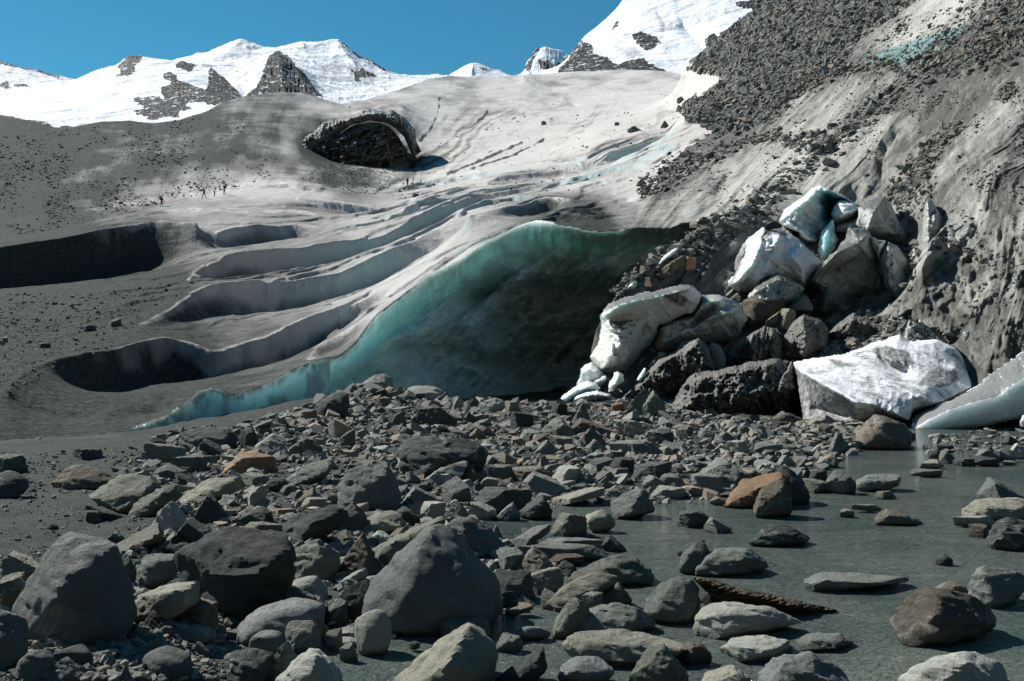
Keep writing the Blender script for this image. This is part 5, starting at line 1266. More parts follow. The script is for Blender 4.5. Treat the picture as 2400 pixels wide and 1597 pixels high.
B_('F', [(1195,1520),(1210,1440),(1290,1330),(1330,1308),(1430,1330),(1520,1370),(1590,1450),(1600,1500),(1400,1535)], 'brown', 'brown-black pointed boulder at the far shore before the white ice slab', [(1400,1350,.6),(1380,1450,.95),(1220,1510,1)])
B_('F', (1000,1428,1156,1565,'peak'), 'grey', 'grey upright stone left of the brown-black pointed boulder')
B_('F', (622,1284,806,1364,'dome'), 'brown', 'rounded brown stone under the right end of the dirty ice block')
B_('F', (376,1300,512,1376,'leanl'), 'olive', 'olive stone tucked under the dirty dark ice block')
B_('F', (380,1372,470,1440,'round'), 'tan', 'small tan stone below the dirty ice block')
B_('F', (108,1402,240,1484,'round'), 'grey', 'rounded grey stone in the rubble below the dirty ice block')
B_('F', (226,1418,356,1488,'dome'), 'grey', 'grey domed stone right of the rounded grey stone')
B_('F', (860,1322,990,1384,'slab'), 'tan', 'tan slab before the shaded foot of the white ice block')
B_('F', (900,1360,1030,1430,'block'), 'brown', 'brown block below the tan slab at the white ice block')
B_('F', (-30,1370,80,1450,'block'), 'brown', 'brown stone left of the rounded grey stone in the rubble')
B_('F', (290,1480,470,1570,'slab'), 'pale', 'pale slab in the rubble below the dirty ice block')
B_('F', (430,1500,700,1572,'slab'), 'grey', 'wide grey slab right of the pale slab in the rubble')
B_('F', (880,1510,990,1572,'peak'), 'pale', 'pale pointed stone near the shore left of the grey upright stone')
B_('F', (1470,1420,1610,1480,'slab'), 'dark', 'dark flat stone right of the brown-black pointed boulder')
B_('F', (2200,1440,2320,1500,'peak'), 'dark', 'dark pointed stone on the far right shoal')
B_('F', (1760,1500,1890,1545,'slab'), 'dark', 'flat dark stone at the left of the far right shoal')
# rocks lodged among the fallen ice
B_('H', [(275,1350),(290,1240),(400,1190),(540,1135),(650,1170),(705,1260),(690,1310),(560,1400),(480,1440),(400,1440),(310,1480)], 'brown', 'large brown boulder lodged under the dirty domed ice hump', [(400,1260,.8),(560,1230,.6),(420,1430,1),(600,1350,.9)], Y=36.6)
B_('H', (740,1165,975,1330,'wedger'), 'grey', 'grey angular boulder right of the large brown lodged boulder', Y=36.8)
B_('H', (500,1340,660,1500,'leanr'), 'brown', 'brown leaning stone below the large brown lodged boulder', Y=36.2)
B_('H', (645,1325,805,1520,'block'), 'tan', 'upright tan block right of the brown leaning stone', Y=36.0)
B_('H', (1575,1355,1790,1460,'slab'), 'grey', 'flat grey stone at the edge of the black hole under the ice slabs', Y=37.6)
B_('H', (485,430,665,505,'dome'), 'dark', 'dark stone perched on top of the white ice hump', Y=39.2)
B_('F', [(170,985),(165,850),(200,800),(260,820),(292,900),(280,980),(230,1000)], 'grey', 'grey stone standing left of the striped dirty ice block', Y=32.6)
B_('G', (1150,0,1400,205,'leanr'), 'brown', 'brown slab near the crest of the rubble spur over the cave', Y=38.6)
B_('G', (1380,10,1530,130,'slab'), 'orange', 'rusty slab on the rubble spur right of the brown slab', Y=39.0)
B_('G', (1010,215,1160,325,'block'), 'brown', 'small brown block on the rubble spur above the ice pillar', Y=37.2)
B_('G', (1140,980,1235,1030,'slab'), 'grey', 'small flat stone on the gravel mound below the ice ledge', Y=33.0)
B_('G', (1045,1020,1160,1150,'leanr'), 'tan', 'tan leaning slab below the ice ledge', Y=33.2)
B_('D', (752,628,842,690,'block'), 'grey', 'lone grey block on the dirty ice beneath the big shadowed hollow', onto=T)
B_('D', (572,678,660,722,'slab'), 'dark', 'flat dark stone on the dirty ice left of the lone grey block', onto=T)
B_('D', (270,800,352,838,'slab'), 'dark', 'low dark stone on the dirty ice at the far left', onto=T)
B_('D', (10,760,56,800,'block'), 'tan', 'small tan stone on the dirty ice at the left edge', onto=T)
B_('D', (240,1455,292,1520,'round'), 'grey', 'small rounded stone in the meltwater gully at the ice toe', onto=T)
B_('N', (965,453,982,462,'block'), 'dark', 'dark boulder on the snowy fan below the two far walkers', onto=T)
B_('N', (1268,284,1282,293,'block'), 'dark', 'lone dark boulder in the middle of the upper ice', onto=T)
B_('N', (1470,296,1502,310,'dome'), 'dark', 'flat dark boulder on the upper ice near the moraine', onto=T)
B_('N', (1586,228,1604,243,'block'), 'dark', 'dark square boulder at the upper edge of the moraine on the ice', onto=T)
B_('N', (1440,286,1452,295,'block'), 'dark', 'small dark boulder left of the flat dark boulder on upper ice', onto=T)
B_('N', (1548,283,1566,299,'peak'), 'dark', 'dark pointed boulder between flat boulder and moraine edge', onto=T)
# ------------------------------------------------------------------ fallen ice, pillar, log, outcrop
def mat_ice(name, a, b, dirt, topdirt=0.0, rough=0.45, bumpd=0.05, speck=0.0, sc=1.0, blue=0.0, attr_blue=False, big=0.22, sss=0.0, srad=(0.75, 1.0, 1.0)):
    k = NT(name); ob = k.coord()
    n1 = k.noise(ob, 1.1 * sc, 7, 0.65, 0.3); n2 = k.noise(ob, 7.0 * sc, 7, 0.72); n3 = k.noise(ob, 26.0 * sc, 4, 0.7)
    c = k.mix(n1, a, b)
    if attr_blue: c = k.mix(k.attr('blue'), c, (0.26, 0.62, 0.68))
    if blue:
        c = k.mix(k.math('MULTIPLY', k.ramp(k.noise(ob, 0.8 * sc, 4, 0.5), (0.45, 0), (0.62, 1)), blue), c, (0.30, 0.56, 0.58))
    f = k.ramp(k.math('ADD', k.math('MULTIPLY', n1, 0.5), k.math('MULTIPLY', n2, 0.5)), (0.62 - 0.32 * dirt, 0.0), (0.76 - 0.30 * dirt, 1.0))
    dc = k.mix(n3, (0.040, 0.041, 0.037), (0.135, 0.13, 0.115))
    f = k.math('MAXIMUM', f, k.math('MULTIPLY', k.attr('grime'), k.ramp(n2, (0.30, 0.45), (0.60, 1.0))))
    if topdirt:
        g = k.n('ShaderNodeNewGeometry'); sp = k.n('ShaderNodeSeparateXYZ'); k.l(g.outputs['Normal'], sp.inputs[0])
        t = k.math('ADD', sp.outputs[2], k.math('MULTIPLY', k.math('SUBTRACT', n2, 0.5), 0.7))
        f = k.math('MAXIMUM', f, k.math('MULTIPLY', k.ramp(t, (0.55, 0.0), (0.75, 1.0)), topdirt))
    c = k.mix(f, c, dc)
    if speck: c = k.mix(k.math('MULTIPLY', k.ramp(n3, (0.58, 0), (0.66, 1)), speck), c, (0.55, 0.55, 0.53))
    nb = k.bump(k.noise(ob, 1.3 * sc, 4, 0.5, 0.4), big / sc, 0.6); nb = k.bump(k.noise(ob, 6.0 * sc, 4, 0.55), bumpd, 0.7, nb); nb = k.bump(n3, 0.003 if bumpd < .1 else 0.012, 0.7, nb)
    k.done(c, rough, nb, 0.3)
    if sss:
        k.b.inputs['Subsurface Weight'].default_value = 1.0; k.b.inputs['Subsurface Radius'].default_value = srad; k.b.inputs['Subsurface Scale'].default_value = sss
    return k.m
MI_W = mat_ice('white_ice', (0.72, 0.74, 0.74), (0.84, 0.85, 0.84), 0.12, 0.0, bumpd=0.06, big=0.10, sss=0.12)
MI_B = mat_ice('blue_ice', (0.34, 0.64, 0.68), (0.62, 0.80, 0.80), 0.02, 0.0, rough=0.3, sss=0.5, srad=(0.5, 1.0, 1.05))
MI_H = mat_ice('hollow_ice', (0.66, 0.72, 0.71), (0.82, 0.84, 0.81), 0.06, 0.0, attr_blue=True, sss=0.2, srad=(0.7, 1.0, 1.0))
MI_P = mat_ice('pillar_ice', (0.66, 0.68, 0.63), (0.82, 0.80, 0.74), 0.2, 0.9, blue=0.3, sss=0.12)
MI_L = mat_ice('ledge_ice', (0.62, 0.63, 0.59), (0.78, 0.76, 0.70), 0.34, 0.6, blue=0.25, sss=0.12)
MI_G = mat_ice('grey_ice', (0.36, 0.40, 0.385), (0.52, 0.54, 0.50), 0.48, 0.9)
MI_D = mat_ice('dirty_ice', (0.15, 0.145, 0.13), (0.27, 0.255, 0.225), 0.75, 0.4, rough=0.7, bumpd=0.12, speck=0.35)
MI_S = mat_ice('snowy_ice', (0.74, 0.76, 0.77), (0.86, 0.87, 0.87), 0.46, 0.0, bumpd=0.012, rough=0.6, big=0.03)
MI_E = mat_ice('edge_ice', (0.78, 0.84, 0.86), (0.88, 0.90, 0.90), 0.10, 0.9, rough=0.5, sss=0.2, srad=(0.92, 1.0, 1.0))

def pdist(px, py, poly):
    d = np.full(px.shape, 1e9)
    n = len(poly)
    for i in range(n):
        (ax, ay), (bx, by) = poly[i][:2], poly[(i + 1) % n][:2]
        l2 = (bx - ax) ** 2 + (by - ay) ** 2 + 1e-9
        t = np.clip(((px - ax) * (bx - ax) + (py - ay) * (by - ay)) / l2, 0, 1)
        d = np.minimum(d, np.hypot(px - ax - t * (bx - ax), py - ay - t * (by - ay)))
    return d

def relief(name, tile, outline, feats, Y0, thick, back, mat, label=None, cat=None, step=1.8, lean=0.0, noise=(0.12, 20.0), rib=None, edge=0.14, seed=0.0, group=None, parent=None, nb=3, bluepoly=None, dirtpoly=(), octv=4, frac=None):
    """solid with the given outline; feats are creases (x, y, k) standing k*thick metres proud of the outline's plane"""
    out = [(*nat(tile, q[0], q[1]), q[2] if len(q) > 2 else 0.0) for q in outline]
    fe = [[(*nat(tile, x, y), k) for x, y, k in L] for L in feats]
    xs = [q[0] for q in out]; ys = [q[1] for q in out]
    x0, x1, y0, y1 = min(xs) - 2 * step, max(xs) + 2 * step, min(ys) - 2 * step, max(ys) + 2 * step
    nx, ny = int((x1 - x0) / step) + 1, int((y1 - y0) / step) + 1
    gx = x0 + (np.arange(nx)[None, :] + 0.5) * step + np.zeros((ny, 1)); gy = y0 + (np.arange(ny)[:, None] + 0.5) * step + np.zeros((1, nx))
    wobx = 0.018 * min(x1 - x0, y1 - y0) * fbm(gx / 14, gy / 14, seed, 3)
    ins = inpoly(gx + wobx, gy + wobx, [q[:2] for q in out])
    lines = [[((x - x0) / step, (y - y0) / step, k) for x, y, k in (out + out[:1])]]
    lines += [[((x - x0) / step, (y - y0) / step, k) for x, y, k in L] for L in fe]
    d = blur(solve(nx, ny, lines), nb)
    R = edge * min(max(xs) - min(xs), max(ys) - min(ys))
    dist = pdist(gx, gy, out)
    e = np.sqrt(1 - (1 - np.clip(dist / R, 0, 1)) ** 2)
    m = Y0 / FPX
    n = noise[0] * (fbm(gx / noise[1], gy / noise[1], seed + 2, octv) + 0.5 * fbm(gx / noise[1] * 2.5, gy / noise[1] * 2.5, seed + 4, min(octv, 3), ridged=True))
    if rib: n = n + rib[0] * fbm((gx * math.cos(rib[2]) + gy * math.sin(rib[2])) / rib[1], (gy * math.cos(rib[2]) - gx * math.sin(rib[2])) / (rib[1] * 6), seed + 6, 3, ridged=True)
    fcell = 0.22 * (max(xs) - min(xs) + max(ys) - min(ys)) / 2
    fr_amt = frac if frac is not None else (0.55 if 'ice' in name or 'mound' in name else 0.0)
    if fr_amt: n = n + fr_amt * fcell * m * blur(fracture(gx + wobx * 3, gy + wobx * 3, fcell, int(abs(xs[0]) * 7 + abs(ys[0]))), 1)
    base = Y0 + lean * (max(ys) - gy) * m
    Yf = base - thick * (d + 0.22 * e) - n * e
    Yb = base - thick * d * (1 - e) + back * e + 0.01
    def pts(Y): return np.stack([(gx - CX) * Y / FPX, Y, CAMZ - (gy - CY) * Y / FPX], -1).reshape(-1, 3)
    keep = ins[:-1, :-1] & ins[1:, :-1] & ins[:-1, 1:] & ins[1:, 1:]
    F = grid_faces(ny, nx, keep)
    # rim walls between front and back sheets
    N_ = nx * ny
    idx = np.arange(N_).reshape(ny, nx)
    walls = []
    kp = np.pad(keep, 1)
    a = kp[1:-1, 1:-1] & ~kp[:-2, 1:-1]; j, i = np.nonzero(a); walls.append(np.stack([idx[j, i], idx[j, i + 1], idx[j, i + 1] + N_, idx[j, i] + N_], 1))
    a = kp[1:-1, 1:-1] & ~kp[2:, 1:-1]; j, i = np.nonzero(a); walls.append(np.stack([idx[j + 1, i + 1], idx[j + 1, i], idx[j + 1, i] + N_, idx[j + 1, i + 1] + N_], 1))
    a = kp[1:-1, 1:-1] & ~kp[1:-1, :-2]; j, i = np.nonzero(a); walls.append(np.stack([idx[j + 1, i], idx[j, i], idx[j, i] + N_, idx[j + 1, i] + N_], 1))
    a = kp[1:-1, 1:-1] & ~kp[1:-1, 2:]; j, i = np.nonzero(a); walls.append(np.stack([idx[j, i + 1], idx[j + 1, i + 1], idx[j + 1, i + 1] + N_, idx[j, i + 1] + N_], 1))
    V = np.concatenate([pts(Yf), pts(Yb)])
    # outward winding: front faces towards the camera
    AF = np.concatenate([F[:, ::-1], F + N_] + [w[:, ::-1] for w in walls])
    at_ = {}
    if bluepoly:
        bp = blur(inpoly(gx, gy, [nat(tile, *q) for q in bluepoly]).astype(float), 5)
        at_['blue'] = np.concatenate([bp.ravel(), bp.ravel()])
    dp = np.zeros(gx.shape)
    for q in dirtpoly:
        dp = np.maximum(dp, inpoly(gx + 4 * fbm(gx / 9, gy / 9, seed + 9, 3), gy + 4 * fbm(gx / 9, gy / 9, seed + 19, 3), [nat(tile, *w_) for w_ in q]))
    dp = blur(dp.astype(float), 2); at_['grime'] = np.concatenate([dp.ravel(), dp.ravel()])
    V, AF, at_ = compact(V, AF, at_)
    loc = P(sum(xs) / len(xs), max(ys), Y0)
    o = mesh_from(name, V - loc, AF, mat, at_, loc=loc)
    if parent is not None: o.parent = parent
    if label: tag(o, label, cat, group)
    return o

RL_ = relief
# the broken pillar beside the cave
RL_('ice_pillar', 'G', [(555,600),(575,540),(640,490),(700,450),(770,430),(900,390),(1050,360),(1200,330),(1380,290),(1500,300),(1600,400),(1560,500),(1480,590),(1380,610),(1260,680),(1160,710),(1130,790),(1080,880),(1000,970),(900,1090),(810,1200),(700,1230),(600,1210),(520,1150),(470,1080),(445,1030),(480,960),(520,860),(555,740),(550,660)],
    [[(640,700,.55),(720,790,.85),(765,910,1),(685,980,.95),(640,1090,.85),(570,1160,.6)], [(600,600,.5),(770,490,.9),(1000,430,1.05),(1250,390,1.0),(1480,330,.8)], [(690,660,.30),(850,650,.30),(1000,630,.42),(1100,600,.5)], [(820,1170,.15),(960,970,.25),(1110,780,.15),(1150,690,.25),(1400,560,.30),(1540,450,.3)], [(850,900,.75),(800,1080,.6)]],
    35.2, 1.5, 2.6, MI_P, 'sunlit ice pillar with an overhanging dirt-topped lip right of the cave mouth', 'ice block', noise=(0.12, 26.0), edge=.10,
    dirtpoly=[[(560,590),(640,480),(770,420),(1050,350),(1380,280),(1520,290),(1440,370),(1250,400),(1100,410),(900,450),(790,490),(640,560)], [(1180,400),(1330,380),(1440,440),(1400,520),(1250,460)]])
RL_('ice_ledge', 'G', [(1130,720),(1260,650),(1400,590),(1480,600),(1590,400),(1750,390),(1900,440),(1990,500),(2060,640),(1980,790),(1850,860),(1700,880),(1550,900),(1400,920),(1200,1000),(1050,1050),(950,1140),(830,1260),(780,1200),(880,1100),(990,970),(1090,880)],
    [[(1150,740,.6),(1300,680,.8),(1500,640,.8),(1620,480,.7),(1800,450,.7)], [(1500,720,.25),(1650,600,.1),(1720,520,.1)], [(1200,880,.9),(1400,800,1),(1560,700,1),(1700,620,1),(1900,580,.9)], [(1650,700,.45),(1800,640,.35),(1950,570,.2)], [(850,1220,.8),(1000,1050,.9)]],
    36.0, 1.3, 1.5, MI_L, 'pale layered ice ledge in shade right of the ice pillar, above the gravel mound', 'ice block', noise=(0.14, 24.0))
RL_('ice_lump', 'G', [(300,1320),(340,1230),(350,1150),(400,1100),(480,1080),(540,1150),(610,1230),(620,1280),(560,1340),(420,1340)], [[(420,1160,.8),(520,1200,1),(560,1290,.7)]], 34.2, .7, .9, MI_W, 'dome of white ice joined under the foot of the ice pillar', 'ice block', noise=(.05, 18.0))
RL_('ice_lump', 'G', [(95,1505),(160,1430),(250,1360),(340,1300),(430,1270),(510,1290),(565,1350),(520,1400),(400,1430),(250,1500),(130,1525)], [[(150,1480,.5),(300,1380,.9),(450,1330,1),(530,1360,.7)]], 33.2, .6, .9, MI_W, 'bright white slug-shaped ice lump at the lower right edge of the cave mouth', 'ice block', noise=(.04, 18.0))
RL_('ice_lump', 'G', [(250,1510),(300,1430),(400,1390),(520,1370),(640,1400),(740,1470),(770,1510),(600,1530),(400,1530)], [[(330,1450,.8),(500,1410,1),(650,1440,.8)]], 32.6, .6, .9, MI_S, 'dirty-topped ice lump in front of the bright slug-shaped one', 'ice block', noise=(.06, 14.0))
RL_('ice_chunk', 'G', [(630,1390),(640,1290),(680,1240),(690,1190),(730,1178),(790,1210),(800,1290),(720,1335),(690,1385)], [[(740,1230,.9),(720,1300,.8),(660,1340,.9)]], 32.8, .5, .5, MI_W, 'small knobbly white ice chunk standing upright by the ice pillar foot', 'ice block', noise=(.06, 9.0), step=1.2)
RL_('ice_sliver', 'G', [(920,1272),(940,1230),(1000,1138),(1028,1150),(985,1262),(950,1285)], [[(950,1260,.8),(1010,1160,.7)]], 32.6, .35, .3, MI_W, 'thin white ice sliver leaning on the gravel mound', 'ice block', noise=(.03, 8.0), step=1.0)
RL_('ice_finger', 'G', [(475,1285),(560,1228),(612,1222),(622,1262),(530,1318)], [[(520,1280,.9),(600,1245,.7)]], 33.6, .4, .4, MI_W, 'blunt finger of white ice between the two largest ice lumps', 'ice block', noise=(.03, 8.0), step=1.0)
RL_('gravel_mound', 'G', [(700,1480),(900,1330),(980,1230),(1050,1150),(1150,1040),(1300,980),(1400,860),(1500,830),(1600,880),(1680,1000),(1760,1150),(1500,1240),(1420,1330),(1400,1480),(1000,1560)], [[(900,1380,.8),(1150,1120,.9),(1350,1000,.8),(1500,900,.7)], [(1000,1480,1),(1300,1350,1),(1600,1180,.9)]], 33.4, 1.2, 1.5, MI_D, 'mound of dark gravelly ice below the ice ledge', 'dirt mound', noise=(.28, 16.0))
RL_('ice_sliver', 'G', [(960,215),(1090,115),(1200,0),(1290,-70),(1370,-95),(1330,-30),(1210,60),(1110,150),(1010,210)], [[(1000,195,.6),(1130,105,.9),(1250,-10,.9),(1330,-70,.6)]], 39.6, .8, .6, MI_W, 'long strip of clean ice edging the rubble spur above the cave', 'ice block', noise=(.05, 12.0))
RL_('ice_sliver', 'G', [(830,320),(860,280),(920,250),(940,290),(900,345),(850,345)], [[(880,300,.8)]], 37.6, .5, .5, MI_L, 'small patch of pale ice poking from the rubble spur above the pillar', 'ice block', noise=(.04, 10.0), step=1.2)
# white hump and the dirty dome in front of it
RL_('ice_hump', 'H', [(300,1250),(200,1200),(100,1080),(110,1040),(190,960),(180,850),(215,740),(270,650),(380,545),(480,490),(600,488),(760,560),(850,620),(960,730),(1040,800),(1085,850),(1010,960),(930,1070),(880,1100),(700,1130),(480,1140),(330,1200)],
    [[(485,510,.5),(440,680,.9),(350,880,1.05),(200,1040,.9),(140,1080,.7)], [(640,580,.75),(560,760,.95),(520,950,1.05),(400,1080,.9)], [(760,780,.85),(880,920,.75),(880,1060,.7)], [(250,720,.45),(230,930,.55)]],
    40.2, 2.0, 2.0, MI_W, 'large rounded white ice hump with dirt streaks on its left flank', 'ice block', noise=(.14, 26.0), dirtpoly=[[(100,1080),(190,960),(180,850),(230,730),(300,640),(320,700),(250,850),(200,1010),(140,1090)], [(480,490),(600,480),(760,560),(700,580),(560,560),(470,640),(440,620)], [(530,690),(590,670),(570,740),(520,760)]])
RL_('ice_dome', 'H', [(305,1260),(310,1190),(380,1110),(480,1040),(560,980),(640,955),(720,985),(830,1060),(905,1110),(830,1210),(720,1280),(600,1300),(400,1300)], [[(400,1150,.8),(640,1010,.6),(800,1090,.8)], [(400,1270,1),(640,1200,1),(760,1220,1)]], 37.8, .9, 1.2, MI_G, 'dirty domed ice hump with a thin white rim in front of the white hump', 'ice block', noise=(.10, 14.0))
# blue hollow
RL_('blue_ice_hollow', 'H', [(630,430),(680,310),(850,190),(960,90),(1060,55),(1160,105),(1280,155),(1390,225),(1480,265),(1450,400),(1330,470),(1200,500),(1060,560),(1020,660),(930,640),(850,600),(830,545),(680,490)],
    [[(660,420,.7),(800,300,.9),(960,180,.9),(1060,90,.5)], [(700,470,.8),(860,540,1),(930,610,1),(1010,620,.8)], [(1040,230,.45),(1060,380,.35),(1060,520,.5)], [(1130,190,-.5),(1150,230,-.85),(1180,340,-1.2),(1220,440,-1.0)], [(1300,240,-1.0),(1380,330,-.9)], [(1100,110,.5),(1170,125,.45),(1290,178,.4),(1400,245,.35)]],
    45.0, 2.0, 3.2, MI_H, 'glowing turquoise ice hollow with a ribbed white left lip', 'ice block', noise=(.10, 22.0), rib=(.26, 9.0, -0.9), edge=.05, nb=1, bluepoly=[(1050,170),(1160,120),(1290,180),(1400,240),(1460,280),(1440,400),(1330,470),(1220,500),(1100,520),(1045,420)])
RL_('ice_chunk', 'H', [(1155,355),(1190,280),(1240,218),(1310,215),(1410,250),(1465,300),(1440,400),(1340,435),(1245,475),(1200,440)], [[(1190,360,.6),(1250,400,.9),(1350,330,1),(1440,300,.7)], [(1250,250,.8),(1380,270,.7)]], 44.2, 1.2, 1.2, MI_W, 'white ice chunk sitting inside the turquoise hollow', 'ice block', noise=(.08, 16.0))
RL_('ice_shard', 'H', [(1035,650),(1060,540),(1120,470),(1185,403),(1203,440),(1208,540),(1240,620),(1205,720),(1110,825),(1060,805),(1030,745)], [[(1180,440,.5),(1100,580,.9),(1090,760,.8)], [(1195,560,.7),(1200,640,.8)]], 42.8, .8, .6, MI_B, 'pale blue upright ice shard below the turquoise hollow', 'ice block', noise=(.06, 12.0), step=1.4)
RL_('ice_spike', 'H', [(1200,540),(1210,480),(1300,440),(1430,400),(1440,290),(1560,200),(1620,180),(1725,165),(1790,270),(1860,420),(1920,520),(1975,620),(1995,710),(1900,730),(1740,640),(1560,580),(1420,560)],
    [[(1725,180,.3),(1610,330,1),(1555,450,1.15),(1545,520,1.1)], [(1450,420,.4),(1500,300,.45)], [(1800,450,.25),(1900,640,.25)], [(1640,560,.55),(1800,550,.5),(1930,560,.3)]],
    43.4, 2.2, 1.6, MI_G, 'leaning ice spike with a bright left face and grey shaded right face', 'ice block', noise=(.10, 20.0))
RL_('ice_slab', 'H', [(930,1080),(1000,970),(1100,840),(1200,720),(1300,620),(1345,490),(1500,490),(1570,545),(1610,640),(1650,760),(1660,930),(1690,1060),(1750,1200),(1860,1310),(1700,1390),(1400,1380),(1250,1340),(1150,1410),(1050,1390),(1000,1260),(1020,1140)],
    [[(930,1080,.5),(1100,860,.95),(1225,740,1.05),(1400,680,1.0),(1550,570,.8)], [(1020,1060,.45),(1150,960,.25),(1350,860,.2),(1600,800,.15)], [(1200,1100,.05),(1400,1050,.0),(1620,1020,.0)], [(1300,1250,-.3),(1500,1250,-.4),(1700,1300,-.3)], [(1140,1120,.5),(1110,1250,.65),(1080,1370,.7)], [(1340,520,.5),(1500,520,.3)]],
    40.0, 2.0, 1.8, MI_G, 'dark undercut ice slab with a dirt-crusted crest beside the white hump', 'ice block', noise=(.12, 22.0),
    dirtpoly=[[(920,1080),(1000,960),(1100,830),(1200,710),(1345,480),(1510,480),(1580,545),(1500,620),(1380,690),(1240,750),(1120,860),(1020,1000),(1010,1130)], [(1030,1100),(1250,1280),(1250,1400),(1040,1400)]])
RL_('ice_slab', 'H', [(1650,830),(1680,720),(1750,640),(1850,680),(1950,820),(2030,1000),(2120,1130),(2175,1260),(2060,1380),(1950,1370),(1850,1300),(1780,1190),(1700,1090),(1690,940)],
    [[(1755,680,.5),(1720,860,.85),(1760,1100,.9),(1850,1240,.7),(1990,1350,.5)], [(1800,860,.9),(1830,1050,.95),(1950,1280,.6)], [(1960,1000,.2),(2100,1250,.1)]],
    39.4, 1.5, 1.2, MI_G, 'slender grey ice slab leaning right of the dark undercut slab', 'ice block', noise=(.10, 18.0))
RL_('ice_flag', 'H', [(1560,600),(1590,585),(1650,620),(1730,630),(1700,700),(1665,760),(1655,835),(1640,790),(1640,720),(1600,660)], [[(1600,620,.7),(1660,680,.9),(1655,780,.7)]], 39.0, .5, .4, MI_P, 'small flag of pale ice between the undercut slab and slender slab', 'ice block', noise=(.04, 10.0), step=1.2)
RL_('ice_slab', 'R', [(398,470),(405,340),(418,230),(432,175),(460,168),(490,210),(540,285),(570,390),(572,560),(530,640),(520,800),(450,720),(440,560)],
    [[(440,190,.6),(440,340,.95),(440,470,1)], [(480,260,.95),(520,380,.7),(500,440,1),(460,540,.8)], [(540,520,.25),(500,650,.15)]],
    39.6, 1.4, 1.0, MI_G, 'tall dirty ice slab standing against the right ice wall', 'ice block', noise=(.14, 18.0))
# ice in front: striped dirty blocks, dark block, white block, edge slab
RL_('dirty_ice_block', 'F', [(285,990),(300,870),(390,775),(480,722),(560,680),(645,700),(690,800),(700,900),(620,950),(450,960)], [[(330,930,.6),(420,800,.9),(500,740,.7)], [(480,760,.7),(490,880,1),(480,950,.9)], [(620,740,.8),(640,900,.6)]], 34.6, 1.1, 1.2, MI_D, 'striped dirty ice block with a bright left face', 'ice block', noise=(.10, 14.0), rib=(.22, 6.0, 0.25))
RL_('dirty_ice_block', 'F', [(675,905),(690,770),(760,650),(840,600),(960,640),(1012,700),(1000,840),(890,930),(780,940)], [[(830,620,.5),(850,760,1),(830,900,1)], [(940,720,.5),(980,830,.5)], [(720,800,.4),(720,900,.5)]], 34.9, 1.2, 1.2, MI_D, 'dirty ice block with a vertical crease, right of the striped block', 'ice block', noise=(.12, 14.0))
RL_('gravel_mound', 'F', [(990,880),(1010,720),(1080,650),(1180,590),(1300,640),(1430,690),(1500,750),(1420,830),(1200,900)], [[(1030,740,.6),(1180,640,.7),(1400,720,.6)], [(1100,850,1),(1300,800,.95)]], 36.2, 1.2, 1.4, MI_D, 'gravel-covered ice mound behind the white ice block', 'dirt mound', noise=(.22, 10.0))
RL_('dirty_ice_block', 'F', [(-90,1340),(-70,1200),(20,1060),(80,1000),(250,985),(450,930),(640,905),(755,925),(800,1050),(815,1220),(740,1300),(600,1310),(400,1350),(0,1370)], [[(0,1100,.5),(250,1020,.6),(640,950,.5)], [(0,1240,.9),(300,1180,.95),(600,1120,1),(780,1120,.8)], [(0,1350,.85),(400,1330,.6),(750,1260,.6)], [(430,1100,.6),(520,1080,.6)]], 30.6, 1.6, 2.0, MI_D, 'very large dark dirt-crusted ice block left of the white ice block', 'ice block', noise=(.30, 20.0))
RL_('dirty_ice_block', 'F', [(-20,1000),(-10,860),(40,790),(110,762),(170,810),(200,900),(230,990),(150,1040)], [[(20,880,.7),(100,800,.6),(160,880,.9),(120,1000,1)]], 32.2, .9, 1.0, MI_D, 'dark crumbly ice block below the ice ledge, left of the standing grey stone', 'ice block', noise=(.2, 9.0))
wb = RL_('white_ice_block', 'F', [(755,935,.0),(830,912),(1000,885),(1120,870),(1250,830),(1300,800),(1400,770),(1500,738),(1570,785),(1760,775),(1890,830),(1940,905),(1990,1060,.3),(2005,1115,.4),(1900,1165,.6),(1800,1225,.7),(1600,1275,.8),(1570,1350,.8),(1400,1350,.8),(1200,1360,.8),(1000,1370,.8),(830,1350,.6),(800,1150,.4),(785,1040,.2)],
    [[(765,950,.02),(850,1010,.55),(1000,1095,.8),(1150,1180,.95),(1200,1215,1.0),(1310,1225,1.0),(1440,1280,1.0),(1560,1330,1.0)], [(900,920,.12),(1100,960,.42),(1400,1040,.62),(1600,1150,.82),(1700,1200,.85)], [(1300,850,.10),(1450,930,.34),(1600,960,.36),(1800,960,.28)], [(1350,860,.1),(1420,960,.26),(1550,1010,.34)], [(1640,1050,.52),(1800,1000,.36),(1880,980,.34)], [(1680,1100,.66),(1860,1080,.5)], [(1010,1040,.62),(1180,1080,.68)], [(900,1250,.55),(1100,1300,.7),(1180,1300,.85)]],
    31.2, 5.0, 1.4, MI_S, 'big flat-topped white ice block with dark hollows at the water edge', 'ice block', noise=(.06, 40.0), octv=3, frac=0.1, edge=.05, nb=4,
    dirtpoly=[[(755,945),(800,985),(850,1020),(1000,1110),(1150,1195),(1195,1230),(1190,1380),(820,1370)], [(1300,850),(1400,820),(1560,865),(1610,950),(1520,985),(1400,960)], [(1610,1090),(1700,1000),(1760,960),(1890,1000),(1920,1060),(1800,1110)], [(1310,1225),(1440,1285),(1560,1330),(1560,1370),(1320,1370)], [(1000,900),(1100,930),(1180,960),(1060,970)]])
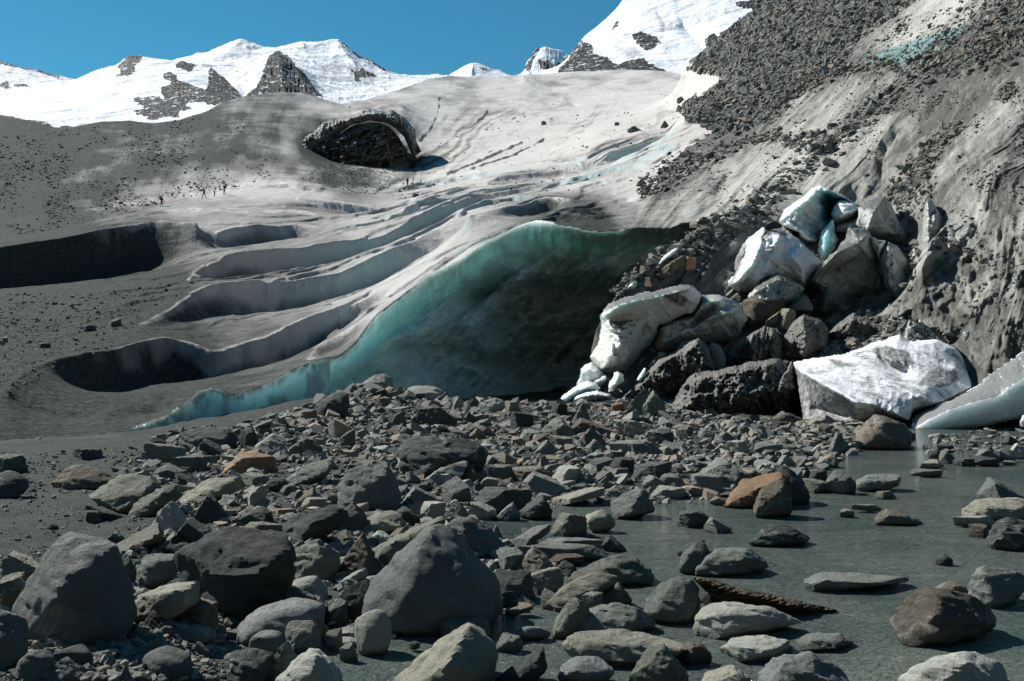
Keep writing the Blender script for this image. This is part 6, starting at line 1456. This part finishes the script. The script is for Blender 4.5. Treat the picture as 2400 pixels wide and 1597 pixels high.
RL_('ice_floe', 'F', [(1575,1405,.5),(1570,1340,.3),(1640,1275),(1850,1195),(2010,1115),(2100,1020),(2210,960),(2357,860),(2640,690),(2700,1200,.9),(2357,1320,.85),(2100,1380,.8),(1900,1408,.8),(1690,1425,.7)],
    [[(1600,1400,.8),(1690,1335,.9),(1840,1255,1.0),(2050,1195,1.05),(2200,1165,1.05),(2230,1120,1.05),(2357,1040,1.0),(2660,860,1.0)], [(1700,1290,.4),(1900,1200,.45),(2150,1090,.5),(2357,970,.5)]],
    26.6, 1.6, 1.2, MI_E, 'wedge of ice with a dirty slanting top and smooth white front at the right edge', 'ice block', noise=(.05, 24.0), frac=0.1, edge=.05)
RL_('ice_rubble', 'F', [(1510,780),(1530,720),(1560,640),(1640,635),(1730,720),(1860,780),(1935,850),(1925,890),(1740,860),(1600,850)], [[(1570,700,.6),(1650,760,.9),(1800,820,.8)]], 32.6, .8, 1.0, MI_G, 'grubby broken ice heap behind the right half of the white ice block', 'ice block', noise=(.24, 8.0))
RL_('ice_chunk', 'F', [(1930,760),(1935,725),(1965,715),(1985,745),(1970,790),(1945,800)], [[(1955,750,.8)]], 31.6, .2, .3, MI_W, 'fist-like white ice chunk behind the right end of the white ice block', 'ice block', noise=(.02, 6.0), step=1.0)
RL_('ice_crumb', 'F', [(2325,1345),(2345,1300),(2400,1290),(2420,1340),(2370,1385),(2330,1380)], [[(2370,1335,.8)]], 23.5, .25, .3, MI_W, 'small white ice lump at the right edge below the ice wedge', 'ice block', noise=(.02, 8.0), step=1.2)

# ------------------------------------------------------------------ driftwood
def mat_wood():
    k = NT('weathered_wood'); ob = k.coord()
    m = k.mapping(ob, (1.2, 5.0, 14.0), (0, 0.33, 0.25))
    n1 = k.noise(m, 2.2, 8, 0.7, 0.4); n2 = k.noise(m, 9.0, 6, 0.7)
    c = k.mix(k.ramp(n1, (0.35, 0), (0.65, 1)), (0.030, 0.021, 0.015), (0.20, 0.145, 0.10))
    c = k.mix(k.ramp(n2, (0.6, 0), (0.72, 0.6)), c, (0.28, 0.23, 0.18))
    nb = k.bump(n1, 0.05, 0.9); nb = k.bump(n2, 0.015, 0.9, nb)
    return k.done(c, 0.8, nb, 0.15)
yl = float(G.hit(*nat('C', 600, 1110))[1]) if False else 2.0 * FPX / (nat('C', 0, 1100)[1] - CY)
RL_('driftwood_log', 'C', [(66,862),(80,848),(120,843),(200,862),(400,922),(600,965),(800,1012),(1000,1058),(1080,1078),(950,1098),(760,1112),(640,1062),(430,1045),(260,1018),(150,945)],
    [[(100,865,.5),(300,940,.9),(500,990,1),(720,1040,.9),(900,1070,.6)], [(180,930,.6),(350,985,.6),(600,1030,.6)]], yl + 0.05, .16, .2, mat_wood(), 'splintered brown driftwood log slanting down into the river', 'driftwood', noise=(.035, 10.0), rib=(.05, 5.0, 1.32), step=1.4, lean=-0.2)

# ------------------------------------------------------------------ rocky island in the upper ice
N_ = 'N'
RL_('rock_outcrop', N_, [(728,352),(742,343),(768,328),(792,317),(814,303),(837,291),(860,288),(893,289),(913,297),(926,310),(938,325),(946,340),(956,352),(950,374),(925,392),(890,402),(850,404),(800,402),(760,388),(735,370)],
    [[(750,340,.4),(800,325,.6),(840,320,.55),(865,335,.7)], [(820,298,.35),(860,292,.4),(900,300,.35)], [(780,362,.7),(830,350,.8),(860,362,.85),(900,368,.8)], [(790,395,1),(850,398,1)], [(866,300,.5),(880,318,.8),(885,350,.9)], [(800,340,.75),(850,338,.75)]],
    505, 14.0, 70.0, None, noise=(5.0, 12.0), rib=(4.5, 6.0, 1.35), step=0.9, edge=.12, nb=1, seed=3.0)
oc = bpy.data.objects['rock_outcrop']; oc['kind'] = 'structure'
k = NT('outcrop_rock'); ob = k.coord(); n1 = k.noise(ob, 0.12, 8, 0.7); n2 = k.noise(k.mapping(ob, (0.6, 1, 5), (0, 0.35, 0)), 0.07, 9, 0.75)
oc.data.materials.append(k.done(k.mix(n2, (0.06, 0.062, 0.058), (0.50, 0.47, 0.40)), 0.9, k.bump(n2, 3.0, 0.8, k.bump(n1, 3.0, 0.7)), 0.1))

MI_A = mat_ice('arch_ice', (0.19, 0.188, 0.175), (0.33, 0.325, 0.305), 0.5, 0.0, rough=0.8, sc=0.06, big=0.15)
RL_('ice_arch', N_, [(705,352),(712,322),(738,306),(752,284),(790,280),(832,268),(862,254),(900,262),(918,256),(950,276),(974,304),(976,330),(988,356),(968,372),(957,345),(946,322),(926,301),(902,288),(868,284),(832,291),(812,300),(790,322),(764,330),(742,350),(722,362)],
    [[(735,325,.7),(775,297,.9),(835,274,1),(880,265,1),(920,276,1),(955,303,.9),(968,340,.7)]], 502, 6.0, 60.0, MI_A, 'grey ice lip arching over the dark rocky outcrop high on the glacier', 'ice arch', noise=(5.5, 20.0), step=0.9, frac=0.5)
# ------------------------------------------------------------------ loose stones (beyond the individually built ones)
PROTO = {}
def protos(level, n=26):
    if level not in PROTO:
        r_ = np.random.default_rng(50 + level); L = []
        kinds = ['block', 'slab', 'slab', 'wedgel', 'wedger', 'peak', 'leanr', 'leanl', 'dome', 'block']
        for i in range(n):
            if level == 0:     # rounded pebbles
                v, f = star(*jointed('block', r_), np.ones(3), 2, 6)
            else:
                N_, H_ = jointed(kinds[i % len(kinds)], r_)
                if level == 2:
                    nn = r_.normal(size=(5, 3)); nn /= np.linalg.norm(nn, axis=1, keepdims=True); N_ = np.concatenate([N_, nn]); H_ = np.concatenate([H_, r_.uniform(.8, 1.05, 5)])
                pv = poly_verts(N_, H_)
                bm = bmesh.new(); bv = [bm.verts.new(p) for p in pv]; bmesh.ops.remove_doubles(bm, verts=bm.verts, dist=.02)
                rr_ = bmesh.ops.convex_hull(bm, input=list(bm.verts)); bmesh.ops.delete(bm, geom=[q for q in bm.verts if not q.link_faces], context='VERTS')
                bm.verts.index_update(); v = np.array([q.co[:] for q in bm.verts]); f = np.array([[q.index for q in p.verts] for p in bm.faces], np.int32); bm.free()
            v = (v - (v.min(0) + v.max(0)) / 2); v /= np.abs(v).max(0) * .5 + np.abs(v).max() * .5
            L.append((v, f))
        PROTO[level] = L
    return PROTO[level]

def scatter(name, label, pos, size, level=2, flat=(.45, .8), warm=.12, seed=1, cat='rubble', tone=(.1, .9), smooth=False, mat=None):
    r_ = np.random.default_rng(seed); L = protos(level); n = len(pos)
    pid = r_.integers(0, len(L), n)
    sc = np.stack([r_.uniform(.75, 1.25, n), r_.uniform(.75, 1.25, n), r_.uniform(*flat, n)], 1) * size[:, None] * 0.5
    a = r_.uniform(0, 6.28, n); t = r_.normal(0, .30, n); b = r_.normal(0, .30, n)
    ca, sa = np.cos(a), np.sin(a); ct, st_ = np.cos(t), np.sin(t); cb, sb = np.cos(b), np.sin(b)
    Rz = np.zeros((n, 3, 3)); Rz[:, 0, 0] = ca; Rz[:, 0, 1] = -sa; Rz[:, 1, 0] = sa; Rz[:, 1, 1] = ca; Rz[:, 2, 2] = 1
    Rx = np.zeros((n, 3, 3)); Rx[:, 0, 0] = 1; Rx[:, 1, 1] = ct; Rx[:, 1, 2] = -st_; Rx[:, 2, 1] = st_; Rx[:, 2, 2] = ct
    Ry = np.zeros((n, 3, 3)); Ry[:, 1, 1] = 1; Ry[:, 0, 0] = cb; Ry[:, 0, 2] = sb; Ry[:, 2, 0] = -sb; Ry[:, 2, 2] = cb
    R_ = Rx @ Ry @ Rz
    off = pos + np.array([0, 0, 1.0]) * (sc[:, 2] * 0.35)[:, None]
    tone_ = r_.beta(1.6, 2.0, n) * (tone[1] - tone[0]) + tone[0]; warm_ = np.where(r_.random(n) < warm, r_.uniform(.3, .9, n), r_.uniform(0, .12, n))
    VV, FF, TT, WW, cnt = [], [], [], [], 0
    for q, (pv, f) in enumerate(L):
        s_ = np.nonzero(pid == q)[0]
        if not len(s_): continue
        v = np.einsum('nij,nvj->nvi', R_[s_], pv[None] * sc[s_][:, None, :]) + off[s_][:, None, :]
        m = len(pv)
        FF.append((f[None] + (np.arange(len(s_)) * m)[:, None, None]).reshape(-1, 3) + cnt)
        VV.append(v.reshape(-1, 3)); TT.append(np.repeat(tone_[s_], m)); WW.append(np.repeat(warm_[s_], m)); cnt += m * len(s_)
    o = mesh_from(name, np.concatenate(VV), np.concatenate(FF), mat or M_ST, {'tone': np.concatenate(TT), 'warm': np.concatenate(WW)}, smooth=smooth)
    return tag(o, label, cat, kind='stuff')

def sample(poly, n, surf, seed, zmin=None, ymin=0, dens=None):
    r_ = np.random.default_rng(seed)
    xs = [q[0] for q in poly]; ys = [q[1] for q in poly]
    px_, py_ = np.empty(0), np.empty(0)
    while len(px_) < n:
        a = r_.uniform(min(xs), max(xs), n * 2); b = r_.uniform(min(ys), max(ys), n * 2)
        ok = inpoly(a, b, poly)
        if dens is not None: ok &= r_.random(len(a)) < dens(a, b)
        px_ = np.concatenate([px_, a[ok]]); py_ = np.concatenate([py_, b[ok]])
    px_, py_ = px_[:n], py_[:n]
    pts = np.array([surf.hit(x, y, ymin) for x, y in zip(px_, py_)])
    if zmin is not None: pts = pts[pts[:, 2] > zmin]
    return pts

BANK = [(330,1048),(420,1005),(560,998),(640,985),(740,945),(810,905),(880,890),(1040,920),(1180,935),(1300,955),(1420,945),(1500,935),(1600,965),(1750,985),(1850,980),(2000,990),(2110,1008),(2050,1045),(1950,1090),(1880,1130),(1700,1170),(1450,1190),(1150,1190),(1120,1250),(1300,1300),(1250,1420),(1000,1480),(800,1520),(560,1490),(470,1597),(0,1597),(0,1420),(300,1300),(400,1180),(260,1120),(300,1080)]
r0 = np.random.default_rng(5)
def powsize(n, a, b, k=2.2, r_=r0):
    u = r_.random(n); return (a ** (1 - k) + u * (b ** (1 - k) - a ** (1 - k))) ** (1 / (1 - k))
pb = sample(BANK, 9500, G, 21, zmin=-.03)
scatter('rubble_stones', 'loose grey stones of every size heaped between the boulders', pb, powsize(len(pb), 7, 52, 1.9) * pb[:, 1] / FPX, 2, seed=3, warm=.24)
up_ = [(330,1048),(560,998),(740,945),(880,890),(1040,920),(1300,955),(1500,935),(1750,985),(2000,990),(2110,1008),(1950,1080),(1500,1120),(1000,1090),(600,1090)]
pu = sample(up_, 2600, G, 22, zmin=-.03)
scatter('bank_stones', 'loose grey stones covering the rubble bank below the ice cave', pu, powsize(len(pu), 10, 40, 1.6) * pu[:, 1] / FPX, 2, seed=4, warm=.26)
PEB = [(-60,1600),(-60,1060),(120,1060),(330,1050),(500,1100),(640,1300),(620,1500),(480,1640)]
pp = sample(PEB, 6500, G, 23, zmin=-.02, dens=lambda a, b: np.clip(.25 + .9 * (fbm(a / 60, b / 30, 3, 3) > 0.0) , 0, 1) * np.where((b > 1160) & (b < 1290) & (a < 300), .25, 1))
scatter('pebbles', 'small dark pebbles on the silty gravel of the left bank', pp, powsize(len(pp), 3.5, 16, 2.4) * pp[:, 1] / FPX, 1, seed=5, warm=.08, tone=(.05, .7))
pg = sample([(150,1420),(650,1400),(620,1597),(100,1597)], 1500, G, 24, zmin=-.03)
scatter('pebbles', 'rounded river pebbles in the left foreground between the boulders', pg, powsize(len(pg), 7, 30, 2.2) * pg[:, 1] / FPX, 0, seed=6, warm=.05, tone=(.05, .6), smooth=True)
SHO = [(1120,1260),(1560,1180),(1750,1180),(1650,1300),(1450,1400),(1300,1500),(1100,1480),(1250,1400)]
ps = sample(SHO, 420, G, 25, zmin=-.03)
ps[:, 2] = np.maximum(ps[:, 2], -.03)
scatter('shore_stones', 'wet stones breaking the surface along the shallow shore', ps, powsize(len(ps), 14, 40, 2.0) * ps[:, 1] / FPX, 2, seed=7, tone=(.0, .5), flat=(.25, .5))
pr = sample([(2150,1040),(2420,1020),(2420,1085),(2180,1085)], 160, G, 26); pr[:, 2] = 0.0
scatter('shoal_stones', 'stones of the low shoal in the far water at the right', pr, powsize(len(pr), 8, 34, 1.8) * pr[:, 1] / FPX, 2, seed=8, flat=(.35, .6))

# moraine: debris cover and boulder trains on the ice
UPM = [(1610,165),(1650,120),(1780,-20),(1950,-60),(2250,-60),(2080,50),(2010,100),(1990,140),(1900,215),(1850,240),(1800,280),(1720,300),(1680,290),(1612,288),(1600,240),(1650,222),(1700,185)]
pm = sample(UPM, 14000, T, 31)
scatter('moraine_debris', 'dark boulders and scree covering the upper moraine slope', pm, powsize(len(pm), 3.0, 24, 2.8) * pm[:, 1] / FPX, 1, seed=9, warm=.08, tone=(.05, .7))
def train(line, n, surf, seed, spread):
    r_ = np.random.default_rng(seed); L = np.array(line, float)
    t = np.sort(r_.uniform(0, len(L) - 1, n)); i = np.minimum(t.astype(int), len(L) - 2); f = (t - i)[:, None]
    q = L[i] * (1 - f) + L[i + 1] * f
    w = q[:, 2] * np.clip(r_.normal(0, .55, n), -1.3, 1.3)
    nx_ = 0.75; ny_ = 0.65
    return np.array([surf.hit(a, b) for a, b in zip(q[:, 0] + w * nx_, q[:, 1] + w * ny_)])
bands = [
 ([(1655,560,30),(1720,520,42),(1790,470,38),(1850,415,34),(1920,355,34),(1985,305,26),(2030,265,24),(2090,225,24),(2160,170,34)], 2100, 4, 30),
 ([(1500,460,16),(1560,420,26),(1600,385,30),(1660,370,20),(1750,330,16),(1840,320,18)], 700, 6, 28),
 ([(1840,345,22),(1900,325,26),(1950,320,18)], 260, 6, 24),
 ([(1600,270,20),(1700,262,40),(1800,250,36),(1870,205,26),(1950,175,18),(2060,150,16),(2110,165,22)], 1500, 5, 22),
 ([(1660,300,22),(1720,300,22),(1800,262,26)], 500, 6, 26),
 ([(2110,500,40),(2130,440,36),(2170,380,22),(2200,330,18),(2250,290,14)], 800, 7, 28),
 ([(2140,160,30),(2220,110,50),(2300,60,60),(2380,20,60),(2440,-20,60)], 1500, 6, 26),
 ([(2180,160,40),(2280,130,40),(2400,90,60)], 900, 6, 24),
 ([(2130,600,34),(2110,660,30),(2140,560,24)], 220, 9, 30),
 ([(2210,560,10),(2270,590,14),(2320,625,10)], 120, 7, 22),
 ([(2380,200,16),(2340,235,14)], 120, 6, 22),
 ([(1440,690,12),(1500,650,20),(1560,610,26),(1640,560,34),(1700,525,30)], 620, 8, 30),
 ([(1900,620,20),(1910,580,16)], 80, 7, 20),
]
allp, alls = [], []
for j, (ln, n, a, b) in enumerate(bands):
    q = train(ln, n, T, 60 + j, 1); allp.append(q); alls.append(powsize(len(q), a * .7, b * 1.15, 2.3) * q[:, 1] / FPX)
scatter('boulder_trains', 'bands of grey boulders lying across the dirty moraine ice', np.concatenate(allp), np.concatenate(alls), 2, seed=10, warm=.14, tone=(.05, .8))
pw = sample([(1500,500),(1620,330),(1800,250),(2000,140),(2100,40),(2420,-20),(2420,820),(2250,830),(2150,480),(1950,430),(1760,470)], 5200, T, 36, dens=lambda a, b: np.clip(.15 + 1.2 * fbm(a / 60, b / 60, 8, 4), .03, 1))
scatter('moraine_grit', 'single stones stuck to the dirty moraine ice', pw, powsize(len(pw), 2.2, 14, 2.8) * pw[:, 1] / FPX, 1, seed=15, warm=.08, tone=(.0, .5))
# ice-front rubble under the fallen blocks
pf = sample([(1480,960),(1620,870),(1750,800),(1900,770),(2060,740),(2220,770),(2260,880),(1900,960),(1600,985)], 1300, T, 41)
scatter('ice_front_rubble', 'dark rubble between the fallen ice blocks', pf, powsize(len(pf), 7, 30, 2.0) * pf[:, 1] / FPX, 2, seed=11, warm=.12, tone=(.02, .6))
# scattered stones on the glacier
DEB = [(-20,560),(0,320),(120,310),(280,290),(480,270),(600,300),(640,420),(560,440),(400,470),(200,530)]
pd = sample(DEB, 3600, T, 51, ymin=190, dens=lambda a, b: np.clip(.2 + 1.3 * fbm(a / 70, b / 40, 5, 4) + .4 * (a < 160), .04, 1))
scatter('glacier_stones', 'small dark stones sprinkled over the grey ice slope on the left', pd, powsize(len(pd), 2.0, 9, 2.6) * pd[:, 1] / FPX, 1, seed=12, warm=.03, tone=(.0, .35))
pl_ = sample([(-20,690),(230,690),(420,640),(470,680),(330,760),(240,830),(60,900),(-20,960)], 1500, T, 52, dens=lambda a, b: np.clip(1.2 - a / 420, .15, 1))
scatter('glacier_gravel', 'gravel scattered over the dirty ice at the left edge', pl_, powsize(len(pl_), 2.5, 13, 2.6) * pl_[:, 1] / FPX, 1, seed=13, warm=.05, tone=(.0, .5))
pq = sample([(700,420),(760,385),(850,385),(920,380),(950,420),(880,460),(800,450)], 900, T, 53, ymin=200)
scatter('fan_scree', 'fine scree below the rocky island on the ice', pq, powsize(len(pq), 1.8, 6, 2.6) * pq[:, 1] / FPX, 1, seed=14, tone=(.0, .4))

pi_ = np.concatenate([sample([(1690,700),(1760,660),(1900,690),(1980,640),(2140,700),(2150,780),(1980,800),(1800,780)], 130, T, 45), sample([(1370,900),(1500,890),(1560,940),(1420,955)], 40, T, 46)])
scatter('ice_bits', 'small broken bits of pale ice among the dark rubble', pi_, powsize(len(pi_), 6, 24, 2.2) * pi_[:, 1] / FPX, 2, seed=16, mat=MI_G)

pk = sample([(900,470),(1050,300),(1200,220),(1560,200),(1640,240),(1560,300),(1600,360),(1500,440),(1300,480)], 520, T, 57, ymin=60, dens=lambda a, b: np.clip(.12 + 1.5 * fbm(a / 50, b / 25, 17, 3), .02, 1))
scatter('ice_stones', 'few small dark stones strewn over the pale upper ice', pk, powsize(len(pk), 1.8, 8, 2.6) * pk[:, 1] / FPX, 1, seed=17, tone=(.0, .4))
# ------------------------------------------------------------------ walkers on the ice
def mat_plain(name, col):
    k = NT(name); n = k.noise(k.coord(), 30.0, 4, 0.6)
    c = k.mix(n, tuple(x * .75 for x in col), tuple(min(x * 1.2, 1) for x in col))
    return k.done(c, 0.85, k.bump(n, 0.004, 0.6), 0.1)
def mat_body(name, top, legs):
    k = NT(name); sp = k.n('ShaderNodeSeparateXYZ'); k.l(k.coord(), sp.inputs[0]); z = sp.outputs[2]
    c = k.mix(k.math('GREATER_THAN', z, 0.92), legs, top)
    c = k.mix(k.math('GREATER_THAN', z, 1.47), c, (0.42, 0.26, 0.19))
    c = k.mix(k.math('LESS_THAN', z, 0.11), c, (0.03, 0.028, 0.025))
    return k.done(c, 0.85, k.bump(k.noise(k.coord(), 14.0, 4), 0.01, 0.6), 0.1)
def skin_body(name, joints, edges, mat, root=0):
    me = bpy.data.meshes.new(name)
    me.from_pydata([j[:3] for j in joints], edges, [])
    o = bpy.data.objects.new(name, me); COL.objects.link(o)
    md = o.modifiers.new('skin', 'SKIN'); md.use_smooth_shade = True
    sv = me.skin_vertices[0].data
    for i, j in enumerate(joints):
        sv[i].radius = (j[3], j[3] * (j[4] if len(j) > 4 else 1)); sv[i].use_root = i == root
    o.modifiers.new('sub', 'SUBSURF').levels = 1
    o.modifiers['sub'].render_levels = 1
    me.materials.append(mat)
    return o
def person(px_, py_, height, label, top, legs, pack=None, hat=(0.05, 0.045, 0.04), stride=.22, leanf=.06, yaw=0.0, stick=False, arm=.25):
    base = T.hit(px_, py_, 100)
    s = stride
    J = [(0,0,.93,.15,.8),(leanf*.5,0,1.15,.135,.8),(leanf,0,1.38,.15,.75),(leanf*1.3,0,1.50,.055),(leanf*1.6+.02,0,1.60,.095),(leanf*1.7+.03,0,1.69,.09),
         (leanf,.19,1.40,.06),(leanf+arm*.4,.25,1.14,.048),(leanf+arm*1.2,.24,.94,.036),(leanf+arm*1.2+.05,.235,.86,.035),
         (leanf,-.19,1.40,.06),(leanf-arm*.4,-.25,1.14,.048),(leanf+arm*.3,-.24,.92,.036),(leanf+arm*.3+.04,-.235,.84,.035),
         (.02,.10,.86,.095),(s*.75,.10,.50,.068),(s*.8,.10,.09,.048),(s*.8+.17,.10,.04,.042),
         (-.02,-.10,.86,.095),(-s*.35,-.10,.48,.068),(-s*1.1,-.10,.09,.048),(-s*1.1+.17,-.10,.04,.042)]
    E = [(0,1),(1,2),(2,3),(3,4),(4,5),(2,6),(6,7),(7,8),(8,9),(2,10),(10,11),(11,12),(12,13),(0,14),(14,15),(15,16),(16,17),(0,18),(18,19),(19,20),(20,21)]
    o = skin_body('person', J, E, mat_body('walker_clothes', top, legs))
    k_ = height / 1.78
    o.scale = (k_, k_, k_); o.rotation_euler = (0, 0, yaw); o.location = base + np.array([0, 0, -.03])
    tag(o, label, 'person')
    d, f = ico(2)
    v = d * np.array([.105, .10, .075]); v[:, 2] = np.maximum(v[:, 2], -.02)
    mesh_from('hat', v, f, mat_plain('hat_cloth', hat), parent=o, loc=(leanf * 1.7 + .03, 0, 1.74))
    if pack is not None:
        bm = bmesh.new(); bmesh.ops.create_cube(bm, size=1.0)
        for vv in bm.verts: vv.co = (vv.co.x * (.24 if vv.co.z < 0 else .18), vv.co.y * .34, vv.co.z * .56)
        bmesh.ops.bevel(bm, geom=list(bm.edges), offset=.06, segments=3, affect='EDGES')
        vv = np.array([q.co[:] for q in bm.verts]); bmesh.ops.triangulate(bm, faces=list(bm.faces)); ff = np.array([[q.index for q in p.verts] for p in bm.faces]); bm.free()
        mesh_from('backpack', vv, ff, mat_plain('pack_cloth', pack), parent=o, loc=(leanf * .7 - .24, 0, 1.24))
    if stick:
        a = np.array((leanf + arm * 1.2 + .07, .235, .90)); b = np.array((leanf + arm * 1.2 + .28, .235, 0.02))
        ang = np.linspace(0, 6.283, 7)[:-1]
        ring = np.stack([np.cos(ang) * .014, np.sin(ang) * .014, 0 * ang], 1)
        vv = np.concatenate([ring + a, ring * .7 + b]); ff = np.array([(i, (i + 1) % 6, (i + 1) % 6 + 6, i + 6) for i in range(6)])
        st = mesh_from('walking_pole', vv, ff, mat_plain('pole_metal', (.12, .12, .12)), loc=None)
        st.scale = o.scale; st.rotation_euler = o.rotation_euler; st.location = o.location
        tag(st, 'thin trekking pole held by ' + ('the walker in the dark top on the ice ridge' if py_ > 430 else 'the upper of two distant walkers on the fan'), 'pole')
    return o
person(378, 485, 1.78, 'walker with white cap and red pack, lowest on the ice ridge', (.035, .025, .03), (.02, .022, .025), pack=(.38, .03, .03), hat=(.6, .6, .58), yaw=0.5)
person(478, 466, 1.72, 'striding walker in dark top with a trekking pole, second on the ridge', (.06, .075, .11), (.03, .035, .04), stride=.30, yaw=3.0, stick=True)
person(502, 462, 1.25, 'child in a pink jacket walking on the ice ridge', (.42, .10, .16), (.05, .07, .12), yaw=0.4, stride=.16, hat=(.12, .09, .07))
person(527, 457, 1.85, 'tall walker in khaki trousers with a dark backpack, highest on the ridge', (.025, .025, .03), (.26, .21, .13), pack=(.03, .025, .06), yaw=3.3, stride=.12)
person(954, 436, 1.78, 'lower of two tiny dark walkers on the white fan', (.03, .03, .035), (.02, .022, .025), pack=(.05, .04, .04), yaw=1.2, stride=.10)
person(967, 427, 1.75, 'upper of two tiny dark walkers, bent forward on the white fan', (.03, .03, .035), (.025, .025, .03), yaw=0.2, leanf=.22, stick=True)
